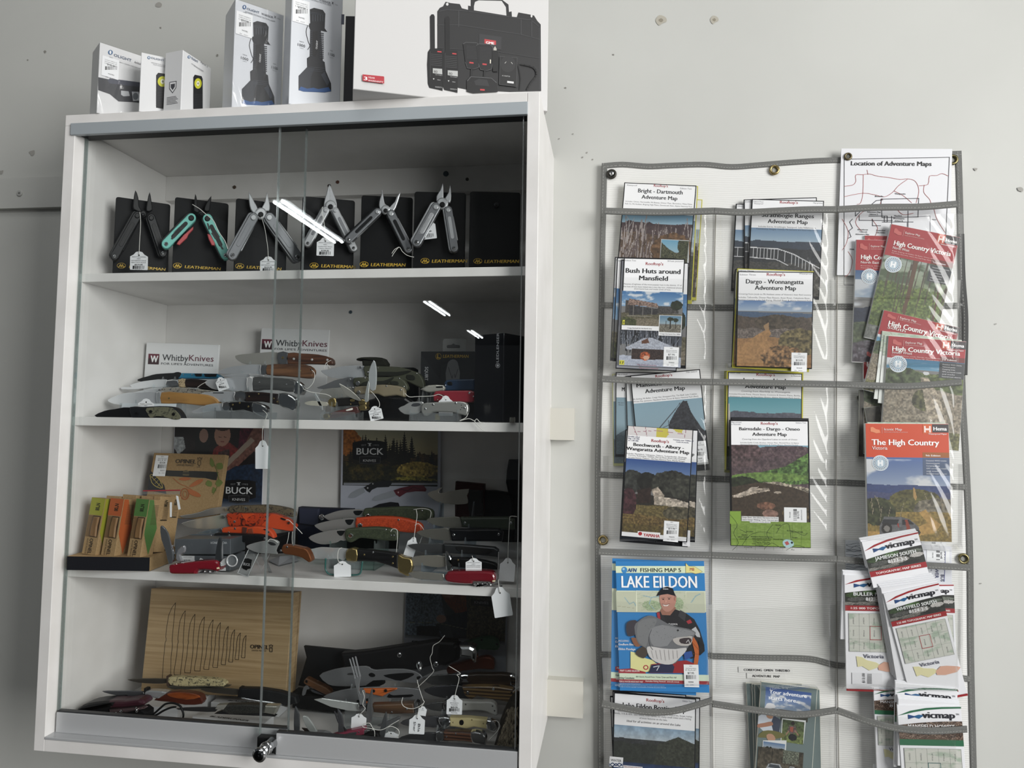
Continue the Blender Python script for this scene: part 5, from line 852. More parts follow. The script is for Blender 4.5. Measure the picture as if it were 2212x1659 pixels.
K('folding_knife', 'all-black lockback knife, lowest of the left stand', -.175, [('blade', 'q5', '330,720 400,690 560,690 762,685 765,765 500,760 360,750', steel('6d747c', .2)), ('handle', 'q5', '762,682 1100,690 1300,700 1450,700 1600,740 1650,800 1500,830 1200,820 900,790 762,765', M('101012', .5)), ('screw', 'q5', '700,730', SCREW, dict(r=26)), ('screw', 'q5', '995,712 1555,765', SCREW, dict(r=18))], GT)
stand('clear stepped stand under the camouflage and orange knives', 'q5', [590, 700], [(-.175, 770), (-.15, 690), (-.12, 610), (-.09, 430)], Z3)
T = Thing('knife_sheath', 'black fabric sheaths bundled under the orange knives', 'sheath', at('q5', 1300, 1000, -.14)); T.slab('body', 'q5', '1080,770 1700,700 2020,650 2040,900 2000,1000 1080,1020', -.10, .015, M('0d0d10', .8), sm=1, bev=.003)
# grey boxes and red pocket knife
GM = M('6f757b', .35, .5)
for i, (lab, TL, TR, BL) in enumerate([('upper of two silver-grey knife boxes stacked behind the red pocket knife', (132, 768), (1018, 768), (115, 1012)), ('lower silver-grey knife box, with white price sticker', (212, 1035), (1012, 1045), (200, 1293))]):
    Y = onz('q5', 1000, 1296, Z3).y; F = Frame('q5', TL, TR, Y); F.h = min(-F.L(*BL)[1], F.O.z-Z3); T = Thing('grey_knife_box', lab, 'box', F.P(F.w/2, -F.h, -.02), 'silver-grey knife boxes on the third shelf'); T.plate('box', F, F.h, .045, GM, bev=.0006); k = Ink(T, F)
    if i == 0:
        V, Fc = text_geo('VICTORINOX', .01); X = V[:, 0]; k0 = F.k; a0, b0 = F.L(962, 812); sx = 262*k0/(X.max()-X.min()); k.add([(a0-x*sx, b0-y*34*k0/.72) for x, y in V], Fc, hx('c9cdd1'), .0005)
    else: k.rect(225, 1035, 448, 1112, 'd9dadc'); k.text('SWISS CHAMP', 272, 1062, 405, 12, '333338'); k.text('$79.00', 272, 1116, 380, 20, '222226', .02); k.poly('540,1068 600,1100 515,1110', 'e4e4e4'); k.rect(850, 1222, 945, 1268, 'd9dadc')
    k.build()
RSW = M('741320', .14, 0, None, None, 60, .7)
def swiss(label, Y, P, parts): return K('pocket_knife', label, Y, [('handle',)+P+(RSW, dict(th=.016, bev=.003, d=0))]+parts, GT)
S5 = 'q5'; yk = onz('q5', 400, 1362, Z3).y
swiss('red pocket knife with scissors, magnifier and blades fanned open, on the third shelf', yk, (S5, '20,1240 30,1205 70,1180 400,1135 700,1110 790,1118 840,1165 850,1220 830,1260 790,1290 700,1270 500,1262 460,1320 430,1330 120,1330 50,1320 22,1280'),
 [('blade', 'h', '960,930 985,925 1030,985 1060,1100 1078,1230 1040,1270 1010,1150 970,1040', steel('5d6063', .2), dict(d=-.004, sm=2)), ('scissors', 'h', '1100,1220 1120,1140 1175,1100 1190,1130 1180,1165 1140,1185 1160,1240 1130,1250', steel('8d9093', .2), dict(d=-.006, th=.003)), ('hook', 'h', '1050,1110 1065,1105 1085,1180 1080,1240 1062,1240', CHROME, dict(d=-.006, th=.003)),
  ('blade', S5, '770,1070 790,900 835,735 870,800 865,950 860,1120 780,1115', steel('3f4346', .2), dict(d=-.004)), ('file', S5, '870,800 885,830 890,1110 865,1115', steel('8a8d90', .2), dict(d=-.006, th=.002, sm=0)), ('corkscrew', S5, '480,1280 520,1265 560,1300 600,1268 640,1300 680,1270 720,1300 770,1275 780,1300 740,1320 640,1325 520,1325 480,1310', steel('8d8d8d', .15), dict(d=-.006, th=.006)), ('badge', S5, '795,1225 830,1218 838,1245 795,1250', M('d9cfa8', .4), dict(d=.0008, th=.001, sm=0, bev=.0002))])
T = Thing('magnifier', 'clear plastic magnifier ring folded out of the red pocket knife', 'magnifier', at(S5, 1040, 1130, yk)); p = at(S5, 1040, 1115, yk-.002); r_ = (at(S5, 1130, 1115, yk)-at(S5, 1040, 1115, yk)).length*.92
T.tube('rim', [(p.x+r_*math.cos(t), p.y, p.z+r_*math.sin(t)) for t in np.arange(0, 6.28, .35)], .0011, M('b9bcbd', .15, .2), n=1, closed=True); T.disc('lens', S5, 1040, 1115, 80, yk-.001, .001, ACRYL); T.slab('arm', S5, '850,1150 900,1090 960,1060 975,1160 900,1200 850,1190', yk, .003, M('a5a8a8', .25))
T.line('spring', S5, '850,1155 875,1165 850,1180 875,1195 855,1215', yk, .0006, CHROME)
# clear logo stand with copper knife
ya = onz('q5', 1200, 1350, Z3).y
T = Thing('logo_stand', 'small clear folded stand with black shield logo, carrying the copper-brown knife', 'display stand', at(S5, 1300, 1360, ya)); T.slab('front_leg', S5, '1310,920 1480,960 1300,1370 1130,1310', ya, .002, ACRYL); T.slab('rear_leg', S5, '1480,960 1530,980 1670,1310 1640,1330', ya+.03, .002, ACRYL)
T.line('edge', S5, '1310,925 1130,1310 1290,1368 1478,965', ya-.0005, .0005, M('c9cccd', .2), n=1); T.line('edge', S5, '1380,1000 1510,1265 1640,1010', ya+.015, .0004, M('b9bcbd', .2), n=1)
F = Frame(S5, (1240, 1080), (1365, 1100), ya-.0012); k = Ink(T, F); k.poly('1245,1080 1300,1076 1362,1098 1335,1240 1290,1250 1275,1270 1210,1240 1200,1215', '0c0c0d'); k.text('BUCK', 1222, 1185, 1330, 42, 'b9bbbd', .02); k.build('logo')
COP = M('8a5230', .3, .6)
K('folding_knife', 'copper-brown handled knife with leaf blade on the small clear logo stand', ya-.004, [('blade', S5, '1270,880 1400,830 1600,790 1700,775 1790,820 1760,900 1740,960 1760,1010 1620,1000 1450,990 1300,930', steel('a9abaa', .2)), ('blade_hole', S5, '1610,825 1660,815 1730,845 1735,870 1660,870', M('2a2c2e', .3), dict(d=.0005, th=.001)), ('handle', 'q4', '-75,1045 -40,1035 100,1045 230,1075 330,1110 400,1260 385,1305 340,1318 240,1250 100,1210 0,1195 -60,1180 -100,1120', COP), ('screw', S5, '1915,900 1815,958', SCREW, dict(r=18))], GT)
T = Thing('tag_string', 'white string looped through the copper knife and orange knife ends', 'string', at(S5, 1950, 480, -.14)); T.line('string', S5, '1900,465 1950,470 2000,520 2040,560 2100,620 2160,685', -.135, .0006); T.line('string', S5, '1610,810 1650,770 1720,790 1770,830', ya-.008, .0005)
T.line('string', S5, '1950,660 1930,780 1910,860', -.135, .0005); T.line('string', S5, '2005,650 1998,760 2005,870', -.135, .0005)
T = Thing('leaflet', 'crumpled white leaflet lying under the copper knife', 'paper', onz(S5, 1800, 1150, Z3)); 
A = [onz(S5, x, y, Z3+z) for x, y, z in [(1620, 1120, .001), (1780, 1195, .001), (2100, 1120, .001), (2050, 1030, .004), (1800, 1050, .008)]]; T.mesh('sheet', A+[a+Vector((0, 0, .0006)) for a in A], [(0, 1, 2, 3, 4), (5, 6, 7, 8, 9)], M('a9abb0', .6))
# dark blue pouch, honeycomb knives
T = Thing('knife_sheath', 'dark navy fabric pouch with metal snap behind the honeycomb-grip knives', 'sheath', at('q4', 600, 1090, -.06)); T.slab('body', 'q4', '175,420 480,435 1050,455 1050,1090 100,1100 140,700', -.07, .018, M('161a2c', .8), bev=.003); T.slab('flap', 'q4', '185,430 520,440 500,715 400,715 190,690', -.075, .005, M('1c2138', .8), bev=.002); T.disc('snap', 'q4', 560, 585, 50, -.078, .004, CHROME)
T.slab('panel', 'q4', '960,900 1800,900 1800,1100 960,1090', -.072, .004, M('0a0a0b', .8))
def honey(label, Y, bl, hd, mt, hole, piv, scr):
    return K('folding_knife', label, Y, [('blade', 'q4', bl, steel('9c9b98', .25)), ('handle', 'q4', hd, mt, dict(bev=.003)), ('blade_hole', 'q4', hole, M('16181a', .4), dict(d=.0005, th=.001)), ('pivot', 'q4', ' '.join(f'{piv[0]+42*math.cos(t):.0f},{piv[1]+42*math.sin(t):.0f}' for t in np.arange(0, 6.2, .8)), CHROME, dict(d=.006, th=.003)), ('screw', 'q4', scr, SCREW, dict(r=16))], GT)
honey('dark green honeycomb-grip knife, furthest back of three', -.10, '592,570 700,520 850,475 1000,460 1245,462 1240,600 900,620 700,635 640,610', '1245,465 1300,440 1600,425 1900,412 2100,420 2300,445 2375,500 2370,620 2300,640 1900,620 1600,590 1245,600', BHON, '1085,480 1215,475 1225,500 1180,550 1120,550 1090,520', (1313, 565), '2195,475')
honey('orange honeycomb-grip knife, between the two green ones', -.125, '445,715 560,670 720,635 900,610 1115,605 1115,765 850,790 700,830 580,815 500,770', '1115,610 1150,595 1400,572 1700,575 1950,610 2150,680 2200,750 2190,830 2130,850 1800,820 1500,770 1300,770 1115,765', OHON, '950,625 1075,620 1080,645 1040,705 990,705 960,670', (1185, 718), '1815,627')
honey('green honeycomb-grip knife, nearest of the three', -.15, '350,915 450,860 600,820 760,795 950,788 960,960 870,960 820,990 700,1020 560,1025 430,985', '945,800 1000,770 1300,750 1450,745 1650,765 1780,810 1805,880 1780,960 1700,972 1500,960 1280,930 1160,930 1080,980 1020,998 950,960 930,870', BHON, '815,808 935,803 932,830 900,880 860,885 825,850', (1030, 885), '1605,785 1690,878 1738,880')
GRN = glassy('green_edged_glass', (.62, .78, .74), 1, .05, f0=.06, milk=.05)
stand('green-edged glass stand under the honeycomb-grip knives', 'q4', [720, 1440], [(-.15, 1020), (-.125, 820), (-.10, 640)], Z3, m=GRN)
yb2 = onz('q4', 900, 1520, Z3).y
K('folding_knife', 'classic folding hunter knife with brass bolsters and black wood scales', yb2, [('blade', 'q4', '155,1120 300,1115 400,1100 550,1072 760,1085 985,1098 950,1250 900,1295 860,1265 640,1265 480,1260 340,1235 220,1180', steel('c3c6c6', .12)), ('bolster', 'q4', '990,1102 1140,1105 1140,1300 1010,1325 960,1290 945,1200', BRASS), ('handle', 'q4', '1140,1105 1400,1125 1600,1150 1810,1180 1810,1430 1650,1370 1450,1310 1250,1300 1140,1300', wood('1c1c1e', '0c0c0d', 60), dict(sm=1)),
  ('bolster', 'i', '1060,1142 1110,1160 1165,1170 1185,1190 1195,1240 1175,1300 1150,1332 1100,1310 1060,1275', BRASS), ('pin', 'q4', '1255,1195 1720,1228 1720,1333', BRASS, dict(r=16)), ('pin', 'q4', '1400,1155', SCREW, dict(r=16))], GT)
T = Thing('glass_stand', 'low green-edged glass cradle under the classic folding hunter', 'display stand', at('q4', 900, 1520, yb2-.01)); T.line('front_loop', 'q4', '630,1250 625,1350 630,1440 680,1505 780,1520 1000,1525 1150,1520 1200,1480 1215,1400 1230,1300', yb2-.008, .0014, M('2c5f5a', .15, 0, coat=.5)); T.slab('pane', 'q4', '640,1260 1220,1310 1200,1480 1150,1510 700,1505 640,1440', yb2-.006, .001, ACRYL); T.slab('hook', 'q4', '665,1190 690,1230 675,1340 660,1340', yb2-.009, .002, ACRYL)
price_tag('folded blank tag tied to the classic folding hunter', 'q4', 900, 1350, 275, 260, -.02, yb2-.014, '890,1080 840,1120 825,1250 860,1330 900,1340', (), None, 'price tags on the third shelf')
price_tag('blank tag dangling in front of the family photo poster', 'h', 1903, 185, 134, 265, 0, -.2375, '1905,0 1900,90 1903,185', (), None, 'price tags on the third shelf')
# right end of the third shelf
KF = [('skinner knife with gut hook and pale blade, black handle, top right of the third shelf', -.09, [('blade', 'q3', '490,280 560,240 600,235 640,205 685,200 640,240 660,270 800,240 1025,215 1000,300 1020,385 960,410 800,412 650,390 560,345', steel('8d8a80', .25)), ('handle', 'q3', '1020,230 1190,240 1200,560 1030,570 1010,400', M('0a0a0b', .6), dict(sm=1))]),
 ('slim folding knife with dark green handle and cream blade, right side', -.13, [('blade', 'q3', '480,610 560,585 760,575 905,578 935,710 700,700 560,670', steel('7d7c74', .3)), ('handle', 'q3', '905,580 1200,575 1520,575 1600,610 1600,740 1400,735 935,710', M('2a3526', .5), dict(sm=0, bev=.003)), ('screw', 'q3', '972,652 1560,650', SCREW, dict(r=18))]),
 ('slim folding knife with black handle below the dark green one', -.155, [('blade', 'q3', '345,770 480,735 650,722 770,728 810,870 650,870 480,840', steel('75746d', .3)), ('handle', 'q3', '770,725 1000,730 1400,725 1460,770 1440,890 1380,890 800,885', M('0b0d12', .45), dict(sm=0, bev=.003)), ('screw', 'q3', '827,803 1403,796', SCREW, dict(r=18))]),
 ('slim grey folding knife with carbon-patterned inlay', -.18, [('blade', 'q3', '235,935 400,915 560,918 700,920 700,1040 500,1035 350,1000', steel('4e5052', .3)), ('handle', 'q3', '700,920 1000,935 1350,965 1400,1000 1395,1090 1100,1060 840,1045 700,1040', M('3c3e40', .35, .6), dict(sm=1)), ('inlay', 'q3', '850,950 1000,955 1300,985 1280,1045 1000,1035 900,1020', M('161616', .5, 0, 'hex', '2c2c2c', 500), dict(d=.006, th=.001))]),
 ('folding knife with cream sheepsfoot blade and black scales, behind the second red knife', -.20, [('blade', 'q3', '280,1110 360,1075 500,1065 720,1080 720,1210 560,1215 420,1190 300,1200', steel('8d8a80', .2)), ('handle', 'q3', '745,1110 900,1100 1100,1115 1350,1170 1400,1250 1250,1240 1000,1230 820,1210 760,1160', M('0e0e10', .4)), ('bolster', 'q3', '720,1020 760,1040 800,1100 820,1180 800,1260 730,1260', CHROME, dict(th=.008)), ('pin', 'q3', '885,1125', BRASS, dict(r=12))])]
for lab, Y, P in KF: K('folding_knife' if 'skinner' not in lab else 'fixed_blade_knife', lab, Y, P, GT)
ACB = glassy('blue_edged_acrylic', (.72, .82, .9), 1, .05, f0=.06, milk=.06)
stand('blue-edged clear stepped stand under the slim knives, right side', 'q3', [430, 900], [(-.20, 1200), (-.18, 1035), (-.155, 870), (-.13, 700), (-.09, 410)], Z3, m=ACB)
for lab, P, Y, cl in [('maroon leather sheath standing behind the gut-hook skinner', '848,120 1215,155 1215,500 1190,600 840,580 840,220', -.05, '3a100e'), ('black leather axe-shaped sheath at the right back', '1200,235 1350,240 1570,275 1600,420 1590,900 1450,900 1180,700 1200,440', -.04, '08090b'), ('tall black sheath with stitched loop in the right back corner', '1505,-20 1530,-160 1660,-160 1680,0 1690,900 1530,900 1520,250 1495,130', -.03, '0a0b0d')]:
    T = Thing('knife_sheath', lab, 'sheath', at('q3', *pts(P)[0], Y)); T.slab('body', 'q3', P, Y, .018, M(cl, .55), sm=1, bev=.004)
ys2 = onz('q3', 900, 1464, Z3).y
swiss('red pocket knife with single blade out and corkscrew, at the shelf front right', ys2, ('q3', '710,1330 740,1290 800,1272 1200,1268 1310,1280 1350,1310 1365,1370 1350,1410 1310,1430 1280,1410 1080,1405 1060,1435 900,1430 760,1410 715,1380'),
 [('blade', 'q3', '245,1300 290,1280 400,1275 660,1300 700,1310 700,1390 640,1385 450,1375 330,1355', steel('8f8d86', .12), dict(d=-.004)), ('corkscrew', 'q3', '1085,1410 1110,1440 1130,1405 1160,1445 1190,1408 1220,1445 1250,1410 1280,1445 1310,1425 1300,1455 1120,1455', steel('8d8d8d', .15), dict(d=-.006, th=.006)), ('badge', 'q3', '1325,1385 1360,1380 1360,1402 1325,1405', M('d9cfa8', .4), dict(d=.0008, th=.001, sm=0, bev=.0002)), ('ring', 'q3', '1340,1440 1400,1425 1455,1450 1440,1475 1400,1465 1430,1450 1390,1440', CHROME, dict(d=-.004, th=.001)), ('spring_bar', 'q3', '1395,1020 1408,1020 1400,1300 1385,1300', steel('6d6d6d', .2), dict(d=-.006, th=.002, sm=0))])
price_tag('price tag with printed lines standing behind the second red pocket knife', 'q3', 1085, 1138, 205, 190, 0, ys2+.012, '1065,1070 1085,1138', R_[:4], None, 'price tags on the third shelf')
price_tag('large blank tag hanging on a double string at the right end of the third shelf', 'q3', 1522, 1158, 200, 300, .08, -.215, '1640,570 1560,565 1545,620 1530,900 1522,1158', (), None, 'price tags on the third shelf')
price_tag('blank tag hanging behind the brass bolster of the classic hunter', 'q3', 312, 880, 130, 260, .32, -.17, '350,480 360,560 340,700 320,860', (), None, 'price tags on the third shelf')
price_tag('large blank tag dangling below the third shelf front, right', 'q7', 987, 48, 178, 295, -.16, -.238, '970,-80 975,-20 987,48', (), None, 'price tags on the third shelf')
for lab, S, Y in [('string tied to the green honeycomb knife end', '1690,820 1720,775 1790,790 1800,900 1790,1050 1780,1180', -.165), ('string tied to the orange honeycomb knife end', '2080,715 2150,690 2230,800 2200,900 2130,1080', -.14), ('frayed string bow on the rear honeycomb knife', '2060,460 2200,440 2330,470 2340,560 2290,700', -.115)]:
    T = Thing('tag_string', lab, 'string', at('q4', *pts(S)[0], Y)); T.line('string', 'q4', S, Y, .0005)
# ================================================================ CABINET FLOOR
OAK = wood('ab9068', '967a52', 45, (.12, 1, 5), .6)
F = Frame('j', (982, 40), (2112, 78), -.095, 0, .12); F.h = -F.L(905, 860)[1]; T = Thing('wooden_knife_case', 'oak case engraved with ten knife outlines, leaning at the back of the cabinet floor', 'box', F.P(F.w/2, -F.h, -.02)); T.plate('case', F, F.h, .035, OAK, bev=.001); k = Ink(T, F); S = '2a1f18'
T.extr('joint_line', [(0, 0), (.0008, 0), (.0008, -F.h), (0, -F.h)], lambda a, b, d: F.P(F.w+.0002, b, -.028-a-d*0), .0004, M('5a422a', .7), bev=0)
for i in range(5): a = F.P(F.w, -.002, -.006-i*.006)
kn = [(1178, 155, 1070, 760, 1), (1256, 218, 1190, 728, .78), (1334, 245, 1272, 711, .72), (1409, 267, 1350, 697, .68), (1478, 290, 1422, 685, .6), (1537, 312, 1493, 669, .55), (1599, 342, 1558, 647, .48), (1650, 370, 1617, 626, .42), (1696, 395, 1666, 606, .38), (1742, 415, 1717, 592, .36)]
for x, y, xb, yb3, s in kn:
    L_ = yb3-y; sl = (x-xb)/L_*.55; W_ = 52*s+4
    def q(a, t): return (x-(t*L_)*sl*.7-a, y+t*L_)
    P = [q(0, 0), q(W_*.45, .06), q(W_*.85, .16), q(W_, .3), q(W_*1.08, .45), q(W_*.98, .47), q(W_*.98, .5), q(W_*1.08, .52), q(W_*1.15, .7), (xb-W_*.55, yb3-L_*.04), (xb-W_*.5, yb3), (xb+W_*.6, yb3+2), (xb+W_*.65, yb3-L_*.05), q(W_*.1, .72), q(W_*.02, .55), q(W_*.12, .5), q(W_*.08, .3)]
    k.line(P[:9] if s == 1 else P, 3.2, S, s != 1)
    if s == 1: k.line([P[8], (1072, 755)], 3.2, S); k.line([P[0]]+P[:12:-1]+[(1138, 748)], 3.2, S)
k.text('OPINEL', 1772, 518, 1915, 28, '22190f', .03); k.text('SAVOIE FRANCE', 1785, 540, 1898, 12, '3a2c1c'); k.line('1925,490 1932,500 1940,486 1948,500 1954,492 1950,508 1928,508 1925,490', 3, S); k.line('1928,515 1950,515 1948,545 1930,545 1928,515', 5, S); k.build('engraving')
# flat white boxes and knives on them, left
GW = 'flat white knife boxes on the cabinet floor'; WB = M('d6d7d9', .5); zf = ZF
flat = [('white knife box under the ivory camouflage knife', (895, 855), (1432, 905), (975, 800), .022), ('white knife box under the orange wood knife, left', (640, 945), (1195, 1000), (700, 880), .020), ('lettered white knife box under the black-handled knife, right', (1460, 945), (2000, 985), (1545, 885), .016), ('lettered white knife box under the engraved-handle knife, front right', (1313, 1062), (1868, 1130), (1420, 990), .013)]
for i, (lab, FL, FR, BK, hg) in enumerate(flat):
    T, F = flatbox('white_knife_box', lab, 'box', 'j', FL, FR, BK, zf, hg, WB, GW); k = Ink(T, F)
    if i == 2: k.text('BLADERUNNER', 1590, 938, 1895, 20, '1a1a1c', .03, .2)
    if i == 3: k.text('BLADERUNNER', 1447, 1064, 1757, 22, '1a1a1c', .03, .2)
    if i < 2: x = FL[0]; k.text('LABEL 58', x+120, FL[1]-15, x+230, 14, '55565a'); barcode(k, x+120, FL[1]-42, x+220, FL[1]-22)
    k.build()
GK = 'knives lying on the cabinet floor'
JP = wood('9a4a1c', '5a2410', 40, (.4, 1, 2), .2); IV = M('b5a87c', .5, 0, 'camo', '2a2a24', 130)
K('folding_knife', 'folding knife with ivory and dark camouflage handle, rearmost on the floor left', -.15, [('blade', 'j', '790,768 900,760 1100,762 1110,795 1000,800 880,792', steel('4a4640', .3)), ('guard', 'j', '1098,742 1118,745 1120,825 1100,822', M('3a2a20', .4), dict(sm=0)), ('handle', 'j', '1118,752 1250,752 1380,758 1500,768 1562,790 1555,825 1400,820 1250,825 1130,812', IV), ('liner', 'j', '1130,815 1550,822 1555,832 1250,850 1140,845', M('4c4a40', .5, .3), dict(d=.002))], GK)
K('folding_knife', 'folding knife with glossy orange wood panel and steel bolster, floor left', -.185, [('blade', 'j', '590,860 700,858 910,862 915,905 800,905 660,885', steel('55575a', .3)), ('guard', 'j', '920,840 942,842 945,925 915,925', BLACK, dict(sm=0)), ('bolster', 'j', '930,862 1000,858 1110,870 1060,908 1040,925 920,890', steel('9a9c9e', .2)), ('handle', 'j', '1050,905 1130,865 1250,868 1350,885 1385,915 1380,965 1250,972 1130,950 1000,935', M('4a1c10', .3)), ('inlay', 'j', '1110,880 1200,870 1320,880 1370,910 1260,930 1130,905', JP, dict(d=.006, th=.002))], GK)
K('folding_knife', 'folding knife with black angular handle and silver liners, floor middle', -.15, [('blade', 'j', '1370,835 1500,835 1680,845 1690,890 1540,880 1420,865', steel('4a4640', .3)), ('guard', 'j', '1680,832 1700,835 1690,915 1665,915', BLACK, dict(sm=0)), ('handle', 'j', '1695,838 1850,842 2000,865 2130,905 2145,960 2060,975 1900,945 1750,925 1680,905', M('17181a', .5), dict(sm=1)), ('liner', 'j', '1690,905 1800,925 1950,945 2060,975 2140,950 2050,985 1900,958 1700,925', CHROME, dict(d=.005, th=.013, sm=1))], GK)
K('folding_knife', 'folding knife with engraved dark scales and nickel ends, floor front middle', -.19, [('blade', 'j', '1180,1000 1300,990 1490,990 1490,1025 1350,1022 1240,1015', steel('3a3a3c', .3)), ('bolster', 'j', '1500,975 1590,970 1560,1012 1485,1008', steel('a5a39c', .2), dict(sm=0)), ('handle', 'j', '1580,970 1750,968 1890,975 1880,1040 1600,1045 1540,1020', M('33332f', .5, 0, 'noise', '1a1a18', 500, 0, .8), dict(sm=0)), ('bolster', 'j', '1888,975 1995,978 1970,1030 1960,1050 1875,1035', steel('9a988f', .2), dict(sm=0)), ('liner', 'j', '1540,1020 1880,1040 1965,1065 1880,1062 1480,1042', M('1a1a1c', .4), dict(d=.003, sm=0))], GK)
T = Thing('tool_pouch', 'black leather belt pouch holding a dark red multi-tool, floor front left', 'pouch', onz('j', 650, 1075, ZF)); Y = -.215
T.slab('pouch', 'j', '365,1030 420,980 520,955 640,945 700,950 640,1010 620,1050 500,1045 420,1040', Y, .03, M('0c0c0e', .4), sm=2, bev=.006); T.slab('flap', 'j', '640,940 760,940 880,925 918,945 915,975 800,990 650,1000', Y+.002, .022, M('3a1420', .35), sm=2, bev=.004)
T.slab('back', 'j', '620,1040 700,1030 900,1000 940,1030 940,1078 800,1065 660,1055', Y+.004, .02, M('101012', .5), sm=1, bev=.003); T.slab('tool', 'j', '640,1010 780,1000 900,990 920,1005 780,1035 650,1040', Y-.001, .012, steel('5a4a4c', .2), sm=1, bev=.003)
for x, y in [(697, 1040), (738, 1022), (860, 1000), (862, 1022)]: T.disc('stud', 'j', x, y, 10, Y-.003, .004, CHROME)
T.line('cord', 'j', '940,1050 1000,1040 1060,990 1100,960 1160,955 1210,975 1230,1010 1240,1050 1230,1095', Y+.004, .0016, BLACK); T.line('cord', 'j', '945,1065 1020,1050 1080,1015 1140,990 1180,985', Y+.002, .0016, BLACK)
# right part of the floor
T, k, F = poster('wading angler photo poster in a plastic sleeve, right back of the floor', 'q7', (75, -20), (1065, 40), 860, -.012, '8e939e')
k.pic(85, -10, 1050, 470, [('g', 0, '2a3236', 1, '3a4048'), ('p', '0,0.1 .35,0.1 .4,.6 .3,.7 .42,1 0,1', '5d6a78', .4), ('p', '.32,.02 .6,.05 .62,.5 .5,.45 .42,.3', '7a3a20', .2), ('e', .42, .06, .08, .1, '9a6a58'), ('p', '.4,.5 .62,.4 .63,.98 .5,.98', '1c2430', .3), ('e', .36, .58, .05, .08, 'a07868'), ('l', '0,.7 .3,.66 .62,.75', .008, '8a8a6a'), ('p', '.62,0 1,0 1,1 .62,1', '4a4434', .5), ('p', '.12,.75 .34,.72 .36,.98 .12,.98', '202024', .3), ('g', .93, '555a60', 1, '8e939e')])
k.rect(705, 110, 915, 165, '0c0c0e'); k.text('KNIVES', 738, 150, 875, 24, '8a8c90', .01); k.text('SPITFIRE', 130, 545, 400, 38, '15161a', .05); k.text('MADE IN USA', 855, 1092, 940, 14, '22232a', .02); k.build('photo_print')
for lab, mt, bl, hd in [('green lockback knife high at the right back of the floor', M('1c4a2c', .35), '470,600 560,560 640,530 650,570 560,590', '610,545 700,510 800,482 930,480 975,540 965,605 880,605 760,595 640,570'), ('rust-orange aluminium knife below the green one', M('7a3418', .35, .3), '230,870 300,830 400,800 470,790 480,840 380,860', '470,780 520,745 680,705 800,670 880,668 925,700 930,780 905,795 780,790 620,810 520,835 475,830')]:
    K('folding_knife', lab, -.035, [('blade', 'q7', bl, STEEL), ('handle', 'q7', hd, mt, dict(bev=.003)), ('screw', 'q7', '808,505 955,545' if 'green' in lab else '585,740 910,732', M('15161a', .3), dict(r=10))], GK)
T = Thing('sheathed_bowie_knife', 'large black-sheathed bowie knife with polished steel pommel, lying across the back', 'knife', at('k', 900, 380, -.09)); Y = -.10
T.slab('sheath', 'k', '500,268 700,250 1000,205 1240,170 1300,175 1310,330 1200,370 1160,385 1120,400 800,400 520,380', Y, .018, M('161618', .5), sm=0, bev=.004); T.slab('handle', 'k', '1270,165 1415,172 1420,195 1440,200 1435,320 1400,340 1330,368 1250,365', Y-.002, .022, M('0a0a0b', .45), sm=0, bev=.005); T.slab('pommel', 'k', '1440,205 1530,205 1570,225 1582,260 1575,340 1560,345 1530,310 1480,300 1442,298', Y-.003, .022, CHROME, sm=1, bev=.005); T.slab('guard', 'k', '1095,345 1120,325 1145,350 1148,395 1125,412 1100,385', Y-.004, .02, CHROME, sm=2, bev=.004); T.disc('snap', 'k', 967, 278, 20, Y-.002, .004, CHROME); T.disc('snap', 'k', 1258, 350, 22, Y-.002, .004, CHROME)
T = Thing('presentation_case', 'open black presentation case with a small wood-handled knife inside', 'case', at('q6', 500, 1070, -.09)); Y = onz('q6', 560, 1090, ZF).y; pass
T.slab('lid', 'q6', '150,215 900,285 1180,300 1180,700 900,840 80,720 185,360', Y+.02, .008, M('17181a', .6), sm=0, bev=.002); A = [(0, 820), (560, 880), (900, 930), (900, 1020), (560, 1075), (0, 1010)]; T.slab('base', 'q6', '-10,820 300,850 900,920 900,1010 560,1078 0,1010', Y, .03, M('101113', .55), sm=0, bev=.003)
F = Frame('q6', (0, 900), (80, 880), Y-.001); k = Ink(T, F); k.text('KNIVES', -30, 985, 78, 36, '9a9ca0', .01, rot=.35); k.build('lettering')
K('fixed_blade_knife', 'small neck knife with slim wooden handle in the black case', Y-.004, [('handle', 'q6', '148,680 180,625 230,640 330,690 450,750 500,805 480,830 430,838 300,775 180,710', wood('7a4f2c', '5a371d', 60)), ('blade', 'q6', '130,840 150,740 200,715 225,760 190,770 170,835', steel('75777a', .3), dict(d=.002)), ('blade', 'q6', '250,765 420,840 350,830 260,800', steel('4a4c50', .3), dict(d=-.002)), ('hole', 'q6', '170,660 185,645 205,655 200,685 180,680', BLACK, dict(d=.0048, th=.001))], GK)
k = Ink(T, Frame('q6', (300, 650), (345, 655), Y-.0005)); k.text('W', 305, 680, 342, 30, 'b9b9b5', .02, rot=.1); k.build('emblem')
K('fixed_blade_knife', 'one-piece skeleton knife with spear blade, no scales', -.14, [('blade', 'k', '330,442 400,405 520,378 700,365 740,385 780,395 850,390 1000,388 1100,410 1150,450 1140,475 1100,500 1020,495 900,480 760,480 700,520 600,525 480,525 400,510', steel('75777a', .35)), ('cutout', 'k', '722,432 745,418 775,432 770,450 740,452', BLACK, dict(d=.0005, th=.001)), ('cutout', 'k', '840,438 960,422 1070,420 1080,440 980,482 900,465', BLACK, dict(d=.0005, th=.001)), ('cutout', 'k', '1105,452 1130,445 1140,452 1115,475', BLACK, dict(d=.0005, th=.001)), ('cutout', 'k', '555,425 590,418 630,425 630,435 560,436', M('2a2b2c', .5), dict(d=.0005, th=.001))], GK)
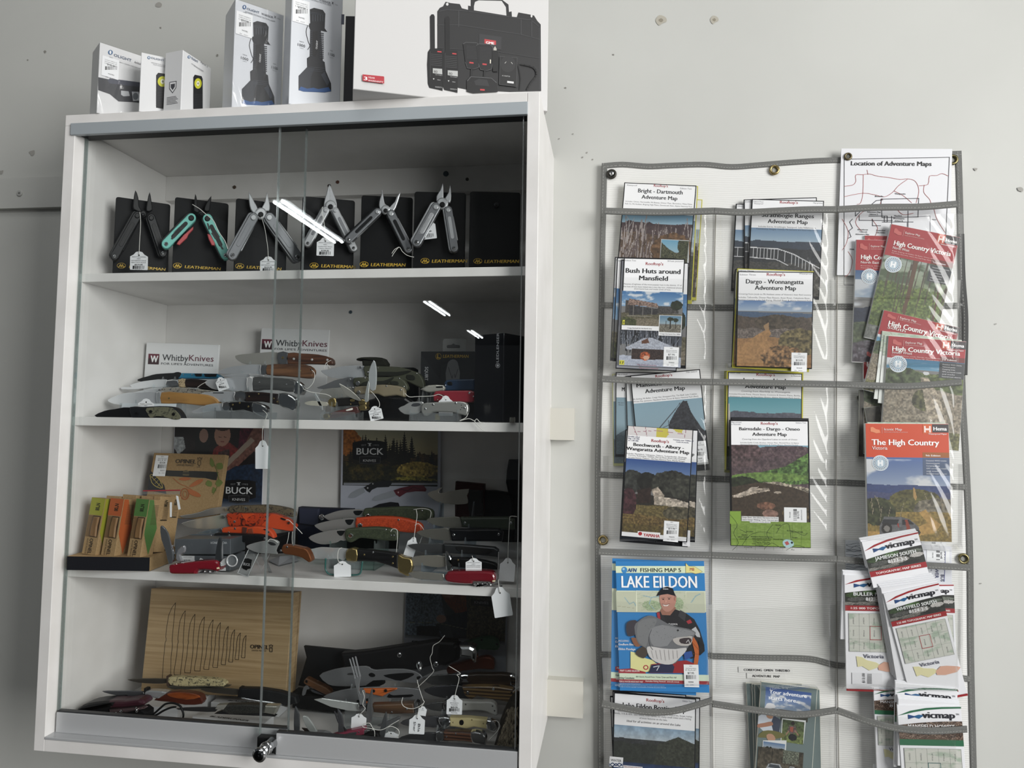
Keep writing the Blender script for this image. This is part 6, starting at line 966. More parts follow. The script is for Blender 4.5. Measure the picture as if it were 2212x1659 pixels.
K('fixed_blade_knife', 'skeleton knife with small orange scale, below the plain one', -.165, [('blade', 'k', '362,610 440,575 560,548 700,535 900,530 1100,545 1138,565 1135,620 1100,632 900,625 860,610 700,625 560,645 440,632', steel('75777a', .35)), ('scale', 'k', '678,545 945,542 948,552 890,575 830,610 780,600 690,580', M('b5561c', .45), dict(sm=0, d=.003, th=.004)), ('cutout', 'k', '872,605 890,585 920,598 1070,590 1060,612 885,618', BLACK, dict(d=.0005, th=.001)), ('screw', 'k', '762,565 858,562', BLACK, dict(r=12, d=.004))], GK)
K('camp_tool', 'folding camp knife with raised fork, steel blade and brown bone handle', -.19, [('blade', 'k', '288,632 350,622 480,640 640,662 650,725 560,720 420,690', steel('c0c4c2', .15), dict(sm=0)), ('bolster', 'k', '640,665 700,670 710,735 645,725', CHROME), ('handle', 'k', '750,672 900,668 1080,660 1090,745 900,750 760,735', wood('5a402a', '38261a', 45), dict(sm=1)), ('bolster', 'k', '1080,655 1120,660 1118,740 1085,745', CHROME), ('fork', 'q6', '798,615 820,618 845,608 880,600 882,615 866,690 862,790 880,832 898,800 905,770 932,782 945,860 950,960 880,975 845,840 812,690', steel('8d9092', .2), dict(sm=0, th=.002, bev=.0004)), ('tine', 'q6', '733,380 741,376 749,382 818,615 800,620', steel('9d9fa2', .2), dict(sm=0, th=.002, bev=.0004)), ('tine', 'q6', '767,362 776,358 784,364 850,612 830,617', steel('9d9fa2', .2), dict(sm=0, th=.002, bev=.0004)), ('tine', 'q6', '806,348 815,344 823,350 882,600 862,606', steel('9d9fa2', .2), dict(sm=0, th=.002, bev=.0004)), ('pin', 'k', '907,733 1027,708', SCREW, dict(r=8))], GK, 'camp tool')
K('pocket_knife', 'dark straight blade folding knife standing upright behind the camp knife', -.20, [('blade', 'k', '752,545 735,580 712,680 700,800 745,805 752,660', steel('6a6c6e', .2))], GK)
K('pocket_knife', 'pink-handled pocket knife with blades and openers raised, floor front', -.213, [('handle', 'q6', '480,1370 700,1310 900,1265 925,1270 920,1350 720,1392 600,1400', M('8a3048', .3)), ('badge', 'q6', '680,1350 740,1325 830,1315 810,1350 740,1380 690,1380', steel('55575a', .3), dict(d=.006, th=.001)), ('bolster', 'q6', '920,1285 1000,1285 1005,1310 925,1345', CHROME), ('blade', 'q6', '125,1262 250,1290 400,1345 440,1370 300,1365 220,1340', M('2a1c18', .4, .5)), ('blade', 'q6', '585,1020 640,1100 660,1220 668,1385 600,1385 595,1200', steel('55565a', .2)), ('opener', 'q6', '540,1045 575,1090 600,1180 590,1200 560,1120', steel('45464a', .2), dict(th=.002)), ('blade', 'q6', '655,1235 720,1330 710,1340 660,1260', steel('3a3b3e', .2)), ('pin', 'q6', '858,1315', SCREW, dict(r=10))], GK)
K('pocket_knife', 'pocket knife with one narrow blade raised upright, front left of the right door', -.222, [('blade', 'q6', '45,985 80,1060 95,1120 92,1330 30,1325 28,1100', steel('55575a', .2)), ('handle', 'q6', '28,1325 100,1330 105,1360 30,1360', DSTEEL)], GK)
K('pocket_knife', 'pocket knife with wide bright blade leaning left, floor front', -.217, [('blade', 'q6', '135,1115 180,1112 230,1160 335,1325 250,1325 170,1220', steel('b5b9b7', .2)), ('handle', 'q6', '240,1325 400,1325 480,1370 250,1370', DSTEEL)], GK)
K('pocket_knife', 'pocket knife with dark curved blade raised upright, centre front', -.215, [('blade', 'q6', '1203,1055 1215,1120 1210,1250 1170,1420 1110,1410 1150,1200', steel('5d5f62', .2)), ('handle', 'q6', '860,1385 1000,1330 1100,1330 1110,1420 900,1400', M('0e0e10', .5))], GK)
K('pocket_knife', 'thin pen knife blade pointing right behind the string bow', -.20, [('blade', 'q6', '1090,1230 1240,1170 1370,1115 1380,1150 1300,1200 1180,1240', steel('75777a', .2))], GK)
GR = [('large folding knife with brown wood scales and nickel bolsters, right back', -.09, [('blade', 'q7', '250,890 330,850 450,838 610,845 605,940 450,940 330,938', steel('5a5b5c', .25)), ('bolster', 'q7', '605,845 678,843 675,890 605,888', CHROME), ('handle', 'q7', '675,842 900,835 1080,842 1085,945 900,945 690,930', wood('4a3422', '2e2016', 45)), ('bolster', 'q7', '1078,845 1130,855 1155,900 1130,950 1085,945', CHROME), ('liner', 'q7', '600,935 900,948 1130,955 900,960 600,945', M('141416', .4))]),
 ('folding knife with striped zebrawood handle, right side', -.12, [('blade', 'q7', '250,990 330,960 450,948 625,952 700,1085 560,1080 400,1060 300,1030', steel('45464a', .25)), ('handle', 'q7', '615,955 800,952 960,955 1110,980 1160,1030 1150,1110 1100,1115 900,1078 760,1050 700,1090 640,1040', M('9a7a4a', .4, 0, 'wave', '4a3422', 60, .2, 0, (.1, 1, 1)), dict(sm=1)), ('screw', 'q7', '672,1016 922,980', SCREW, dict(r=16)), ('hole', 'q7', '1085,1015 1100,1005 1112,1018 1098,1025', BLACK, dict(d=.0048, th=.001))]),
 ('folding knife with smooth white handle behind the priced tag', -.15, [('blade', 'q7', '250,1140 330,1115 460,1108 460,1190 350,1190 290,1170', steel('5a5b5c', .25)), ('bolster', 'q7', '440,1105 500,1105 500,1195 440,1180', CHROME), ('handle', 'q7', '495,1100 700,1102 800,1105 900,1105 950,1145 962,1220 940,1240 850,1200 750,1190 600,1195 500,1190', M('b9b9b4', .35)), ('pin', 'q7', '653,1129 913,1145 933,1191', M('3a3a3a', .4), dict(r=8))]),
 ('folding knife with pale yellow handle and mirror bolsters', -.18, [('blade', 'q7', '20,1310 80,1275 180,1252 420,1250 410,1350 250,1345 100,1340', steel('55565a', .2)), ('bolster', 'q7', '390,1255 498,1258 500,1345 440,1358 395,1320', CHROME), ('handle', 'q7', '498,1258 680,1260 858,1278 855,1370 730,1350 660,1368 560,1350 500,1345', M('cfc08a', .4), dict(sm=1)), ('bolster', 'q7', '858,1278 940,1310 960,1370 930,1400 855,1370', CHROME), ('badge', 'q7', '592,1305 602,1282 625,1282 635,1305 625,1328 602,1328', BLACK, dict(d=.0055, th=.001)), ('pin', 'q7', '532,1304 713,1280 825,1314', M('7a6a40', .4), dict(r=7))]),
 ('folding knife with striped rosewood scales and nickel bolsters, right front', -.205, [('blade', 'q7', '5,1460 80,1430 200,1410 370,1405 370,1500 200,1500 60,1490', steel('4a4b4e', .2)), ('bolster', 'q7', '365,1400 440,1398 438,1488 410,1512 370,1500', CHROME), ('handle', 'q7', '438,1398 600,1392 705,1400 720,1502 640,1488 540,1485 440,1490', M('5a3a28', .4, 0, 'wave', '2e1c14', 70, .2, 0, (.1, 1, 1)), dict(sm=1)), ('bolster', 'q7', '700,1400 800,1402 845,1440 850,1500 840,1540 780,1520 715,1500', CHROME), ('pin', 'q7', '468,1441 556,1413', SCREW, dict(r=8))])]
for lab, Y, P in GR: K('folding_knife', lab, Y, P, GK)
stand('clear stepped stand under the knives at the right of the floor', 'q7', [345, 415], [(-.205, 1500), (-.18, 1345), (-.15, 1190), (-.12, 1060), (-.09, 940)], ZF)
stand('clear stepped stand under the skeleton knives', 'k', [550, 900], [(-.165, 640), (-.14, 520)], ZF)
price_tag('printed price tag hanging on a string before the white-handled knife', 'q7', 547, 1075, 150, 190, .03, -.205, '490,755 600,825 570,840 590,880 560,1000 547,1075', ('TWC', 'BRUSHBECK', 'TRAPPER'), '$69.95', 'price tags on the cabinet floor')
price_tag('tag with handwritten note hanging in front of the pale yellow knife', 'q7', 185, 1265, 150, 190, .05, -.222, '185,890 200,960 240,1080 250,1110 195,1200 185,1265', (), None, 'price tags on the cabinet floor', handwriting=[('Bla', 12, 48, 75), ('Sher', -32, 30, 90)])
price_tag('tag half hidden behind the handwritten one', 'q7', 240, 1165, 80, 90, .2, -.20, None, ('TWC', 'TRAPPER'), None, 'price tags on the cabinet floor')
price_tag('blank tag tied to the raised fork of the camp knife', 'q6', 862, 1115, 190, 190, .06, -.205, '905,780 930,860 910,960 940,1010 880,1080 862,1115', (), None, 'price tags on the cabinet floor')
price_tag('blank tag lying behind the centre upright blade', 'q6', 1270, 1330, 190, 110, .02, -.212, None, (), None, 'price tags on the cabinet floor')
for lab, c, S, Y in [('long string knotted around the bowie knife handle', 'q7', '450,460 400,520 340,560 330,630 310,680 330,770 335,820 180,970', -.15), ('string bow tied over the pink knife', 'q6', '1060,1400 1050,1280 920,1250 920,1210 1000,1200 1050,1270 1160,1280 1300,1200 1370,1160', -.225), ('loop of string right of the centre upright blade', 'q6', '1220,1250 1290,1240 1370,1290 1360,1370 1290,1370 1240,1300', -.225), ('string from the zebrawood knife end to the right panel', 'q7', '1110,1010 1150,970 1195,955', -.14), ('string loop hanging off the yellow knife bolster', 'q7', '910,1290 960,1290 985,1340 950,1400 870,1480', -.2), ('loop of string dropping from the camp knife bolster', 'q7', '45,1060 35,1110 60,1150 130,1170 200,1150 250,1110', -.21)]:
    T = Thing('tag_string', lab, 'string', at(c, *pts(S)[0], Y)); T.line('string', c, S, Y, .0005)
# tuft of animal fur at the right
T = Thing('fur_pelt', 'shaggy grey-brown fur tuft against the right side of the cabinet floor', 'fur', onz('q7', 1050, 1540, ZF)); rg = random.Random(9)
V, Fc, KK = [], [], []
base = [(1095, 1120), (1145, 1120), (1160, 1300), (1165, 1540), (920, 1550), (960, 1420), (980, 1300), (1040, 1180)]
T.slab('hide', 'q7', base, -.19, .05, M('2a251e', .9), sm=1, bev=.01)
for i in range(520):
    t = rg.random(); x = 960+190*rg.random(); y = 1150+380*rg.random()
    if x < 1090-(y-1120)*.35: x += 90
    L_ = 40+70*rg.random(); a = 1.15+.7*rg.random(); Y = -.192-.02*rg.random(); w_ = 3+3*rg.random()
    p = [at('q7', x, y, Y), at('q7', x+w_, y, Y), at('q7', x-math.cos(a)*L_, y+math.sin(a)*L_*.9, Y-.006)]; n = len(V); V += p; Fc.append((n, n+1, n+2))
    if p[2].z < ZF+.001: p[2].z = ZF+.001
k = T.mesh('fur_hairs', V, Fc, M('a99c82', .9, 0, 'noise', '4a4030', 120)); k['kind'] = 'stuff'
# ================================================================ MAPS IN THE POCKETS
RED_ = '9c2a30'; VL = 0    # lean of the sheets being stood up (negative = head towards the room)
def sheet(label, c, TL, TR, h, Y, body='15161a', th=.0025, group=None, name='folded_map', cat='map', m=None, lean=None):
    """a folded map as a thin booklet; h = its height in crop pixels"""
    F = Frame(c, TL, TR, Y, 0, VL if lean is None else lean); F.h = h*F.k; T = Thing(name, label, cat, F.P(F.w/2, -F.h), group); T.plate('booklet', F, F.h, th, m or M(body, .5), bev=.0003); return T, Ink(T, F), F
def inner(k, F, fr0, fr1, col, m=.0016):
    """band of the cover between two height fractions, inside the border"""
    w_, h = F.w, F.h; k.flat([(m, -h*fr1), (w_-m, -h*fr1), (w_-m, -max(h*fr0, m)), (m, -max(h*fr0, m))], col)
def fpic(k, F, fr0, fr1, prog, m=.0016, seed=1, x0=0.0, x1=1.0, res=1.25):
    """picture between height fractions fr0..fr1 and width fractions x0..x1 of the cover"""
    w_, h = F.w, F.h; a0, a1 = max(m, w_*x0), min(w_-m, w_*x1); b0, b1 = -h*fr0, -h*fr1; wm, hm = a1-a0, b0-b1
    nx, ny = max(4, int(wm/.00082/res)), max(4, int(hm/.00082/res)); U, V = np.meshgrid((np.arange(nx)+.5)/nx, (np.arange(ny)+.5)/ny)
    col = paint(U, V, prog, seed, wm/hm); k.d += .00006
    ab = [(a0+wm*i/nx, b0-hm*j/ny) for j in range(ny+1) for i in range(nx+1)]
    fc = [(j*(nx+1)+i, (j+1)*(nx+1)+i, (j+1)*(nx+1)+i+1, j*(nx+1)+i+1) for j in range(ny) for i in range(nx)]
    cl = np.clip(col, 0, 1); cl = np.where(cl <= .04045, cl/12.92, ((cl+.055)/1.055)**2.4); k.add(ab, fc, [tuple(v) for v in cl.reshape(-1, 3)])
def back_map(label, c, TL, TR, h, Y, border='15161a', header='e2e3e4', pic=None, group='copies standing behind the front maps', words=()):
    T, k, F = sheet(label, c, TL, TR, h, Y, border, group=group); inner(k, F, 0, .30, header)
    fpic(k, F, .30, .97, pic or [('g', 0, '8fa8bd', .4, 'b7c3c9'), ('r', .45, .05, 5, '4a4d42', .3), ('n', .3, 20)], seed=len(label)); 
    for w_ in words: k.text(*w_)
    k.build('cover_print'); return T
SKYB = ('g', 0, '5f9cc4', .3, 'a9cde0')
HUT = [('g', 0, '3d78b8', .45, '8fb8dc'), ('c', 0, .4, 'dfe6ee', 4, .55), ('r', .62, .04, 6, '5e5a44', .4, '8a806a'), ('r', .8, .04, 5, '7a705c', .4, '9a9080'), ('p', '0.06,.28 .13,.26 .14,.62 .06,.66', '4a453f', .2), ('p', '.13,.4 .6,.5 .6,.66 .13,.7', '3b3a3c', .3), ('p', '.12,.22 .58,.34 .62,.46 .1,.4', '8d7468', .4), ('p', '.6,.42 .92,.42 .94,.62 .6,.64', '4d4a48', .3), ('e', .9, .38, .1, .14, '2a3322', .4, 1), ('l', '.2,.42 .2,.7', .015, '8a8780'), ('l', '.35,.45 .35,.7', .015, '8a8780'), ('l', '.5,.47 .5,.68', .015, '8a8780'), ('l', '.1,.72 .5,.72', .012, '9a958a'), ('e', .1, .92, .16, .16, '4a5030', .5, 1)]
SNOW = [('g', 0, '3a3f4a', .4, '5c6470'), ('s', 60, .2, .75, .4, .04, '1e2026', .02), ('s', 30, .2, .6, .5, .2, '8e94a0', .01), ('r', .72, .03, 5, 'c3cbdd', .12, '9aa4be'), ('p', '.1,.5 .38,.22 .52,.2 .92,.46 .9,.54 .12,.56', 'b5bccb', .15), ('p', '.2,.52 .85,.52 .84,.8 .2,.82', '3d2e2a', .4), ('e', .42, .72, .08, .12, 'c05a30', .6, 1), ('e', .44, .76, .05, .06, 'e8b090'), ('p', '.35,.3 .45,.22 .48,.35 .36,.38', '6e4430')]
STUMP = [('g', 0, '5e8cae', .5, 'a0bac6'), ('r', .55, .05, 6, '6e6a5c', .5, 'a09c90'), ('e', .5, .2, .16, .12, '2f3a2a', .4, 1), ('e', .75, .25, .12, .12, '2f3a2a', .4, 1), ('l', '.5,.2 .5,.8', .04, '2a2620'), ('l', '.75,.2 .76,.8', .04, '2a2620'), ('l', '.3,.3 .3,.7', .02, '2a2620')]
GB2 = 'adventure maps standing in the left column'; GB3 = 'adventure maps standing in the middle column'
# --- column 1, first pocket
back_map('plain map behind the topmost left map, its yellow edge showing right', 'm1', (330, 355), (788, 368), 740, -.0145, 'b9b42e', 'd0d2d4', [('g', 0, '9ab4c4', .2, 'b9c4c4'), ('r', .25, .05, 8, '4a4038', .5, '7a6a5a'), ('s', 30, .3, .9, .3, .1, 'a5a098', .015)])
back_map('second yellow-edged map just behind the topmost left map', 'm1', (240, 262), (757, 272), 860, -.0178, 'c2bc30', 'd8dadc')
T, k, F = sheet('adventure map with burnt hills cover, topmost in the left column', 'm1', (228, 245), (745, 268), 860, -.0215)
inner(k, F, 0, .26, 'e8e9ea'); k.text("Rooftop's", 438, 277, 540, 19, RED_, .03); k.text('Bright - Dartmouth', 325, 318, 645, 31, '16171b', .03); k.text('Adventure Map', 350, 362, 608, 29, '16171b', .03)
k.text('Waterproof', 244, 270, 320, 11, '55565c'); k.text('Printed in Australia', 604, 272, 735, 11, '55565c'); k.text('Edition Two', 628, 294, 710, 12, '55565c')
k.text('Includes: Omeo, Harrietville, Mt Beauty, Dinner Plain, Benambra, Mitta Mitta,', 236, 385, 715, 10, '4a4b50'); k.text('Falls Ck, Mt Hotham, Bogong High Plains, Dartmouth Dam, Alpine National Park', 232, 402, 715, 10, '4a4b50')
fpic(k, F, .26, .95, [('g', 0, '6fa6c9', .16, 'a9cadb'), ('r', .13, .09, 3, '4b3a3e', .2, '5e4a48', 10), ('r', .26, .06, 4, '5a4638', .4, '7a6048'), ('s', 70, .25, .7, .22, .12, 'a89c98', .012), ('s', 50, .3, .75, .18, .1, '6a5a58', .012), ('e', .75, .45, .3, .22, '6d4f34', .5, 1), ('r', .62, .08, 5, '5a4030', .5, '7d5c42')])
k.poly('492,652 690,662 690,850 478,850', 'b9bec0'); k.pic(496, 656, 688, 850, [('g', 0, '6cb0d4', .45, '9cc6d8'), ('p', '0,.1 .3,.35 .6,.5 1,.05 1,1 0,1', '4e5038', .5), ('e', .85, .2, .25, .35, '454a32', .5, 1)])
k.line('250,680 265,520 240,480', 4, 'a9a6a4'); k.line('265,560 300,500', 3, 'a9a6a4'); k.line('380,660 372,560 400,520', 4, '8e8886'); k.build('cover_print')
# --- column 1, front pocket: hut maps
for i, (TL, TR, Y) in enumerate([((160, 780), (590, 790), -.0425), ((176, 784), (612, 792), -.0452), ((232, 818), (690, 822), -.0478)]):
    back_map(['hut guide map copy furthest left behind the front hut map', 'second hut guide map copy, just left of the front one', 'hut guide map copy sticking out right of the front one'][i], 'm1', TL, TR, 762 if i < 2 else 770, Y, '1a1b1f', 'e2e3e5', HUT, 'copies of the hut guide map', [('Edition', TL[0]+10, TL[1]+28, TL[0]+60, 11, '55565c')]+([('B', 174, 882, 200, 32, '16171b', .04)] if i == 0 else []))
T, k, F = sheet('hut guide map with two hut photos, front of the left column', 'm1', (225, 785), (662, 795), 790, -.0512, '1c1d21', th=.004)
inner(k, F, 0, .995, 'e8e9eb'); k.text('Edition Two', 232, 810, 312, 12, '55565c'); k.text('18 huts pictured', 537, 815, 648, 12, '55565c'); k.text("Rooftop's", 380, 838, 507, 22, RED_, .03); k.text('Bush Huts around', 236, 893, 630, 36, '101115', .04); k.text('Mansfield', 332, 946, 540, 35, '101115', .04)
k.text('Pictures of eighteen of the most popular huts in the district. 17 of', 226, 978, 638, 11, '3e3f45'); k.text('the huts of have been linked into a two day tour. Additional photos', 222, 996, 640, 11, '3e3f45'); k.text('show burnt huts and inside some of huts.', 298, 1013, 560, 11, '3e3f45')
k.pic(213, 1022, 650, 1275, HUT, seed=3); k.pic(200, 1300, 640, 1560, SNOW, seed=4); k.rect(478, 1197, 640, 1345, 'e4e5e7'); k.pic(482, 1200, 636, 1320, STUMP, seed=5)
k.text('Craigs Hut burnt Dec 2006', 484, 1335, 625, 10, '44454a'); k.text('Craigs Hut built for the fourth time', 250, 1293, 425, 10, '44454a'); k.rect(216, 1232, 232, 1264, 'd6d23c'); k.text('8', 219, 1258, 229, 20, '222222', .02)
k.rect(192, 1520, 228, 1552, 'd6d23c'); k.text('17', 195, 1546, 224, 20, '222222', .03); k.text('Map printed in Australia', 320, 1556, 455, 9, '9a4a50'); sticker(k, 512, 1424, 618, 1566, '$7.95', ('ABC', 'BUSH HUTS AROUND', 'MANSFIELD ADVENTURE'), '935923'); k.build('cover_print')
T, k, F = sheet('lowest hut guide map copy, its printed foot showing below the front one', 'm1', (205, 800), (640, 812), 800, -.0485, '1c1d21'); k.full('8a8c94', F.h, .0016); k.text('Map printed in Australia', 335, 1578, 470, 10, '9a4a50'); k.build('cover_print')
# --- column 2, first pocket
FENCE = [('g', 0, '6f93b8', .22, 'a9c2d4'), ('r', .2, .05, 3, '3c4656', .1, '34404c', 8), ('r', .3, .04, 4, '33363a', .3), ('r', .52, .03, 5, '3f3f3d', .4, '5a5852'), ('r', .66, .03, 5, '48453f', .5, '7a766c')]+[('l', f'{x/20:.3f},{.3+max(0, x-8)*.022:.3f} {x/20:.3f},{.46+max(0, x-8)*.018:.3f}', .008, 'c9cbcf') for x in range(0, 19)]+[('l', '0,.3 .4,.31 .62,.38 1,.58', .014, 'dcdde0'), ('l', '0,.45 .38,.47 .55,.55', .012, 'dcdde0')]
for i, (TL, TR, Y, w_) in enumerate([((132, 398), (640, 412), -.015, 'Edition Four'), ((188, 368), (712, 352), -.0182, 'Edition')]):
    back_map(['lookout map copy furthest left in the top middle pocket', 'tilted lookout map copy behind the front one, top middle'][i], 'm2', TL, TR, 660, Y, '17181c', 'dcdddf', FENCE, 'copies of the lookout map', [(w_, TL[0]+12, TL[1]+22, TL[0]+80, 11, '55565c')]+([('S', 204, 515, 228, 32, '16171b', .04), ('Includ', 183, 592, 226, 12, '44454a')] if i == 0 else []))
T, k, F = sheet('adventure map with white lookout railing cover, top of the middle column', 'm2', (246, 364), (764, 378), 740, -.0215)
inner(k, F, 0, .295, 'e6e7e9'); k.text('Edition Four', 258, 388, 330, 11, '55565c'); k.text('Waterproof', 260, 402, 328, 11, '55565c'); k.text("Rooftop's", 446, 397, 575, 22, RED_, .03); k.text('Map printed', 686, 398, 752, 11, '55565c'); k.text('Strathbogie Ranges', 316, 492, 690, 32, '16171b', .035); k.text('Adventure Map', 358, 537, 645, 31, '16171b', .035)
k.text('Includes Euroa, Strathbogie, Swanpool, Lake Nillahcootie,', 292, 566, 706, 12, '3e3f45'); k.text('Toombullup Ranges, Tolmie, Mt Samaria and Reef Hills Parks', 276, 583, 718, 12, '3e3f45'); fpic(k, F, .295, .97, FENCE); k.text('Rocky Ned', 275, 832, 335, 11, '33343a'); k.build('cover_print')
# --- column 2, front pocket
TRACK = [('g', 0, '5f86bd', .16, 'a9bcd0'), ('c', 0, .14, 'dfe3e8', 4, .45), ('r', .18, .02, 4, '49607f', .1), ('r', .26, .05, 4, '54483f', .3, '6a5c4c'), ('e', .55, .33, .32, .12, '4f4538', .4, 1), ('r', .44, .05, 5, '6a5f58', .5, '857a72'), ('r', .56, .04, 4, 'a87b4c', .15, '8e683e'), ('e', .85, .62, .3, .2, '6b5f3c', .6, 1), ('p', '0,.72 .3,.5 .42,.42 .46,.5 .4,.6 .55,.72 .35,1 0,1', 'b0824f', .12), ('e', .62, .86, .3, .18, '8a6640', .7, 1), ('p', '.35,.38 .42,.33 .43,.42 .38,.47', 'a5825a')]
for i, (TL, TR, h, Y, bd) in enumerate([((125, 868), (640, 880), 735, -.0425, '17181c'), ((142, 862), (690, 882), 750, -.0455, 'b9b432')]):
    back_map(['dirt-track map copy whose dark edge shows left, middle column', 'yellow-edged dirt-track map copy just behind the front one'][i], 'm2', TL, TR, h, Y, bd, 'dcdddf', TRACK, 'copies of the dirt-track map', [('Edition Three', TL[0]+8, TL[1]+22, TL[0]+120, 13, '44454a')])
T, k, F = sheet('adventure map with sandy dirt-track cover, second in the middle column', 'm2', (146, 882), (690, 888), 720, -.0505, th=.004)
inner(k, F, 0, .305, 'e5e6e8'); k.text('Edition Three', 160, 912, 275, 12, '44454a'); k.text("Rooftop's", 352, 915, 484, 22, RED_, .03); k.text('Waterproof', 584, 905, 676, 12, '44454a'); k.text('Dargo - Wonnangatta', 202, 970, 617, 34, '16171b', .035); k.text('Adventure Map', 266, 1015, 562, 33, '16171b', .035)
k.text('Covering from Licola to Mt Hotham some of Victoria\'s best 4wd country', 152, 1050, 672, 12, '3e3f45', 0, .2); k.text('Includes Talbotville, Dinner Plain Resort, Avon River, Caledonia River,', 148, 1074, 664, 12, '3e3f45'); k.text('Butcher Country, Lake Tali Karng, Mitchell River & Alpine National Park', 148, 1092, 670, 12, '3e3f45')
fpic(k, F, .305, .99, TRACK); sticker(k, 530, 1465, 640, 1605, '$13.95', ('ABC', 'DARGO WONNANGATTA', 'ADVENTURE MAP'), '941629'); k.build('cover_print')
# --- column 3, first pocket
T, k, F = sheet('white sheet titled with map locations, red road lines, top of the right column', 'm3', (54, 2), (805, 5), 930, -.0152, 'dfe0e4', th=.0006, name='location_sheet')
k.line('74,75 785,62 745,930 72,925', 4, '2a2b30', True); k.text('Location of Adventure Maps', 118, 117, 665, 33, '101114', .04); L_ = 'b05a58'
for P in ['75,258 130,250 152,225 152,182 200,180 245,175 300,190 370,198 450,212 500,208 545,218 570,250 578,300 560,370', '228,148 235,178', '203,182 200,305 185,370 160,380', '75,328 200,305 290,318 345,330 400,300 440,255 500,212', '410,290 470,320 530,370', '580,255 640,245 650,190 700,185 735,172 775,188', '615,250 612,300 650,345 660,372 680,410 700,480 755,570', '60,480 100,560 90,640 60,690', '100,700 130,760 110,840 80,870', '330,340 300,400 200,430 150,500 190,560', '420,400 470,450 540,440', '260,480 300,540 280,600']: k.line(P, 3.2, L_, sm=3); k.d -= .00004
for P in ['322,345 578,340 572,465 330,470 322,345', '260,380 290,355 335,350', '240,460 365,460 365,500 330,500', '175,455 175,488 400,490', '345,460 345,500 540,500', '550,465 575,465', '265,480 265,525 320,525', '395,460 395,540 500,540', '505,425 505,560 470,560', '130,480 110,500 130,540 105,560 120,600 100,610', '150,400 150,460 180,430']: k.line(P, 4.5, '33353f'); k.d -= .00004
k.line('545,465 655,460 655,570', 3, '6a6c74'); k.line('500,500 500,560 655,565', 3, '6a6c74')
for t, x, y, x1 in [('Benalla', 282, 330, 338), ('Wangaratta', 415, 313, 488), ('Adventure Map', 228, 436, 320), ('Edition 2', 245, 452, 302), ('Mansfield -', 412, 462, 470), ('Wonnangatta', 405, 480, 480), ('(Edition 3)', 415, 496, 470), ('Barrieforest', 165, 555, 235), ('- Tallarook', 168, 570, 230), ('Adventure Map', 150, 586, 243), ('Orbost', 660, 487, 695), ('Melb', 112, 688, 140), ('E specified', 292, 560, 350), ('Lake Eildon', 290, 575, 350)]: k.text(t, x, y, x1, 10, '222329', .03)
k.build('map_print')
HR = 'a32a30'
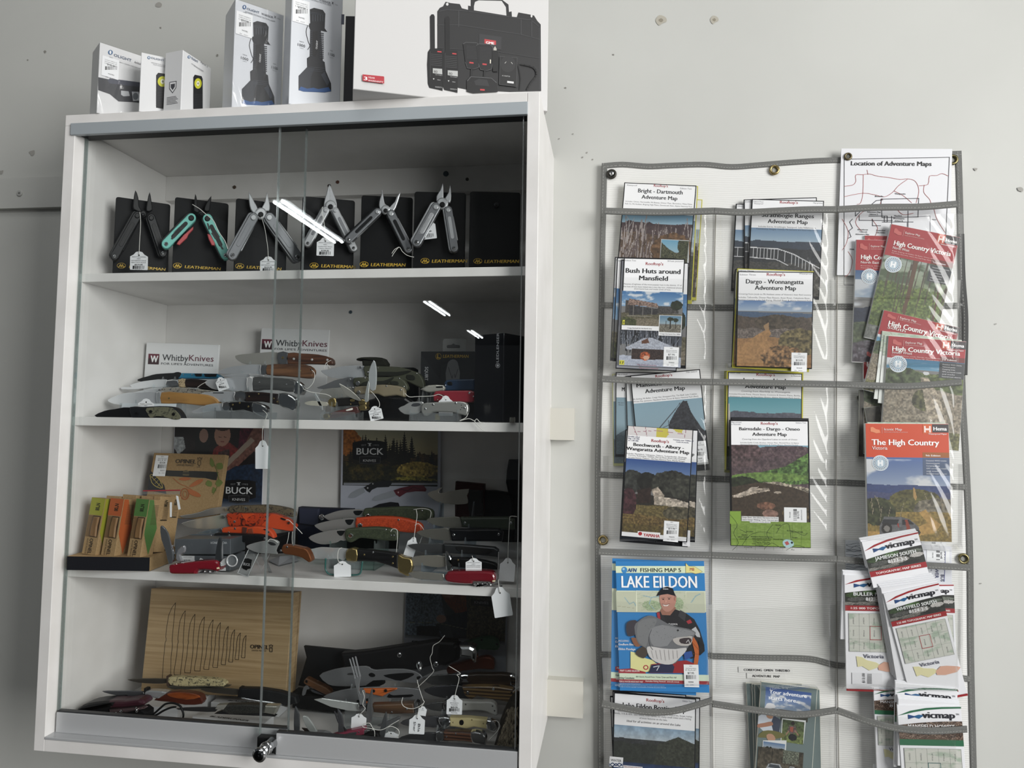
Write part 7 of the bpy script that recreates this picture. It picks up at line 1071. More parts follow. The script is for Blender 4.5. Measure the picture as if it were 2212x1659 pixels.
def hema(label, c, TL, TR, h, Y, fr, place, sub, title_xy, pic, seal, top=HR, kind='Explorer Map', group=None, th=.004, edition='1st Edition', badge=True, panel='3c3f42', rot=0, split=.30):
    T, k, F = sheet(label, c, TL, TR, h, Y, 'e3e4e4', th, group); w_, hh = F.w, F.h
    def A(u, v): return (w_*u, -hh*v)
    def poly(P, col): k.flat([A(*p) for p in pts(P)], col)
    def txt(t, u, v, u1, hf, col='f0eeee', b=.02, sh=0):
        V, Fc = text_geo(t, b, sh); a, b_ = A(u, v); xm, xM = V[:, 0].min(), V[:, 0].max(); sx = w_*(u1-u)/(xM-xm); s_ = w_*hf/.72
        k.add([(a+(x-xm)*sx, b_+y*s_) for x, y in V], Fc, hx(col), k.d+.00007)
    poly(f'0.004,0.002 .996,.002 .996,{split} .004,{split}', top)
    for i in range(6): k.line([F_ for F_ in []], 1, top) if False else None
    fpic(k, F, split, .995, pic, .0004, len(label))
    poly(f'.68,{split-.045} .996,{split-.045} .996,{split} .68,{split}', '6e2a26' if top == HR else '9a5a28'); txt(edition, .715, split-.012, .89, .022)
    poly(f'.68,{split+.005} .996,{split+.005} .996,{split+.15} .68,{split+.15}', panel)
    for i, t in enumerate(['Detailed 4WD tracks', 'National parks', 'Camping areas', 'GPS surveyed roads', 'and tracks', 'Seasonal track closures']): txt(t, .72, split+.03+i*.022, .96 if len(t) > 14 else .88, .017, 'd5d6d8', 0)
    poly('.8,.005 .996,.005 .996,.075 .8,.075', '3a3436'); poly('.69,.005 .8,.005 .8,.085 .69,.085', 'c2482e' if top == HR else 'd05a2a')
    for q in ['.705,.02 .725,.02 .725,.075 .705,.075', '.765,.02 .785,.02 .785,.075 .765,.075', '.725,.04 .765,.04 .765,.056 .725,.056']: poly(q, 'ecd8d2'); k.d -= .00006
    txt('Hema', .815, .058, .975, .048, 'f2f2f2', .04); txt('Waterproof Paper', .755, .093, .975, .018)
    poly('.06,.035 .09,.03 .13,.05 .17,.055 .18,.08 .13,.085 .09,.075 .06,.07', 'c05a56' if top == HR else 'e0845a'); poly('.2,.03 .203,.03 .203,.085 .2,.085', 'e0b0a8')
    txt(kind, .225, .06, .44, .032, 'f0dcd8', .01); txt('PRODUCED & PRINTED IN AUSTRALIA', .225, .078, .51, .011, 'dcb8b2', 0)
    txt(title_xy[0], *title_xy[1:5], 'f6f2f0', .035); txt(sub, title_xy[5], title_xy[6], title_xy[7], title_xy[8], 'f0e6e4', .01)
    for i in range(2 if place else 0): txt(place[i], title_xy[5], title_xy[6]+.022+.018*i, .72, .014, 'e6c8c4', 0)
    if badge:
        u, v, r_ = seal
        def circ(rr, col): k.flat([(w_*u+w_*rr*math.cos(t), -hh*v+w_*rr*math.sin(t)) for t in np.arange(0, 6.28, .26)], col)
        circ(r_, 'dfe4e8'); circ(r_*.9, '6e92ac'); circ(r_*.84, 'dfe4e8'); circ(r_*.6, '5e86a2'); circ(r_*.54, 'b9cad6')
        for q in [(-.3, -.35, -.12, .35), (.12, -.35, .3, .35), (-.12, -.08, .12, .08)]: k.flat([(w_*u+w_*r_*a, -hh*v+w_*r_*b) for a, b in ((q[0], q[1]), (q[2], q[1]), (q[2], q[3]), (q[0], q[3]))], 'f2f4f6'); k.d -= .00006
        for i in range(22):
            t = i/22*6.283; a, b = w_*u+w_*r_*.72*math.cos(t), -hh*v+w_*r_*.72*math.sin(t); s_ = w_*r_*.06; k.flat([(a-s_, b-s_), (a+s_, b-s_), (a+s_, b+s_), (a-s_, b+s_)], '4a6a82'); k.d -= .00006
    k.build('cover_print'); return T
FOREST = [('g', 0, 'a9b5ae', .35, '8fa070'), ('c', 0, .5, '55664a', 7, .45), ('r', .3, .06, 8, '5c7038', .5, '8a9c48'), ('s', 22, .3, .75, .5, .08, '5a4c40', .010), ('s', 4, .5, .8, .7, .08, '6a4c38', .022), ('r', .68, .05, 7, '4a5c2c', .5, '6f8238'), ('r', .84, .03, 5, '6a6e68', .4, '8a8e88'), ('e', .52, .76, .12, .05, '3a3c3e', .3, 1), ('p', '.44,.74 .5,.71 .58,.72 .6,.78 .44,.79', '4c4f52')]
NIGHT = [('g', 0, '3a5f92', .3, 'a9bcd0'), ('c', .1, .4, 'd5dbe2', 3, .5), ('r', .4, .05, 4, '2a3348', .2), ('r', .56, .03, 5, '46523c', .5, '6a7450'), ('r', .78, .04, 6, '3a2f38', .5, '8a8a92')]
ROCKY = [('g', 0, '2f7aa8', .12, '6aa6c8'), ('c', 0, .1, 'dfe8ee', 3, .5), ('r', .15, .03, 6, '55653c', .5, '7a8248'), ('e', .2, .22, .3, .12, '4a5838', .6, 1), ('e', .8, .3, .25, .14, '5c6a38', .5, 1), ('r', .34, .08, 4, '8a7f6c', .5, 'aaa08c'), ('e', .5, .46, .14, .12, '5a5a3a', .6, 1), ('p', '.45,.2 .55,.2 .7,.4 .85,.75 .6,.75', 'b0a28c', .3), ('r', .8, .05, 5, '6a6a44', .5, '8a8450'), ('e', .52, .15, .04, .02, 'd5d8da')]
POSTH = [('g', 0, '5f86b0', .3, 'c9d2d8')]
GH = 'red-topped high country maps in the right column'
MT = ('High Country Victoria', .1, .175, .93, .075, .1, .207, .34, .04)
hema('red-topped map copy standing straight up at the back of the top right pocket', 'm3', (212, 590), (560, 598), 700, -.0185, 0, None, 'North East', MT, NIGHT, (.2, .36, .1), group=GH, badge=False)
hema('red-topped north-east sheet, partly hidden left of the north-west one', 'm3', (155, 618), (600, 628), 890, -.0225, 0, ('Benambra, Mitta Mitta, Tallangatta,', 'Thredbo, Tom Groggin, Corryong'), 'North East', ('High Country Victoria', .08, .16, .9, .075, .08, .195, .36, .04), NIGHT, (.22, .30, .125), group=GH, split=.25)
hema('red-topped north-west sheet with forest cover, tilted right, top right pocket', 'm3', (392, 512), (856, 603), 850, -.0275, 0, ('Bright, Bogong, Mt Buffalo, Mt Buller, Dinner Plain,', 'Falls Creek, Glenrowan, Milawa, Blue Rag Range, Alpine NP'), 'North West', MT, FOREST, (.16, .34, .125), group=GH, split=.27, th=.005)
# front pocket of the right column
hema('red-topped tilted map whose head shows above the south-west sheet', 'm3', (342, 1094), (856, 1215), 600, -.0315, 0, None, 'South', MT, ROCKY, (.2, .4, .1), group=GH, badge=False)
hema('narrow red map slip standing left behind the south-west sheet', 'm3', (222, 1252), (480, 1258), 520, -.0185, 0, None, 'South', MT, ROCKY, (.2, .4, .1), group=GH, badge=False)
for i, (TL, TR, h, Y, lb) in enumerate([((205, 1353), (560, 1358), 760, -.0225, 'red-topped south-east sheet showing left of the south-west one'), ]):
    hema(lb, 'm3', TL, TR, h, Y, 0, ('Bairnsdale, Walhalla, Omeo,', 'Heyfield, Mt Hotham'), 'South East', ('High Country Victoria', .06, .175, 1.45, .1, .06, .225, .5, .055), ROCKY, (.2, .4, .1), group=GH, badge=False, split=.29)
for i, (TL, TR, h, lb) in enumerate([((330, 1235), (870, 1298), 500, 'green-printed map leaf peeking over the south-west sheet'), ((345, 1262), (885, 1312), 500, 'second pale map leaf just behind the south-west sheet')]):
    T, k, F = sheet(lb, 'm3', TL, TR, h, -.0335-i*.0012, 'dfe3de', .0015, group='pale unfolded map leaves'); fpic(k, F, .005, .3, [('g', 0, 'c9d8c2', 1, 'd6e0cf'), ('c', 0, 1, 'a9c4a8', 6, .5), ('l', '0,.3 .4,.5 1,.4', .02, '8fa8b9'), ('l', '.1,0 .3,1', .02, 'b98a8a')], .0005); k.build('map_print')
for nm, P in (('grey_edge', 0),): pass
hema('red-topped south-west sheet with rocky track cover, tilted in the right pocket', 'm3', (372, 1268), (900, 1308), 790, -.0375, 0, ('Howqua, Jamieson, Licola, Moroka, Rawson, Stratford,', 'Walhalla, Woods Point, Alpine NP, Mitchell River NP'), 'South West', ('High Country Victoria', .06, .135, .93, .065, .06, .16, .32, .035), ROCKY, (.15, .255, .115), group=GH, split=.2, th=.005)
for i, (TL, TR, h) in enumerate([((205, 215), (330, 160), 420), ((222, 165), (360, 170), 640), ((262, 320), (400, 300), 480)]):
    T, k, F = sheet(['dark-edged map behind, leaning furthest left under the right rim', 'dark-edged map behind, middle one of the three left edges', 'dark-edged map behind, lying closest to the high country map'][i], 'n3', TL if i else (190, 225), TR, [340, 620, 450][i], -.018-.004*i, '8e9088', group='grey-edged maps leaning behind the high country map', th=.004); fpic(k, F, .01, .97, [('g', 0, '4a463c', 1, '2e2a24'), ('n', .5, 14)], .001); k.build('cover_print')
HIGH = [('g', 0, '4f6fb0', .35, '9fb0cc'), ('c', .02, .34, 'e6e9ec', 3.2, .47), ('r', .33, .03, 3, '3d4f86', .1, '35457a', 10), ('r', .42, .02, 4, '4c527c', .15), ('e', .58, .52, .3, .14, '5f5a2e', .4, 1), ('r', .5, .05, 4, '5e5a34', .5, '757036'), ('e', .85, .62, .3, .14, '7a7260', .5, 1), ('p', '.555,.36 .575,.36 .6,.48 .585,.52 .56,.48', 'c49a58'), ('r', .66, .03, 4, '8a7438', .4, 'a5863e'), ('p', '.62,.66 .7,.62 .78,.72 .88,.8 .8,.9 .3,1 .0,1 .0,.9 .5,.88 .72,.78', 'c2974e', .12), ('e', .12, .66, .22, .17, '3f4428', .5, 1), ('s', 12, .5, .8, .15, .1, '9a8c70', .006),
  ('p', '.14,.84 .2,.72 .42,.72 .5,.74 .58,.8 .62,.84 .6,.92 .45,.96 .2,.98 .14,.92', '6a6a6c', .15), ('p', '.19,.75 .38,.745 .36,.81 .17,.81', '2e3033'), ('p', '.42,.745 .5,.75 .56,.8 .42,.81', '2a2c30'), ('p', '.45,.75 .48,.75 .52,.87 .47,.87', 'a0402c'), ('e', .23, .86, .065, .07, '2a2826'), ('e', .23, .86, .035, .038, '8a8680'), ('e', .44, .95, .04, .04, '222222'), ('e', .6, .9, .03, .035, '222222'), ('p', '.36,.8 .375,.79 .38,.84 .365,.85', 'b03028')]
hema('orange-topped high country map with four-wheel drive on its cover, right column', 'n3', (272, 452), (984, 456), 1060, -.0505, 0, None, 'Victoria', ('The High Country', .07, .185, .88, .075, .075, .225, .26, .045), HIGH, (.17, .34, .1), top='cc4420', kind='Iconic Map', edition='9th Edition', split=.29, th=.006, panel='4a5a78')
T, k, F = sheet('pale map leaf just behind the orange-topped high country map', 'n3', (290, 442), (955, 446), 600, -.0475, 'd6dccf', .002); fpic(k, F, 0, .3, [('g', 0, 'c9d8c2', 1, 'd6e0cf'), ('c', 0, 1, 'a9c4a8', 9, .5)], .0004); k.build('map_print')
# --- column 1, second pocket
DUCK = [('g', 0, '8fb3c6', 1, 'a9c2cc'), ('p', '.45,.5 .5,.32 .62,.14 .72,.02 .78,.03 .82,.2 .95,.45 1,.5 1,.55 .5,.58', '37393f', .25), ('l', '.3,.45 .68,.05', .012, '4a4c52'), ('l', '.4,.4 .7,.3', .01, '4a4c52'), ('l', '.35,.5 .35,.4', .01, '4a4c52'), ('l', '.48,.48 .48,.3', .01, '4a4c52'), ('p', '.7,.5 1,.52 1,.95 .72,.95', '3c3f46', .3), ('g', .93, 'b5b8b9', 1, 'c5c8c9')]
for i, (TL, TR, h, Y) in enumerate([((160, 105), (600, 100), 760, -.0145), ((188, 90), (640, 92), 700, -.0175), ((268, 122), (720, 110), 700, -.0205)]):
    back_map(['blue-grey map copy at the far left of the second left pocket', 'second copy of the hut-roof map, second left pocket', 'third copy of the hut-roof map, just left of the front one'][i], 'n1', TL, TR, h, Y, '2a2c30' if i else 'a9ab70', 'dddee0', [('g', 0, '8aaabb', 1, '9fb9c4'), ('r', .6, .1, 6, '6a7c86', .2)], 'copies of the hut-roof map', [('Map printed', TL[0]+8, TL[1]+22, TL[0]+95, 13, '44454a')]+([('M', 238, 245, 262, 34, '16171b', .04), ('Mt Stirl', 208, 345, 255, 12, '44454a'), ('Wrens', 210, 362, 252, 12, '44454a')] if i == 1 else []))
T, k, F = sheet('adventure map with hut roof on pale blue cover, second left pocket', 'n1', (305, 118), (875, 65), 830, -.0245)
inner(k, F, 0, .285, 'e4e5e7'); k.text("Rooftop's", 512, 135, 650, 24, RED_, .03); k.text('Fifth Edition', 764, 98, 852, 14, '44454a'); k.text('Mansfield', 358, 215, 565, 32, '16171b', .04); k.text('Adventure Map', 428, 262, 755, 34, '16171b', .04)
k.text('Mt Stirling, Mt Buller, Craigs Hut, Sheepyard Flat, The Bluff, Lake Cobbler,', 332, 318, 855, 13, '3e3f45'); k.text('Wrens Flat, Jamieson, Mansfield State Forest & Alpine National Park (Part)', 334, 338, 862, 13, '3e3f45'); fpic(k, F, .285, .94, DUCK)
sticker(k, 835, 655, 920, 830, '$7.95', ('ABC', 'MANSFIELD'), '935795'); k.text("Craig's Hut", 826, 858, 882, 16, '33343a'); k.build('cover_print')
HOUSE = [('g', 0, '2f55a0', .3, '8fa9cc'), ('e', .12, .3, .2, .15, '3a3c38', .5, 1), ('e', .35, .3, .16, .13, '23241f', .5, 1), ('e', .72, .32, .3, .2, '35362f', .6, 1), ('e', .9, .34, .2, .18, '3e3f36', .5, 1), ('r', .48, .02, 4, '2c2a24', .4), ('p', '.2,.42 .42,.37 .42,.58 .22,.6', '33241f', .3), ('p', '.42,.4 .52,.36 .62,.46 .62,.6 .48,.6 .46,.48', 'b9aa98', .3), ('p', '.48,.48 .8,.5 1,.54 1,.62 .5,.6', 'c2b5a4', .3), ('r', .62, .03, 4, '6d6038', .5, '857040'), ('e', .08, .6, .12, .2, '4a2a30', .5, 1), ('e', .88, .7, .25, .1, '5a5440', .6, 1), ('r', .76, .03, 5, '6a5530', .6, '8a7440'), ('r', .88, .03, 5, '6a5a2e', .5, '4a3c26')]
for i, (TL, TR, h, Y) in enumerate([((268, 556), (820, 590), 930, -.0425), ((290, 535), (862, 560), 920, -.046)]):
    T, k, F = sheet(['gold-town map copy behind, its foot showing lower left', 'gold-town map copy behind, its right strip and sticker showing'][i], 'n1', TL, TR, h, Y, '17181c', .003, 'copies of the gold-town map'); inner(k, F, 0, .29, 'e2e3e5'); fpic(k, F, .29, .95, HOUSE)
    if i: k.rect(735, 1375, 795, 1505, 'dcdde0'); barcode(k, 745, 1390, 765, 1490, 5, True); k.text('p', 812, 770, 828, 26, '16171b', .04)
    k.build('cover_print')
T, k, F = sheet('adventure map with stone house under trees on its cover, front left pocket', 'n1', (283, 525), (822, 562), 920, -.0515, th=.005)
inner(k, F, 0, .295, 'e8e9ea'); fpic(k, F, .003, .085, [('g', 0, 'e9e4e2', 1, 'e6e2e2'), ('l', '.08,0 .15,1', .06, 'a86a78'), ('l', '.27,0 .3,1', .06, 'a86a78'), ('p', '.45,.0 .62,0 .64,.6 .6,1 .45,1', 'dccf4e'), ('p', '.7,0 .85,0 .84,.4 .75,.3', 'dccf4e'), ('l', '.1,.6 .45,.3 .9,.5', .04, 'b98090'), ('l', '.9,0 .88,1', .05, 'a86a78')]); k.text('Double sided', 290, 618, 384, 12, '2a2b5a', .03); k.text('Map 1:50 000', 290, 634, 382, 12, '2a2b5a', .03); k.text('& 1:100 000', 292, 650, 374, 11, '2a2b5a', .03)
k.text("Rooftop's", 478, 658, 622, 25, RED_, .03); k.text('Contains over 7500km of', 656, 645, 822, 10, '2a2b5a', .03); k.text('roads & tracks', 680, 662, 782, 10, '2a2b5a', .03); k.text('Beechworth - Albury -', 332, 690, 745, 28, '101114', .045); k.text('Wangaratta Adventure Map', 275, 722, 788, 28, '101114', .045)
k.text('Includes: Myrtleford, Tallangatta, Chiltern, Yackandandah, Wodonga,', 278, 756, 770, 12, '3e3f45'); k.text('Corowa, Rutherglen, Eskdale, Murray River (from Lake Mulwala', 292, 771, 755, 12, '3e3f45'); k.text('to Lake Hume), Chiltern - Mt Pilot National Park, Warby Ranges', 290, 788, 750, 12, '3e3f45')
fpic(k, F, .295, .955, HOUSE, seed=4); k.flat([(.0016, -F.h*.992), (F.w-.0016, -F.h*.992), (F.w-.0016, -F.h*.955), (.0016, -F.h*.955)], 'dfe0e2'); k.text('Powder Magazine, 1km north of Beechworth, Beechworth historic area', 245, 1452, 665, 11, '3e3f45', 0, .2)
k.poly('368,1384 552,1398 548,1440 366,1424', 'e6e4e4'); k.text('YAMAHA', 412, 1426, 546, 26, 'b01c28', .05); k.ell(388, 1405, 16, 15, 'b01c28'); sticker(k, 584, 1298, 704, 1465, '$11.95', ('ABC', 'BEECHWORTH ALBURY', 'WANGARATTA', 'ADVENTURE'), '936572'); k.build('cover_print')
# --- column 2, second pocket
RANGE = [('g', 0, '57a5b5', .35, '8cc2cc'), ('r', .22, .08, 3, '5a5c6a', .2, '6c6d78', 16), ('r', .4, .08, 5, '45423f', .5, '6a6560'), ('p', '0,.1 .02,.1 .04,1 0,1', 'c9c4b8'), ('r', .7, .05, 5, '3f4232', .5)]
back_map('yellow-edged range map copy behind, bottom left of its pocket', 'n2', (58, 80), (660, 85), 860, -.0165, '9a9c32', 'dcdddf', RANGE, 'adventure maps standing in the middle column')
T, k, F = sheet('adventure map with blue range cover half hidden behind the rim, middle column', 'n2', (75, 78), (700, 92), 840, -.0215, 'c6bf30'); inner(k, F, 0, 1, '17181c', .002); inner(k, F, .005, .265, 'e8e9ea', .0035); k.text('Edition Three', 98, 102, 186, 11, '44454a'); k.text("Rooftop's", 316, 120, 467, 25, RED_, .03); k.text('Map printed', 600, 110, 682, 12, '44454a'); k.text('in Australia', 600, 126, 678, 12, '44454a')
k.text('Jamieson - Licola', 202, 168, 582, 34, '101114', .04); k.text('Adventure Map', 222, 220, 555, 32, '101114', .04); k.text('Covering from Aberfeldy to Wonnangatta', 194, 250, 590, 15, '3e3f45', 0, .2); k.text('Includes:Woods Point, Mount Skene, Connors & Howitt Plains, Barkly,', 95, 272, 675, 12, '3e3f45'); k.text('Wellington, Jamieson & Macalister Rivers, Alpine National Park (part).', 95, 292, 670, 12, '3e3f45'); fpic(k, F, .265, .98, RANGE, .0035); k.build('cover_print')
RIVER = [('g', 0, '7fb5cc', .08, '9fc6d4'), ('r', .02, .04, 4, '56444a', .4, '7a6666', 30), ('p', '1,.1 1,.5 .2,.56 0,.48 0,.42 .3,.38 .7,.28', '557a38', .5), ('e', .5, .42, .5, .06, '6d9040', .4, 1), ('e', .1, .1, .3, .2, '5e4a4c', .5, 1), ('e', .15, .5, .2, .08, '2c3420', .5, 1), ('p', '0,.56 .3,.5 .5,.5 .9,.54 1,.58 1,1 0,1', '4a3c2e', .15), ('p', '.0,.7 .3,.58 .48,.56 .5,.6 .3,.64 .1,.7', 'b0a190', .4), ('p', '.4,.49 .6,.48 1,.56 1,.62 .8,.55', 'a89c88', .5), ('e', .45, .8, .12, .05, '8a5f4a', .4, 1), ('e', .5, .9, .1, .05, '9a7466', .3, 1), ('e', .6, .62, .05, .015, 'b9aa98'), ('p', '0,.68 .2,.6 .25,.56 .35,.55 .3,.6 .1,.7', 'c2b3a2', .3), ('e', .85, .9, .2, .08, '6a5a3c', .5, 1)]
T, k, F = sheet('second copy of the river map, black edge showing above and right', 'n2', (110, 458), (742, 466), 1080, -.0455, '121316', .004, GB3); k.full('1a1b1f', F.h, .001); k.build('cover_print')
T, k, F = sheet('adventure map with river bend cover and green map foot, middle column', 'n2', (98, 478), (744, 482), 1062, -.0515, '15161a', .005); inner(k, F, .004, .2, 'ebecee', .0022); k.text('Map printed', 112, 504, 194, 12, '33345a'); k.text('in Australia', 112, 520, 188, 12, '33345a'); k.text("Rooftop's", 352, 518, 490, 24, RED_, .03); k.text('Edition Two', 638, 508, 720, 12, '33345a')
k.text('Bairnsdale - Dargo - Omeo', 175, 563, 670, 28, '101114', .04); k.text('Adventure Map', 282, 608, 563, 29, '101114', .04); k.text('Covering from the Gippsland Lakes to north of Omeo', 200, 641, 648, 13, '3e3f45', 0, .2); k.text('Includes:Swifts Creek, Bruthen, Dinner Plain, Mitchell River & Alpine', 186, 668, 660, 11, '3e3f45'); k.text('National Parks (part), Nicholson & Tambo Rivers, Haunted Stream', 188, 684, 655, 11, '3e3f45')
fpic(k, F, .2, .8, RIVER, .0022, seed=6); fpic(k, F, .8, .995, [('g', 0, '84a83c', 1, '8aae42'), ('c', 0, 1, '93b54c', 9, .5)], .0004, seed=6); k.poly('100,1222 190,1222 190,1325 100,1325', '84a83c'); k.line('100,1250 160,1330 130,1400 170,1480 120,1540', 3, '2c3a1c', sm=3)
for P in ['200,1500 260,1420 350,1390 430,1400', '480,1400 520,1340 580,1330 600,1480', '620,1380 700,1420 730,1400', '380,1530 440,1480 520,1520 600,1500', '450,1330 400,1400 420,1450', '180,1370 240,1400', '560,1540 640,1500 720,1520']: k.line(P, 3, '3a4a24', sm=3); k.d -= .00004
for x in range(160, 740, 75): k.line([(x, 1335), (x-4, 1540)], 1.5, '5a7434'); k.d -= .00004
for y in (1400, 1470): k.line([(105, y), (738, y+4)], 1.5, '5a7434'); k.d -= .00004
for t, x, y, x1 in [('ROAD', 235, 1392, 290), ('DINNERS', 195, 1420, 245), ('GREAT WHITE', 165, 1436, 250), ('HOPE RD', 180, 1452, 238), ('Remington Ranch, interesting', 272, 1432, 445), ('tables attached to 345 acres', 280, 1447, 435), ('some bush and homestead', 285, 1460, 430), ('54 Nugong 1981m (fire', 290, 1476, 425), ('tower) Chantel 1 OMEO ST', 280, 1490, 430), ('TELEGRAPH', 305, 1506, 372), ('STATE', 215, 1520, 282), ('BACK RIVER', 600, 1395, 695), ('Douglas', 610, 1440, 650), ('Mitchell Vale', 455, 1455, 530), ('SPIKE JONES', 470, 1340, 515), ('TK', 485, 1368, 502), ('Bondoo', 565, 1385, 560+55), ('Ballarat', 505, 1520, 550), ('Ptn', 600, 1540, 625)]: k.text(t, x, y, x1, 10, '25331a', .01)
k.poly('530,1470 560,1450 610,1465 620,1500 580,1520 540,1505', '9dc0c4', 2); k.ell(605, 1478, 9, 9, '16171b'); k.poly('545,1475 570,1465 585,1490 560,1500', 'b05050'); k.rect(195, 1262, 495, 1284, 'e4e5e6'); k.rect(195, 1284, 495, 1302, 'e4e5e6'); k.rect(262, 1302, 430, 1316, 'e4e5e6')
k.text('Dargo River, 2km above Harrison Cut from', 198, 1276, 490, 12, '33343a', 0, .15); k.text('Upper Dargo Walking Track. Can you spot', 198, 1295, 492, 12, '33343a', 0, .15); k.text('the person in the photo?', 265, 1312, 428, 11, '33343a', 0, .15); sticker(k, 540, 1190, 720, 1312, '$12.95', ('ADVENTURE MAP', 'BAIRNSDALE DARGO'), '941630', True); k.build('cover_print')
# --- column 1, third pocket
BLU = '2a7cc0'
def fishing(label, TL, TR, h, Y, full):
    T, k, F = sheet(label, 'o1', TL, TR, h, Y, BLU, .003, 'blue fishing maps in the left column'); dx, dy = TL[0]-172, TL[1]-110
    P = lambda q: [(x+dx, y+dy) for x, y in pts(q)]; w_, hh = F.w, F.h
    k.flat([(0, -hh*.091), (w_, -hh*.091), (w_, -hh*.037), (0, -hh*.037)], 'd5e2c0'); k.flat([(0, -hh*.395), (w_, -hh*.39), (w_, -hh*.228), (0, -hh*.228)], 'd3d9bc')
    k.flat([(0, -hh*.912), (w_, -hh*.912), (w_, -hh*.865), (0, -hh*.865)], 'cfe0c6'); k.flat([(0, -hh*.938), (w_, -hh*.938), (w_, -hh*.912), (0, -hh*.912)], '9c2a34')
    k.text('INCLUDING:', 193+dx, 711+dy, 273+dx, 14, 'e4e8ec', .01, .2); k.text('Goulburn River', 193+dx, 738+dy, 318+dx, 17, 'f0f2f4', .02, .2); k.text('Eildon Pondage', 193+dx, 773+dy, 322+dx, 17, 'f0f2f4', .02, .2)
    k.poly(P('195,917 380,905 400,950 195,945'), 'a32a34'); k.text('MAP 5 LAKE EILDON', 205+dx, 934+dy, 352+dx, 14, 'f2f0ee', .02, .1); k.text('Fishing Consultants:', 195+dx, 987+dy, 315+dx, 14, '26303a', .02, .2)
    if not full: k.text('TEAR & WATER RESISTANT MAP', 198+dx, 1015+dy, 378+dx, 12, 'f0e4e2', .02); k.build('cover_print'); return
    k.text('Bill Classon, Russell Frost, Tristan Tynan and Mick Hall', 325, 980, 625, 12, '4a5a50', 0, .1); k.text('TEAR & WATER RESISTANT MAP', 198, 1015, 378, 12, 'f0e4e2', .02, .1); k.text('Australian Fishing Network  www.afn.com.au', 395, 1013, 645, 12, 'f0e4e2', .02)
    for i, t in enumerate(['Copyright Australian Fishing Network.', 'Although every effort has been made this map cannot be used for navigational purposes', 'All maps on reverse Copyright Commonwealth of Australia Geoscience Australia']): k.text(t, 195, 1030+i*11, [360, 535, 548][i], 7, 'c9dcea')
    k.text('FISHING MAP 5', 358, 192, 662, 31, '16202a', .01); k.text('LAKE EILDON', 217, 308, 782, 92, 'f2f3f5', .03); k.ell(238, 177, 22, 24, '3a86c4'); k.text('AFN', 260, 192, 333, 30, '2a4f8a', .05, .25); k.ell(232, 170, 9, 8, '9cc8e4')
    k.poly('697,125 720,148 760,150 790,168 822,190 800,200 770,205 735,195 697,200', 'e3d98a'); k.line('697,125 720,148 760,150 790,168 822,190 800,200 770,205 735,195 697,200', 2, '8a8a5a', True); k.text('M8', 728, 183, 760, 24, 'b04a3a', .02)
    k.pic(175, 338, 834, 492, [('g', 0, 'd3d9bc', 1, 'd6dcc2'), ('l', '.1,.3 .15,.6 .2,.5 .25,.9', .04, '9cc0c8'), ('l', '.85,.5 .9,.2 .95,.1', .05, '9cc0c8'), ('l', '0,.7 .2,.8', .02, 'b9b99a'), ('l', '.7,.2 .8,.8', .02, 'b9b99a')])
    k.poly('325,330 700,338 697,492 325,488', 'dadfc6'); k.pic(330, 335, 695, 488, [('g', 0, 'd8dec4', 1, 'd4dabc'), ('e', .3, .7, .2, .25, 'a8bf94', .2, 1), ('e', .85, .6, .1, .3, 'a8bf94', .2, 1), ('l', '.1,.2 .3,.3 .25,.6 .35,.9', .04, '9cc0cc'), ('l', '.3,.3 .6,.2', .05, '9cc0cc'), ('c', 0, 1, 'c5d0ae', 9, .55)])
    # yellow state outline, then the angler, then the fish
    k.poly('284,785 325,795 350,820 410,840 450,850 470,870 503,888 450,905 440,930 400,940 284,910', 'dfdc96'); k.ell(398, 905, 20, 18, 'b0303a'); k.ell(398, 905, 12, 11, 'dfdc96')
    k.poly('486,490 540,478 620,470 700,500 760,545 800,620 836,740 830,790 790,820 740,840 680,820 600,760 500,600', '222226', 0); k.poly('486,490 520,485 560,600 500,560', '2c2c30'); k.poly('655,475 700,500 690,560 640,520', '3a3a3e'); k.poly('700,560 730,545 745,570 715,580', 'a8303a'); k.poly('480,495 500,490 508,540 490,560', 'a8303a'); k.text('DAIWA', 570, 588, 636, 15, 'd8d8da', .02); k.poly('740,620 770,600 800,650 805,680 780,675 760,650', 'b9bcc0')
    k.poly('505,480 520,512 580,515 625,460 600,440 530,440', '9a6a58'); k.poly('500,370 505,420 520,460 550,488 585,480 612,450 625,400 620,370 580,350 520,352', 'b58272', 2); k.poly('500,372 515,360 560,352 600,360 622,385 628,375 600,330 520,335', '8a6a62')
    k.poly('476,372 490,345 520,310 560,300 600,315 620,370 560,355 510,362', '1c1d24', 1); k.text('Daiwa', 528, 322, 566, 12, 'd5d5d8', .02); k.ell(528, 395, 7, 4, '3a2a28'); k.ell(572, 392, 7, 4, '3a2a28'); k.line('515,386 540,384', 3, '6a5a54'); k.line('560,382 588,382', 3, '6a5a54'); k.poly('542,398 552,400 556,418 540,420', 'c4907e'); k.poly('522,432 550,438 574,430 560,446 535,446', 'e0d4cc'); k.line('520,430 548,437 576,428', 3, '7a4a44'); k.ell(618, 392, 7, 14, 'b07a68')
    k.poly('440,880 600,860 700,850 780,880 790,945 420,945', '9c2228'); k.poly('440,885 590,868 612,900 600,943 420,943', '262a4a'); k.line('455,900 500,890 480,925', 6, 'c9ccd8'); k.poly('680,790 740,780 750,820 690,850', '2a4f9a')
    k.poly('250,600 262,565 300,550 335,560 330,640 300,668 262,665', '3e3a42', 2); k.poly('300,680 340,690 360,740 320,745 290,690', '8a5a40', 2); k.poly('320,800 350,760 400,745 410,800 380,835', '4a4038', 2)
    k.poly('312,600 340,560 390,525 440,515 500,540 560,575 640,600 720,615 770,640 760,665 720,740 700,770 660,820 620,870 560,880 480,860 420,820 400,760 360,740 330,700', '6a6c70', 2)
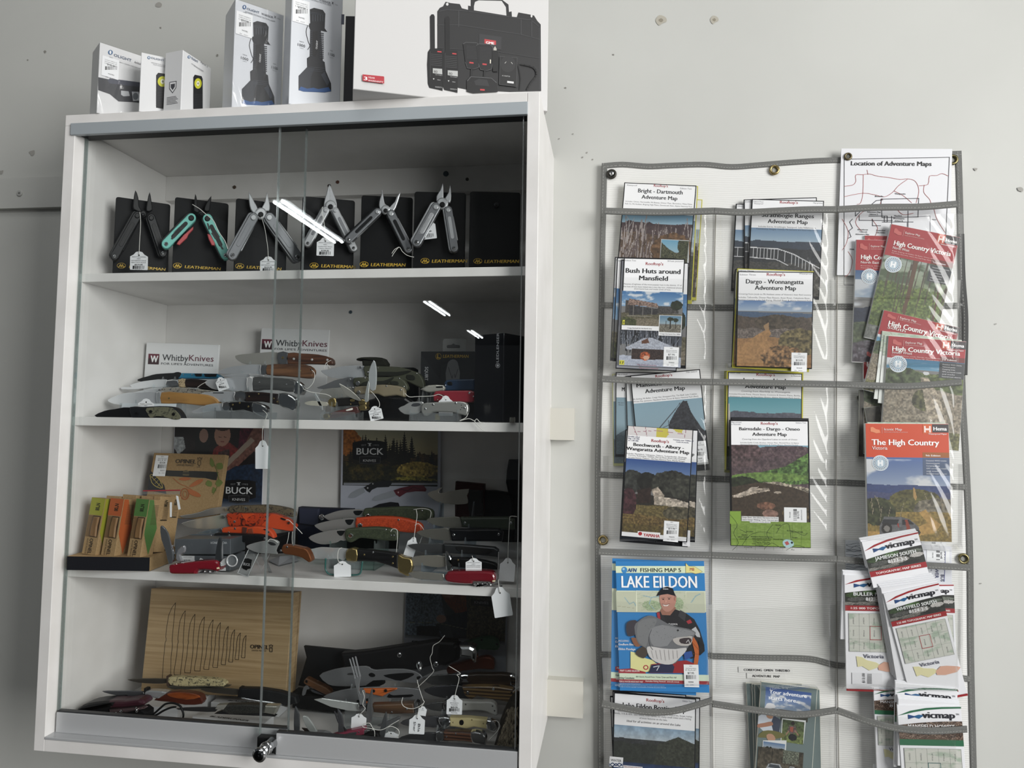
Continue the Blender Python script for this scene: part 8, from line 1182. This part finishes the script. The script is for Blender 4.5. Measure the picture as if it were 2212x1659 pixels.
    k.pic(330, 545, 560, 740, [('g', 0, '5e6064', 1, '8a8c8e'), ('n', .35, 16)]) if False else None
    k.poly('405,760 430,745 520,760 620,765 700,755 690,790 640,840 600,875 540,880 470,860 425,820', 'c9c7c6', 2); k.poly('340,570 420,535 480,545 460,600 420,680 400,745 370,735 335,690', '787a7c', 2); k.poly('430,620 520,585 640,610 740,630 755,660 600,690 560,740 460,745 430,690', '85878a', 2)
    k.line('440,620 420,680 430,740 450,770', 4, '4a4a50', sm=3); k.poly('600,690 640,678 700,672 745,670 735,730 690,742 640,735 610,715', 'b5b0ac', 2); k.poly('650,690 720,680 740,700 720,725 660,722', '3a3034', 2); k.ell(637, 625, 8, 7, '26262a'); k.line('700,715 715,695 725,720', 4, 'd5d5d5')
    for i in range(7): k.line([(440+i*32, 770+abs(3-i)*2), (455+i*30, 850-abs(3-i)*6)], 3, 'a9a5a4'); k.d -= .00004
    rg2 = random.Random(3)
    for i in range(90): a, b = 345+rg2.random()*380, 560+rg2.random()*130; k.ell(a, b, 2.2, 2.2, '4e5054', 5) if (b > 545+abs(a-440)*.18) else None; k.d -= .00006
    k.poly('745,665 765,690 790,740 795,800 785,880 755,880 765,800 745,720', 'c0602a', 2); k.line('748,720 792,770', 4, '8a4a20'); k.line('752,800 795,805', 3, '8a4a20'); k.line('742,665 750,700', 3, '9a2a28'); k.poly('835,745 838,780 800,815 795,700', '1a1a1e')
    sticker(k, 680, 880, 788, 1045, '$7.95', ('ABC', 'LAKE EILDON FISHING', 'MAP'), '940984'); k.build('cover_print')
fishing('blue fishing map copy tilted behind, its left edge showing', (148, 92), (780, 120), 985, -.0445, False)
fishing('blue fishing map with smiling angler holding a huge fish, left column', (172, 112), (834, 112), 970, -.0505, True)
LAKE = [('g', 0, '8fb0cc', .22, 'c2ccd2'), ('r', .18, .03, 3, '3c3f42', .2, '34372f', 14), ('r', .24, .04, 5, '353a34', .2), ('p', '.55,.22 .8,.1 1,.18 1,.55 .5,.5', '3e4238', .2), ('g', .5, '27385c', .62, '3a5a9a'), ('g', .62, '2e4a80', 1, '1c2a48'), ('n', .15, 20)]
for i, (TL, TR, Y) in enumerate([((130, 1122), (740, 1130), -.0165), ((290, 1096), (806, 1135), -.0205), ((150, 1080), (700, 1108), -.0235)]):
    back_map(['lake boating map copy at the far left, lowest left pocket', 'lake boating map copy showing right, lowest left pocket', 'lake boating map copy peeking above the front one'][i], 'o1', TL, TR, 760, Y, '17181c', 'e0e1e3', LAKE, 'copies of the lake boating map')
T, k, F = sheet('lake boating map with dark hills and blue water, lowest in the left column', 'o1', (160, 1092), (775, 1140), 800, -.0280, '1a1b1f', .004); inner(k, F, 0, .3, 'e6e7e9'); k.text("Rooftop's", 402, 1160, 537, 24, RED_, .03); k.text('Edition Two', 674, 1163, 745, 13, '33345a'); k.text('Lake Eildon Boating Map', 225, 1205, 700, 40, '101114', .035)
k.text('levels, 11% & 40%  lake levels, local names for many small inlets and a listing', 165, 1252, 738, 14, '3e3f45'); k.text('information on rivers, hazards, submerged features, boat ramp', 190, 1236, 745, 14, '3e3f45'); k.text('of most features on the lake.', 350, 1290, 560, 14, '3e3f45'); k.text('Ideal for all activities on an around the Lake', 254, 1312, 658, 17, '26272c', .015, .2)
fpic(k, F, .3, .98, LAKE); k.poly('128,1570 230,1580 225,1655 124,1645', 'dcdddf'); k.text('WATER', 136, 1606, 216, 18, '1c1d22', .02); k.line('125,1640 150,1620 175,1640 200,1622 222,1640', 7, '2a4f86', sm=4); k.line('125,1625 150,1645 175,1625 200,1645 222,1628', 7, '2a4f86', sm=4); k.rect(230, 1636, 375, 1656, 'dcdddf'); k.text('Map printed in Australia', 235, 1650, 370, 12, '9a2a30'); k.build('cover_print')
# --- column 2, third pocket: label strips and travel brochures
for lab, P, t in [('printed white label strip, upper line above the travel brochures', (155, 902, 565, 945), ('CORRYONG  OMEN  THREDBO', 196, 932, 541)), ('printed white label strip, lower line above the travel brochures', (218, 948, 510, 990), ('ADVENTURE  MAP', 259, 977, 467))]:
    T, k, F = sheet(lab, 'o2', (P[0], P[1]), (P[2], P[1]+8), P[3]-P[1], -.0102, 'dcdcd9', .0004, 'label strips stuck on the holder', 'label_strip', 'label'); k.text(t[0], t[1], t[2], t[3], 18, '1c1d20', .03); k.build('lettering')
BR = '6a7a7a'
for i, (TL, TR, Y) in enumerate([((212, 1022), (632, 1030), -.014), ((256, 1030), (640, 1045), -.017), ((275, 1032), (690, 1048), -.020), ((345, 1050), (765, 1072), -.023)]):
    T, k, F = sheet(['grey-green brochure copy furthest left', 'grey-green brochure copy second from the left', 'grey-green brochure copy third from the left', 'grey-green brochure copy sticking out right'][i], 'o2', TL, TR, 780, Y, 'd2d0c4', .0025, 'copies of the travel brochure', 'travel_brochure', 'brochure'); k.full(BR, F.h, .0008); k.build('cover_print')
T, k, F = sheet('grey-green travel brochure with framed outdoor photos, lowest middle pocket', 'o2', (325, 1010), (748, 1065), 780, -.0285, 'd8d6c8', .004, None, 'travel_brochure', 'brochure'); k.full(BR, F.h, .0008)
k.pic(362, 1052, 705, 1245, [('g', 0, '3f5fa8', .8, '9cb4d0'), ('c', .1, .9, 'dfe4ea', 3, .5), ('r', .9, .02, 5, '35402c', .3)]); k.text('Your adventure', 385, 1098, 668, 30, 'eef0f4', .03); k.text('starts here...', 380, 1142, 618, 30, 'eef0f4', .03)
k.poly('360,1195 370,1175 400,1172 430,1190 425,1210 355,1210', 'd5d6d8', 2); k.poly('305,1270 340,1250 430,1260 470,1310 465,1385 340,1380 300,1340', 'c5ccd6', 1); k.poly('420,1262 475,1300 460,1400 415,1380 400,1320', '3c4456', 1); k.poly('300,1330 350,1320 400,1310 415,1330 400,1342 340,1352 300,1355', 'a8765e', 2); k.poly('365,1245 400,1248 415,1275 400,1290 370,1280', 'b08468', 2)
k.poly('475,1262 676,1278 672,1316 470,1300', '3a3c34'); k.poly('482,1285 660,1302 642,1474 470,1455', 'd5d8d8'); k.pic(487, 1292, 650, 1464, [('g', 0, '4a5a3c', 1, '7a8a4a'), ('n', .5, 12), ('e', .48, .12, .09, .09, '2a2220'), ('p', '.3,.25 .6,.22 .7,.5 .4,.6 .25,.5', '6a5a58', .4), ('p', '.35,.3 .5,.28 .52,.5 .38,.52', 'b05a48'), ('e', .5, .75, .2, .15, '22242a', .4, 1), ('l', '.3,.5 .2,.65', .06, 'a88068'), ('l', '.6,.45 .75,.6', .06, 'a88068')])
for q in ('482,1285 660,1302 642,1474 470,1455',): pass
k.poly('300,1425 340,1380 420,1378 490,1400 505,1420 440,1438 360,1430', '6d6a3c', 2); k.poly('365,1410 400,1400 425,1420 430,1450 380,1455', 'b58a70', 2); k.poly('338,1450 515,1450 505,1590 330,1565', 'd5d8d8'); k.pic(342, 1456, 506, 1572, [('g', 0, '5f84b4', .35, 'a9b9c8'), ('r', .42, .03, 4, '3a4a5a', .1), ('r', .6, .02, 4, '8a7848', .3), ('e', .2, .5, .1, .2, '1e2818', .4, 1), ('e', .35, .5, .08, .2, '1e2818', .4, 1), ('e', .85, .5, .15, .18, '26301c', .4, 1)])
k.pic(305, 1495, 645, 1700, [('g', 0, '4a4438', 1, '6a6250'), ('n', .5, 10), ('s', 22, .0, .6, .5, .03, '2c2822', .012), ('p', '.55,0 .9,0 .9,.5 .55,.5', '6a7060', .5), ('p', '.2,.75 .24,.6 .3,.56 .5,.56 .56,.72 .58,1 .18,1', 'b5babf', .1), ('p', '.27,.6 .48,.6 .52,.72 .24,.72', '4a525a'), ('p', '.68,.72 .72,.58 .82,.58 .86,.7 .86,.95 .68,.95', 'b0b4b4', .1), ('p', '.72,.62 .82,.62 .84,.7 .71,.7', '3c4046')]); k.build('cover_print')
# --- column 3, third pocket: white topographic map covers
STONES = [('g', 0, '2c302a', 1, '3a3c38'), ('e', .15, .2, .14, .2, '3c5230', .5, 1), ('e', .45, .12, .14, .14, '4a6a3a', .5, 1), ('e', .2, .55, .16, .16, '5a5c58', .4, 1), ('e', .55, .6, .18, .18, 'a5a29c', .25, 1), ('e', .88, .5, .12, .14, 'c2bfba', .2, 1), ('e', .35, .85, .2, .12, '77756e', .4, 1), ('e', .75, .85, .16, .12, '2a2a28', .3, 1), ('e', .8, .25, .2, .12, '6c7468', .4, 1), ('e', .05, .85, .12, .12, '88857e', .3, 1)]
BARK = [('g', 0, '5c4638', 1, '6a5242'), ('s', 60, .1, 1, .5, .8, 'a08472', .02), ('s', 50, .1, 1, .4, .9, '3a2a22', .02), ('s', 30, .1, 1, .4, .9, 'b39c88', .012)]
def vic(label, c, TL, TR, h, Y, name_, code, col, photo, series='1:25 000 TOPOGRAPHIC MAP SERIES', th=.003, group='white topographic maps in the right column', asp=None, full=True, stick=False, hh0=1.0, txt0=.12):
    T, k, F = sheet(label, c, TL, TR, h, Y, 'e4e5e9', th, group, 'topographic_map'); w_, hh = F.w, F.h
    def A(u, v): return (w_*u, -w_*v*.76)   # v counts in cover widths so that the masthead keeps its shape
    def poly(P, cl): k.flat([A(*p) for p in pts(P)], cl)
    def txt(t, u, v, u1, hf, cl, b=.02, sh=0):
        V, Fc = text_geo(t, b, sh); a, b_ = A(u, v); xm, xM = V[:, 0].min(), V[:, 0].max(); sx = w_*(u1-u)/(xM-xm); s_ = w_*hf/.72; k.add([(a+(x-xm)*sx, b_+y*s_) for x, y in V], Fc, hx(cl), k.d+.00007)
    vmax = hh/w_/.76
    poly('.0,.23 .2,.12 .45,.055 .7,.03 1,.02 1,.055 .7,.07 .45,.1 .25,.15 .1,.2', col); poly('.16,.2 .26,.23 .33,.2 .42,.21 .33,.29 .26,.26 .16,.3', '1f5a8c'); poly('.16,.2 .26,.23 .26,.26 .16,.3', '24467c')
    txt('vicmap', .38, .27, .9, .11, '22242c', .05); txt('TM', .91, .2, .96, .03, '55565c')
    nx, ny = int(w_/.00082/1.6), int(w_*.42/.00082/1.6); U, V_ = np.meshgrid((np.arange(nx)+.5)/nx, (np.arange(ny)+.5)/ny); cl_ = paint(U, V_, photo, len(label), 2.2); v0, v1 = .33, min(.73, vmax-.002); k.d += .00006
    cl2 = np.clip(cl_, 0, 1); cl2 = np.where(cl2 <= .04045, cl2/12.92, ((cl2+.055)/1.055)**2.4); k.add([A(i/nx, v0+(v1-v0)*j/ny+(.10*(1-(i/nx))**2*(1-j/ny))) for j in range(ny+1) for i in range(nx+1)], [(j*(nx+1)+i, (j+1)*(nx+1)+i, (j+1)*(nx+1)+i+1, j*(nx+1)+i+1) for j in range(ny) for i in range(nx)], [tuple(q) for q in cl2.reshape(-1, 3)])
    txt(name_, .15, .49, .15+.06*len(name_) if len(name_) < 13 else .88, .065, 'e9eaec', .02); txt(code, .36, .61, .7, .065, 'e9eaec', .02)
    if vmax > .75:
        poly('0,.73 1,.73 1,.86 0,.86', col)
        if series: txt(series, .1, .82, .9, .04, 'f0e8e6', .03)
    if vmax > 1.0 and full:
        poly('.06,.92 .95,.92 .95,1.85 .06,1.85', 'b9bcb4'); fr = [('g', 0, 'dfe0d6', 1, 'dcdfd3'), ('c', 0, 1, 'b5c8b2', 4, .56)]
        nx2, ny2 = 40, 40; U, V_ = np.meshgrid((np.arange(nx2)+.5)/nx2, (np.arange(ny2)+.5)/ny2); cl_ = np.clip(paint(U, V_, fr, len(label)+5, 1), 0, 1); cl_ = np.where(cl_ <= .04045, cl_/12.92, ((cl_+.055)/1.055)**2.4); k.d += .00006
        k.add([A(.07+.87*i/nx2, .93+.91*j/ny2) for j in range(ny2+1) for i in range(nx2+1)], [(j*(nx2+1)+i, (j+1)*(nx2+1)+i, (j+1)*(nx2+1)+i+1, j*(nx2+1)+i+1) for j in range(ny2) for i in range(nx2)], [tuple(q) for q in cl_.reshape(-1, 3)])
        for i in range(1, 5): k.line([], 1, 'ffffff') if False else None
        for i in range(6): u = .06+.89*i/5; poly(f'{u-.002},.92 {u+.002},.92 {u+.002},1.85 {u-.002},1.85', '7a7c78'); k.d -= .00006
        for i in range(4): v = .92+.93*i/3; poly(f'.06,{v-.002} .95,{v-.002} .95,{v+.002} .06,{v+.002}', '7a7c78'); k.d -= .00006
        rg3 = random.Random(len(label))
        for i in range(15):
            u, v = .09+.178*(i % 5), 1.0+.3*(i//5); V, Fc = text_geo(rg3.choice(['MANSFIELD', 'BENALLA', 'TOLMIE', 'MT BULLER', 'JAMIESON']), .01); a, b_ = A(u+.06, v+.18); s_ = w_*.12/(V[:, 0].max()); k.add([(a-y*w_*.03, b_+x*s_) for x, y in V], Fc, hx('6a6c6a'), k.d+.00007)
        for q in ('.42,1.22 .62,1.22 .62,1.235 .42,1.235', '.42,1.545 .62,1.545 .62,1.56 .42,1.56', '.42,1.22 .43,1.22 .43,1.56 .42,1.56', '.61,1.22 .62,1.22 .62,1.56 .61,1.56'): poly(q, 'b0484a' if col != '2a6a48' else '3a6a6a'); k.d -= .00006
        if vmax > 2.1:
            txt('Victoria', .3, 2.0, .66, .075, '6a6c7c', .03); poly('.18,1.96 .28,1.98 .36,2.05 .52,2.1 .62,2.18 .5,2.25 .4,2.3 .28,2.2 .2,2.22', 'dcd6a4'); poly('.55,2.18 .66,2.08 .78,2.1 .95,2.16 1,2.2 .92,2.3 .7,2.32 .56,2.28', 'd8a58e')
            if vmax > 2.6: poly(f'.0,{vmax-.06} 1,{vmax-.06} 1,{vmax-.004} 0,{vmax-.004}', col)
    if stick: a0, b0 = .36, 2.36; poly('.1,2.36 .62,2.36 .62,2.64 .1,2.64', 'dddee2'); [poly(f'.36,{2.38+i*.016:.3f} .44,{2.38+i*.016:.3f} .44,{2.388+i*.016:.3f} .36,{2.388+i*.016:.3f}', '2a2b30') for i in range(15)]; V, Fc = text_geo('$12.00', .02); a, b_ = A(.32, 2.6); s_ = w_*.18/(V[:, 0].max()); k.add([(a-y*w_*.06, b_+x*s_) for x, y in V], Fc, hx('22242a'), k.d+.0001)
    k.build('cover_print'); return T
CRIM = '9e2026'
T, k, F = sheet('topographic sheet with fine black contour lines, far left of the lower right pocket', 'o3', (82, 115), (300, 122), 830, -.0140, 'd5dae0', .0015, None, 'topographic_map')
for i in range(14):
    rg4 = random.Random(i); y0 = 140+i*14; k.line([(86+j*26, y0+rg4.uniform(-10, 10)) for j in range(7)], 2.2, '3a4454', sm=3); k.d -= .00004
for i in range(26): y0 = 340+i*22; k.line([(84, y0), (100+12*math.sin(i*2), y0+12), (84, y0+20)], 2.2, '3a4454'); k.d -= .00004
k.build('map_print')
T, k, F = sheet('white sheet with turned price sticker above the eyelet, right pocket', 'n3', (748, 1385), (966, 1402), 150, -.0185, 'd8dadf', .001, None, 'price_sheet', 'price label'); sticker(k, 752, 1392, 960, 1490, '$14.95', ('THE HIGH COUNTRY', 'ADVENTURE MAP'), '905026', True, 8); k.build('lettering')
T, k, F = sheet('white river sheet with sticker and sideways blue lettering, right pocket', 'o3', (598, 150), (803, 160), 300, -.0165, 'dcdee6', .0015); sticker(k, 632, 168, 786, 265, '$4.95', ('ABC', 'MAP'), '941945', True, 4)
k.text('LOWER', 690, 268, 800, 24, '26306a', .02, rot=-math.pi/2); k.text('BUS', 728, 348, 778, 22, '222a5a', .02, rot=-math.pi/2); k.text('Offering', 662, 278, 710, 9, '33386a', rot=-math.pi/2); k.line('610,160 760,168 752,395', 3, '4a4f9a'); k.build('lettering')
def stack(label, c, TL, TR, n, dy, Y, h=120, dx=0):
    for i in range(n):
        T, k, F = sheet(label[i], c, (TL[0]+dx*i, TL[1]+dy*i), (TR[0]+dx*i, TR[1]+dy*i), h, Y-.0013*i, 'dcdee3', .0011, 'white topographic maps in the right column', 'topographic_map'); k.full('e3e4e8', F.h, .0005); k.build('blank_cover')
stack(['hindmost white map of the fanned stack above the rim, right pocket', 'second white map in the fanned stack above the rim', 'third white map in the fanned stack above the rim'], 'o3', (172, 100), (555, 36), 3, 7, -.052, 200, 4)
vic('white map with stream photo, headed for the southern Jamieson sheet', 'o3', (192, 128), (572, 55), 330, -.0570, 'JAMIESON SOUTH', '8123-3-S', CRIM, STONES, 'TOPOGRAPHIC MAP SERIES', full=False)
vic('white topographic map showing right behind the tilted front stack', 'o3', (500, 405), (815, 412), 760, -.0440, 'SOUTH', '8124', CRIM, STONES)
VL = -.09
stack(['white map edge behind the northern Buller sheet, back', 'white map edge behind the northern Buller sheet, front'], 'o3', (60, 316), (468, 338), 2, 8, -.0445, 500, 3)
vic('white map headed for the northern Buller sheet, left in the pocket, priced', 'o3', (75, 352), (470, 356), 845, -.0480, 'BULLER NORTH', '8123-1-N', CRIM, STONES, '1:25 000 TOPOGRAPHIC', stick=True)
VL = -.13
stack(['hindmost white map of the tilted front stack', 'second white map of the tilted front stack', 'third white map of the tilted front stack', 'fourth white map of the tilted front stack', 'fifth white map of the tilted front stack'], 'o3', (280, 386), (665, 335), 5, 13, -.0555, 700, 10)
vic('white map headed for the southern Whitfield sheet, front of the tilted stack', 'o3', (340, 480), (712, 402), 850, -.0625, 'WHITFIELD SOUTH', '8124-2-S', CRIM, STONES)
GRNV = '2a6a48'; VL = 0
vic('green-striped white map half hidden, left of the green front stack', 'o3', (272, 1112), (560, 1122), 700, -.0325, 'MANSFIELD', '8123', GRNV, BARK, None, group='green-striped topographic maps at the bottom right', txt0=.3)
stack(['hindmost green-series white map edge at the bottom right', 'second green-series white map edge at the bottom right'], 'o3', (416, 1062), (830, 1090), 2, 8, -.0425, 500, 2)
vic('green-striped white map behind, its masthead cut by the edges in front', 'o3', (420, 1082), (842, 1120), 600, -.0455, 'MANSFIELD', '8123', GRNV, BARK, None, group='green-striped topographic maps at the bottom right')
stack(['hindmost of four white edges before the green masthead', 'second of four white edges before the green masthead', 'third of four white edges before the green masthead', 'fourth of four white edges before the green masthead'], 'o3', (432, 1160), (850, 1195), 4, 9, -.0475, 480, 2)
vic('green-striped map with bark photo, front of the lowest right pocket', 'o3', (432, 1232), (864, 1238), 640, -.0530, 'MANSFIELD-HOWITT', '8123-8223', GRNV, BARK, None, group='green-striped topographic maps at the bottom right', th=.003)
T, k, F = sheet('white map corner at the very bottom edge, right column', 'o3', (272, 1636), (400, 1650), 150, -.0240, 'e2e3e6', .002, 'white topographic maps in the right column', 'topographic_map'); k.full('e6e7ea', F.h, .0004); k.build('blank_cover')
T, k, F = sheet('white map corner at the very bottom edge, second from the left', 'o3', (360, 1652), (520, 1655), 120, -.0220, 'e2e3e6', .002, 'white topographic maps in the right column', 'topographic_map'); k.full('e0e1e4', F.h, .0004); k.build('blank_cover')
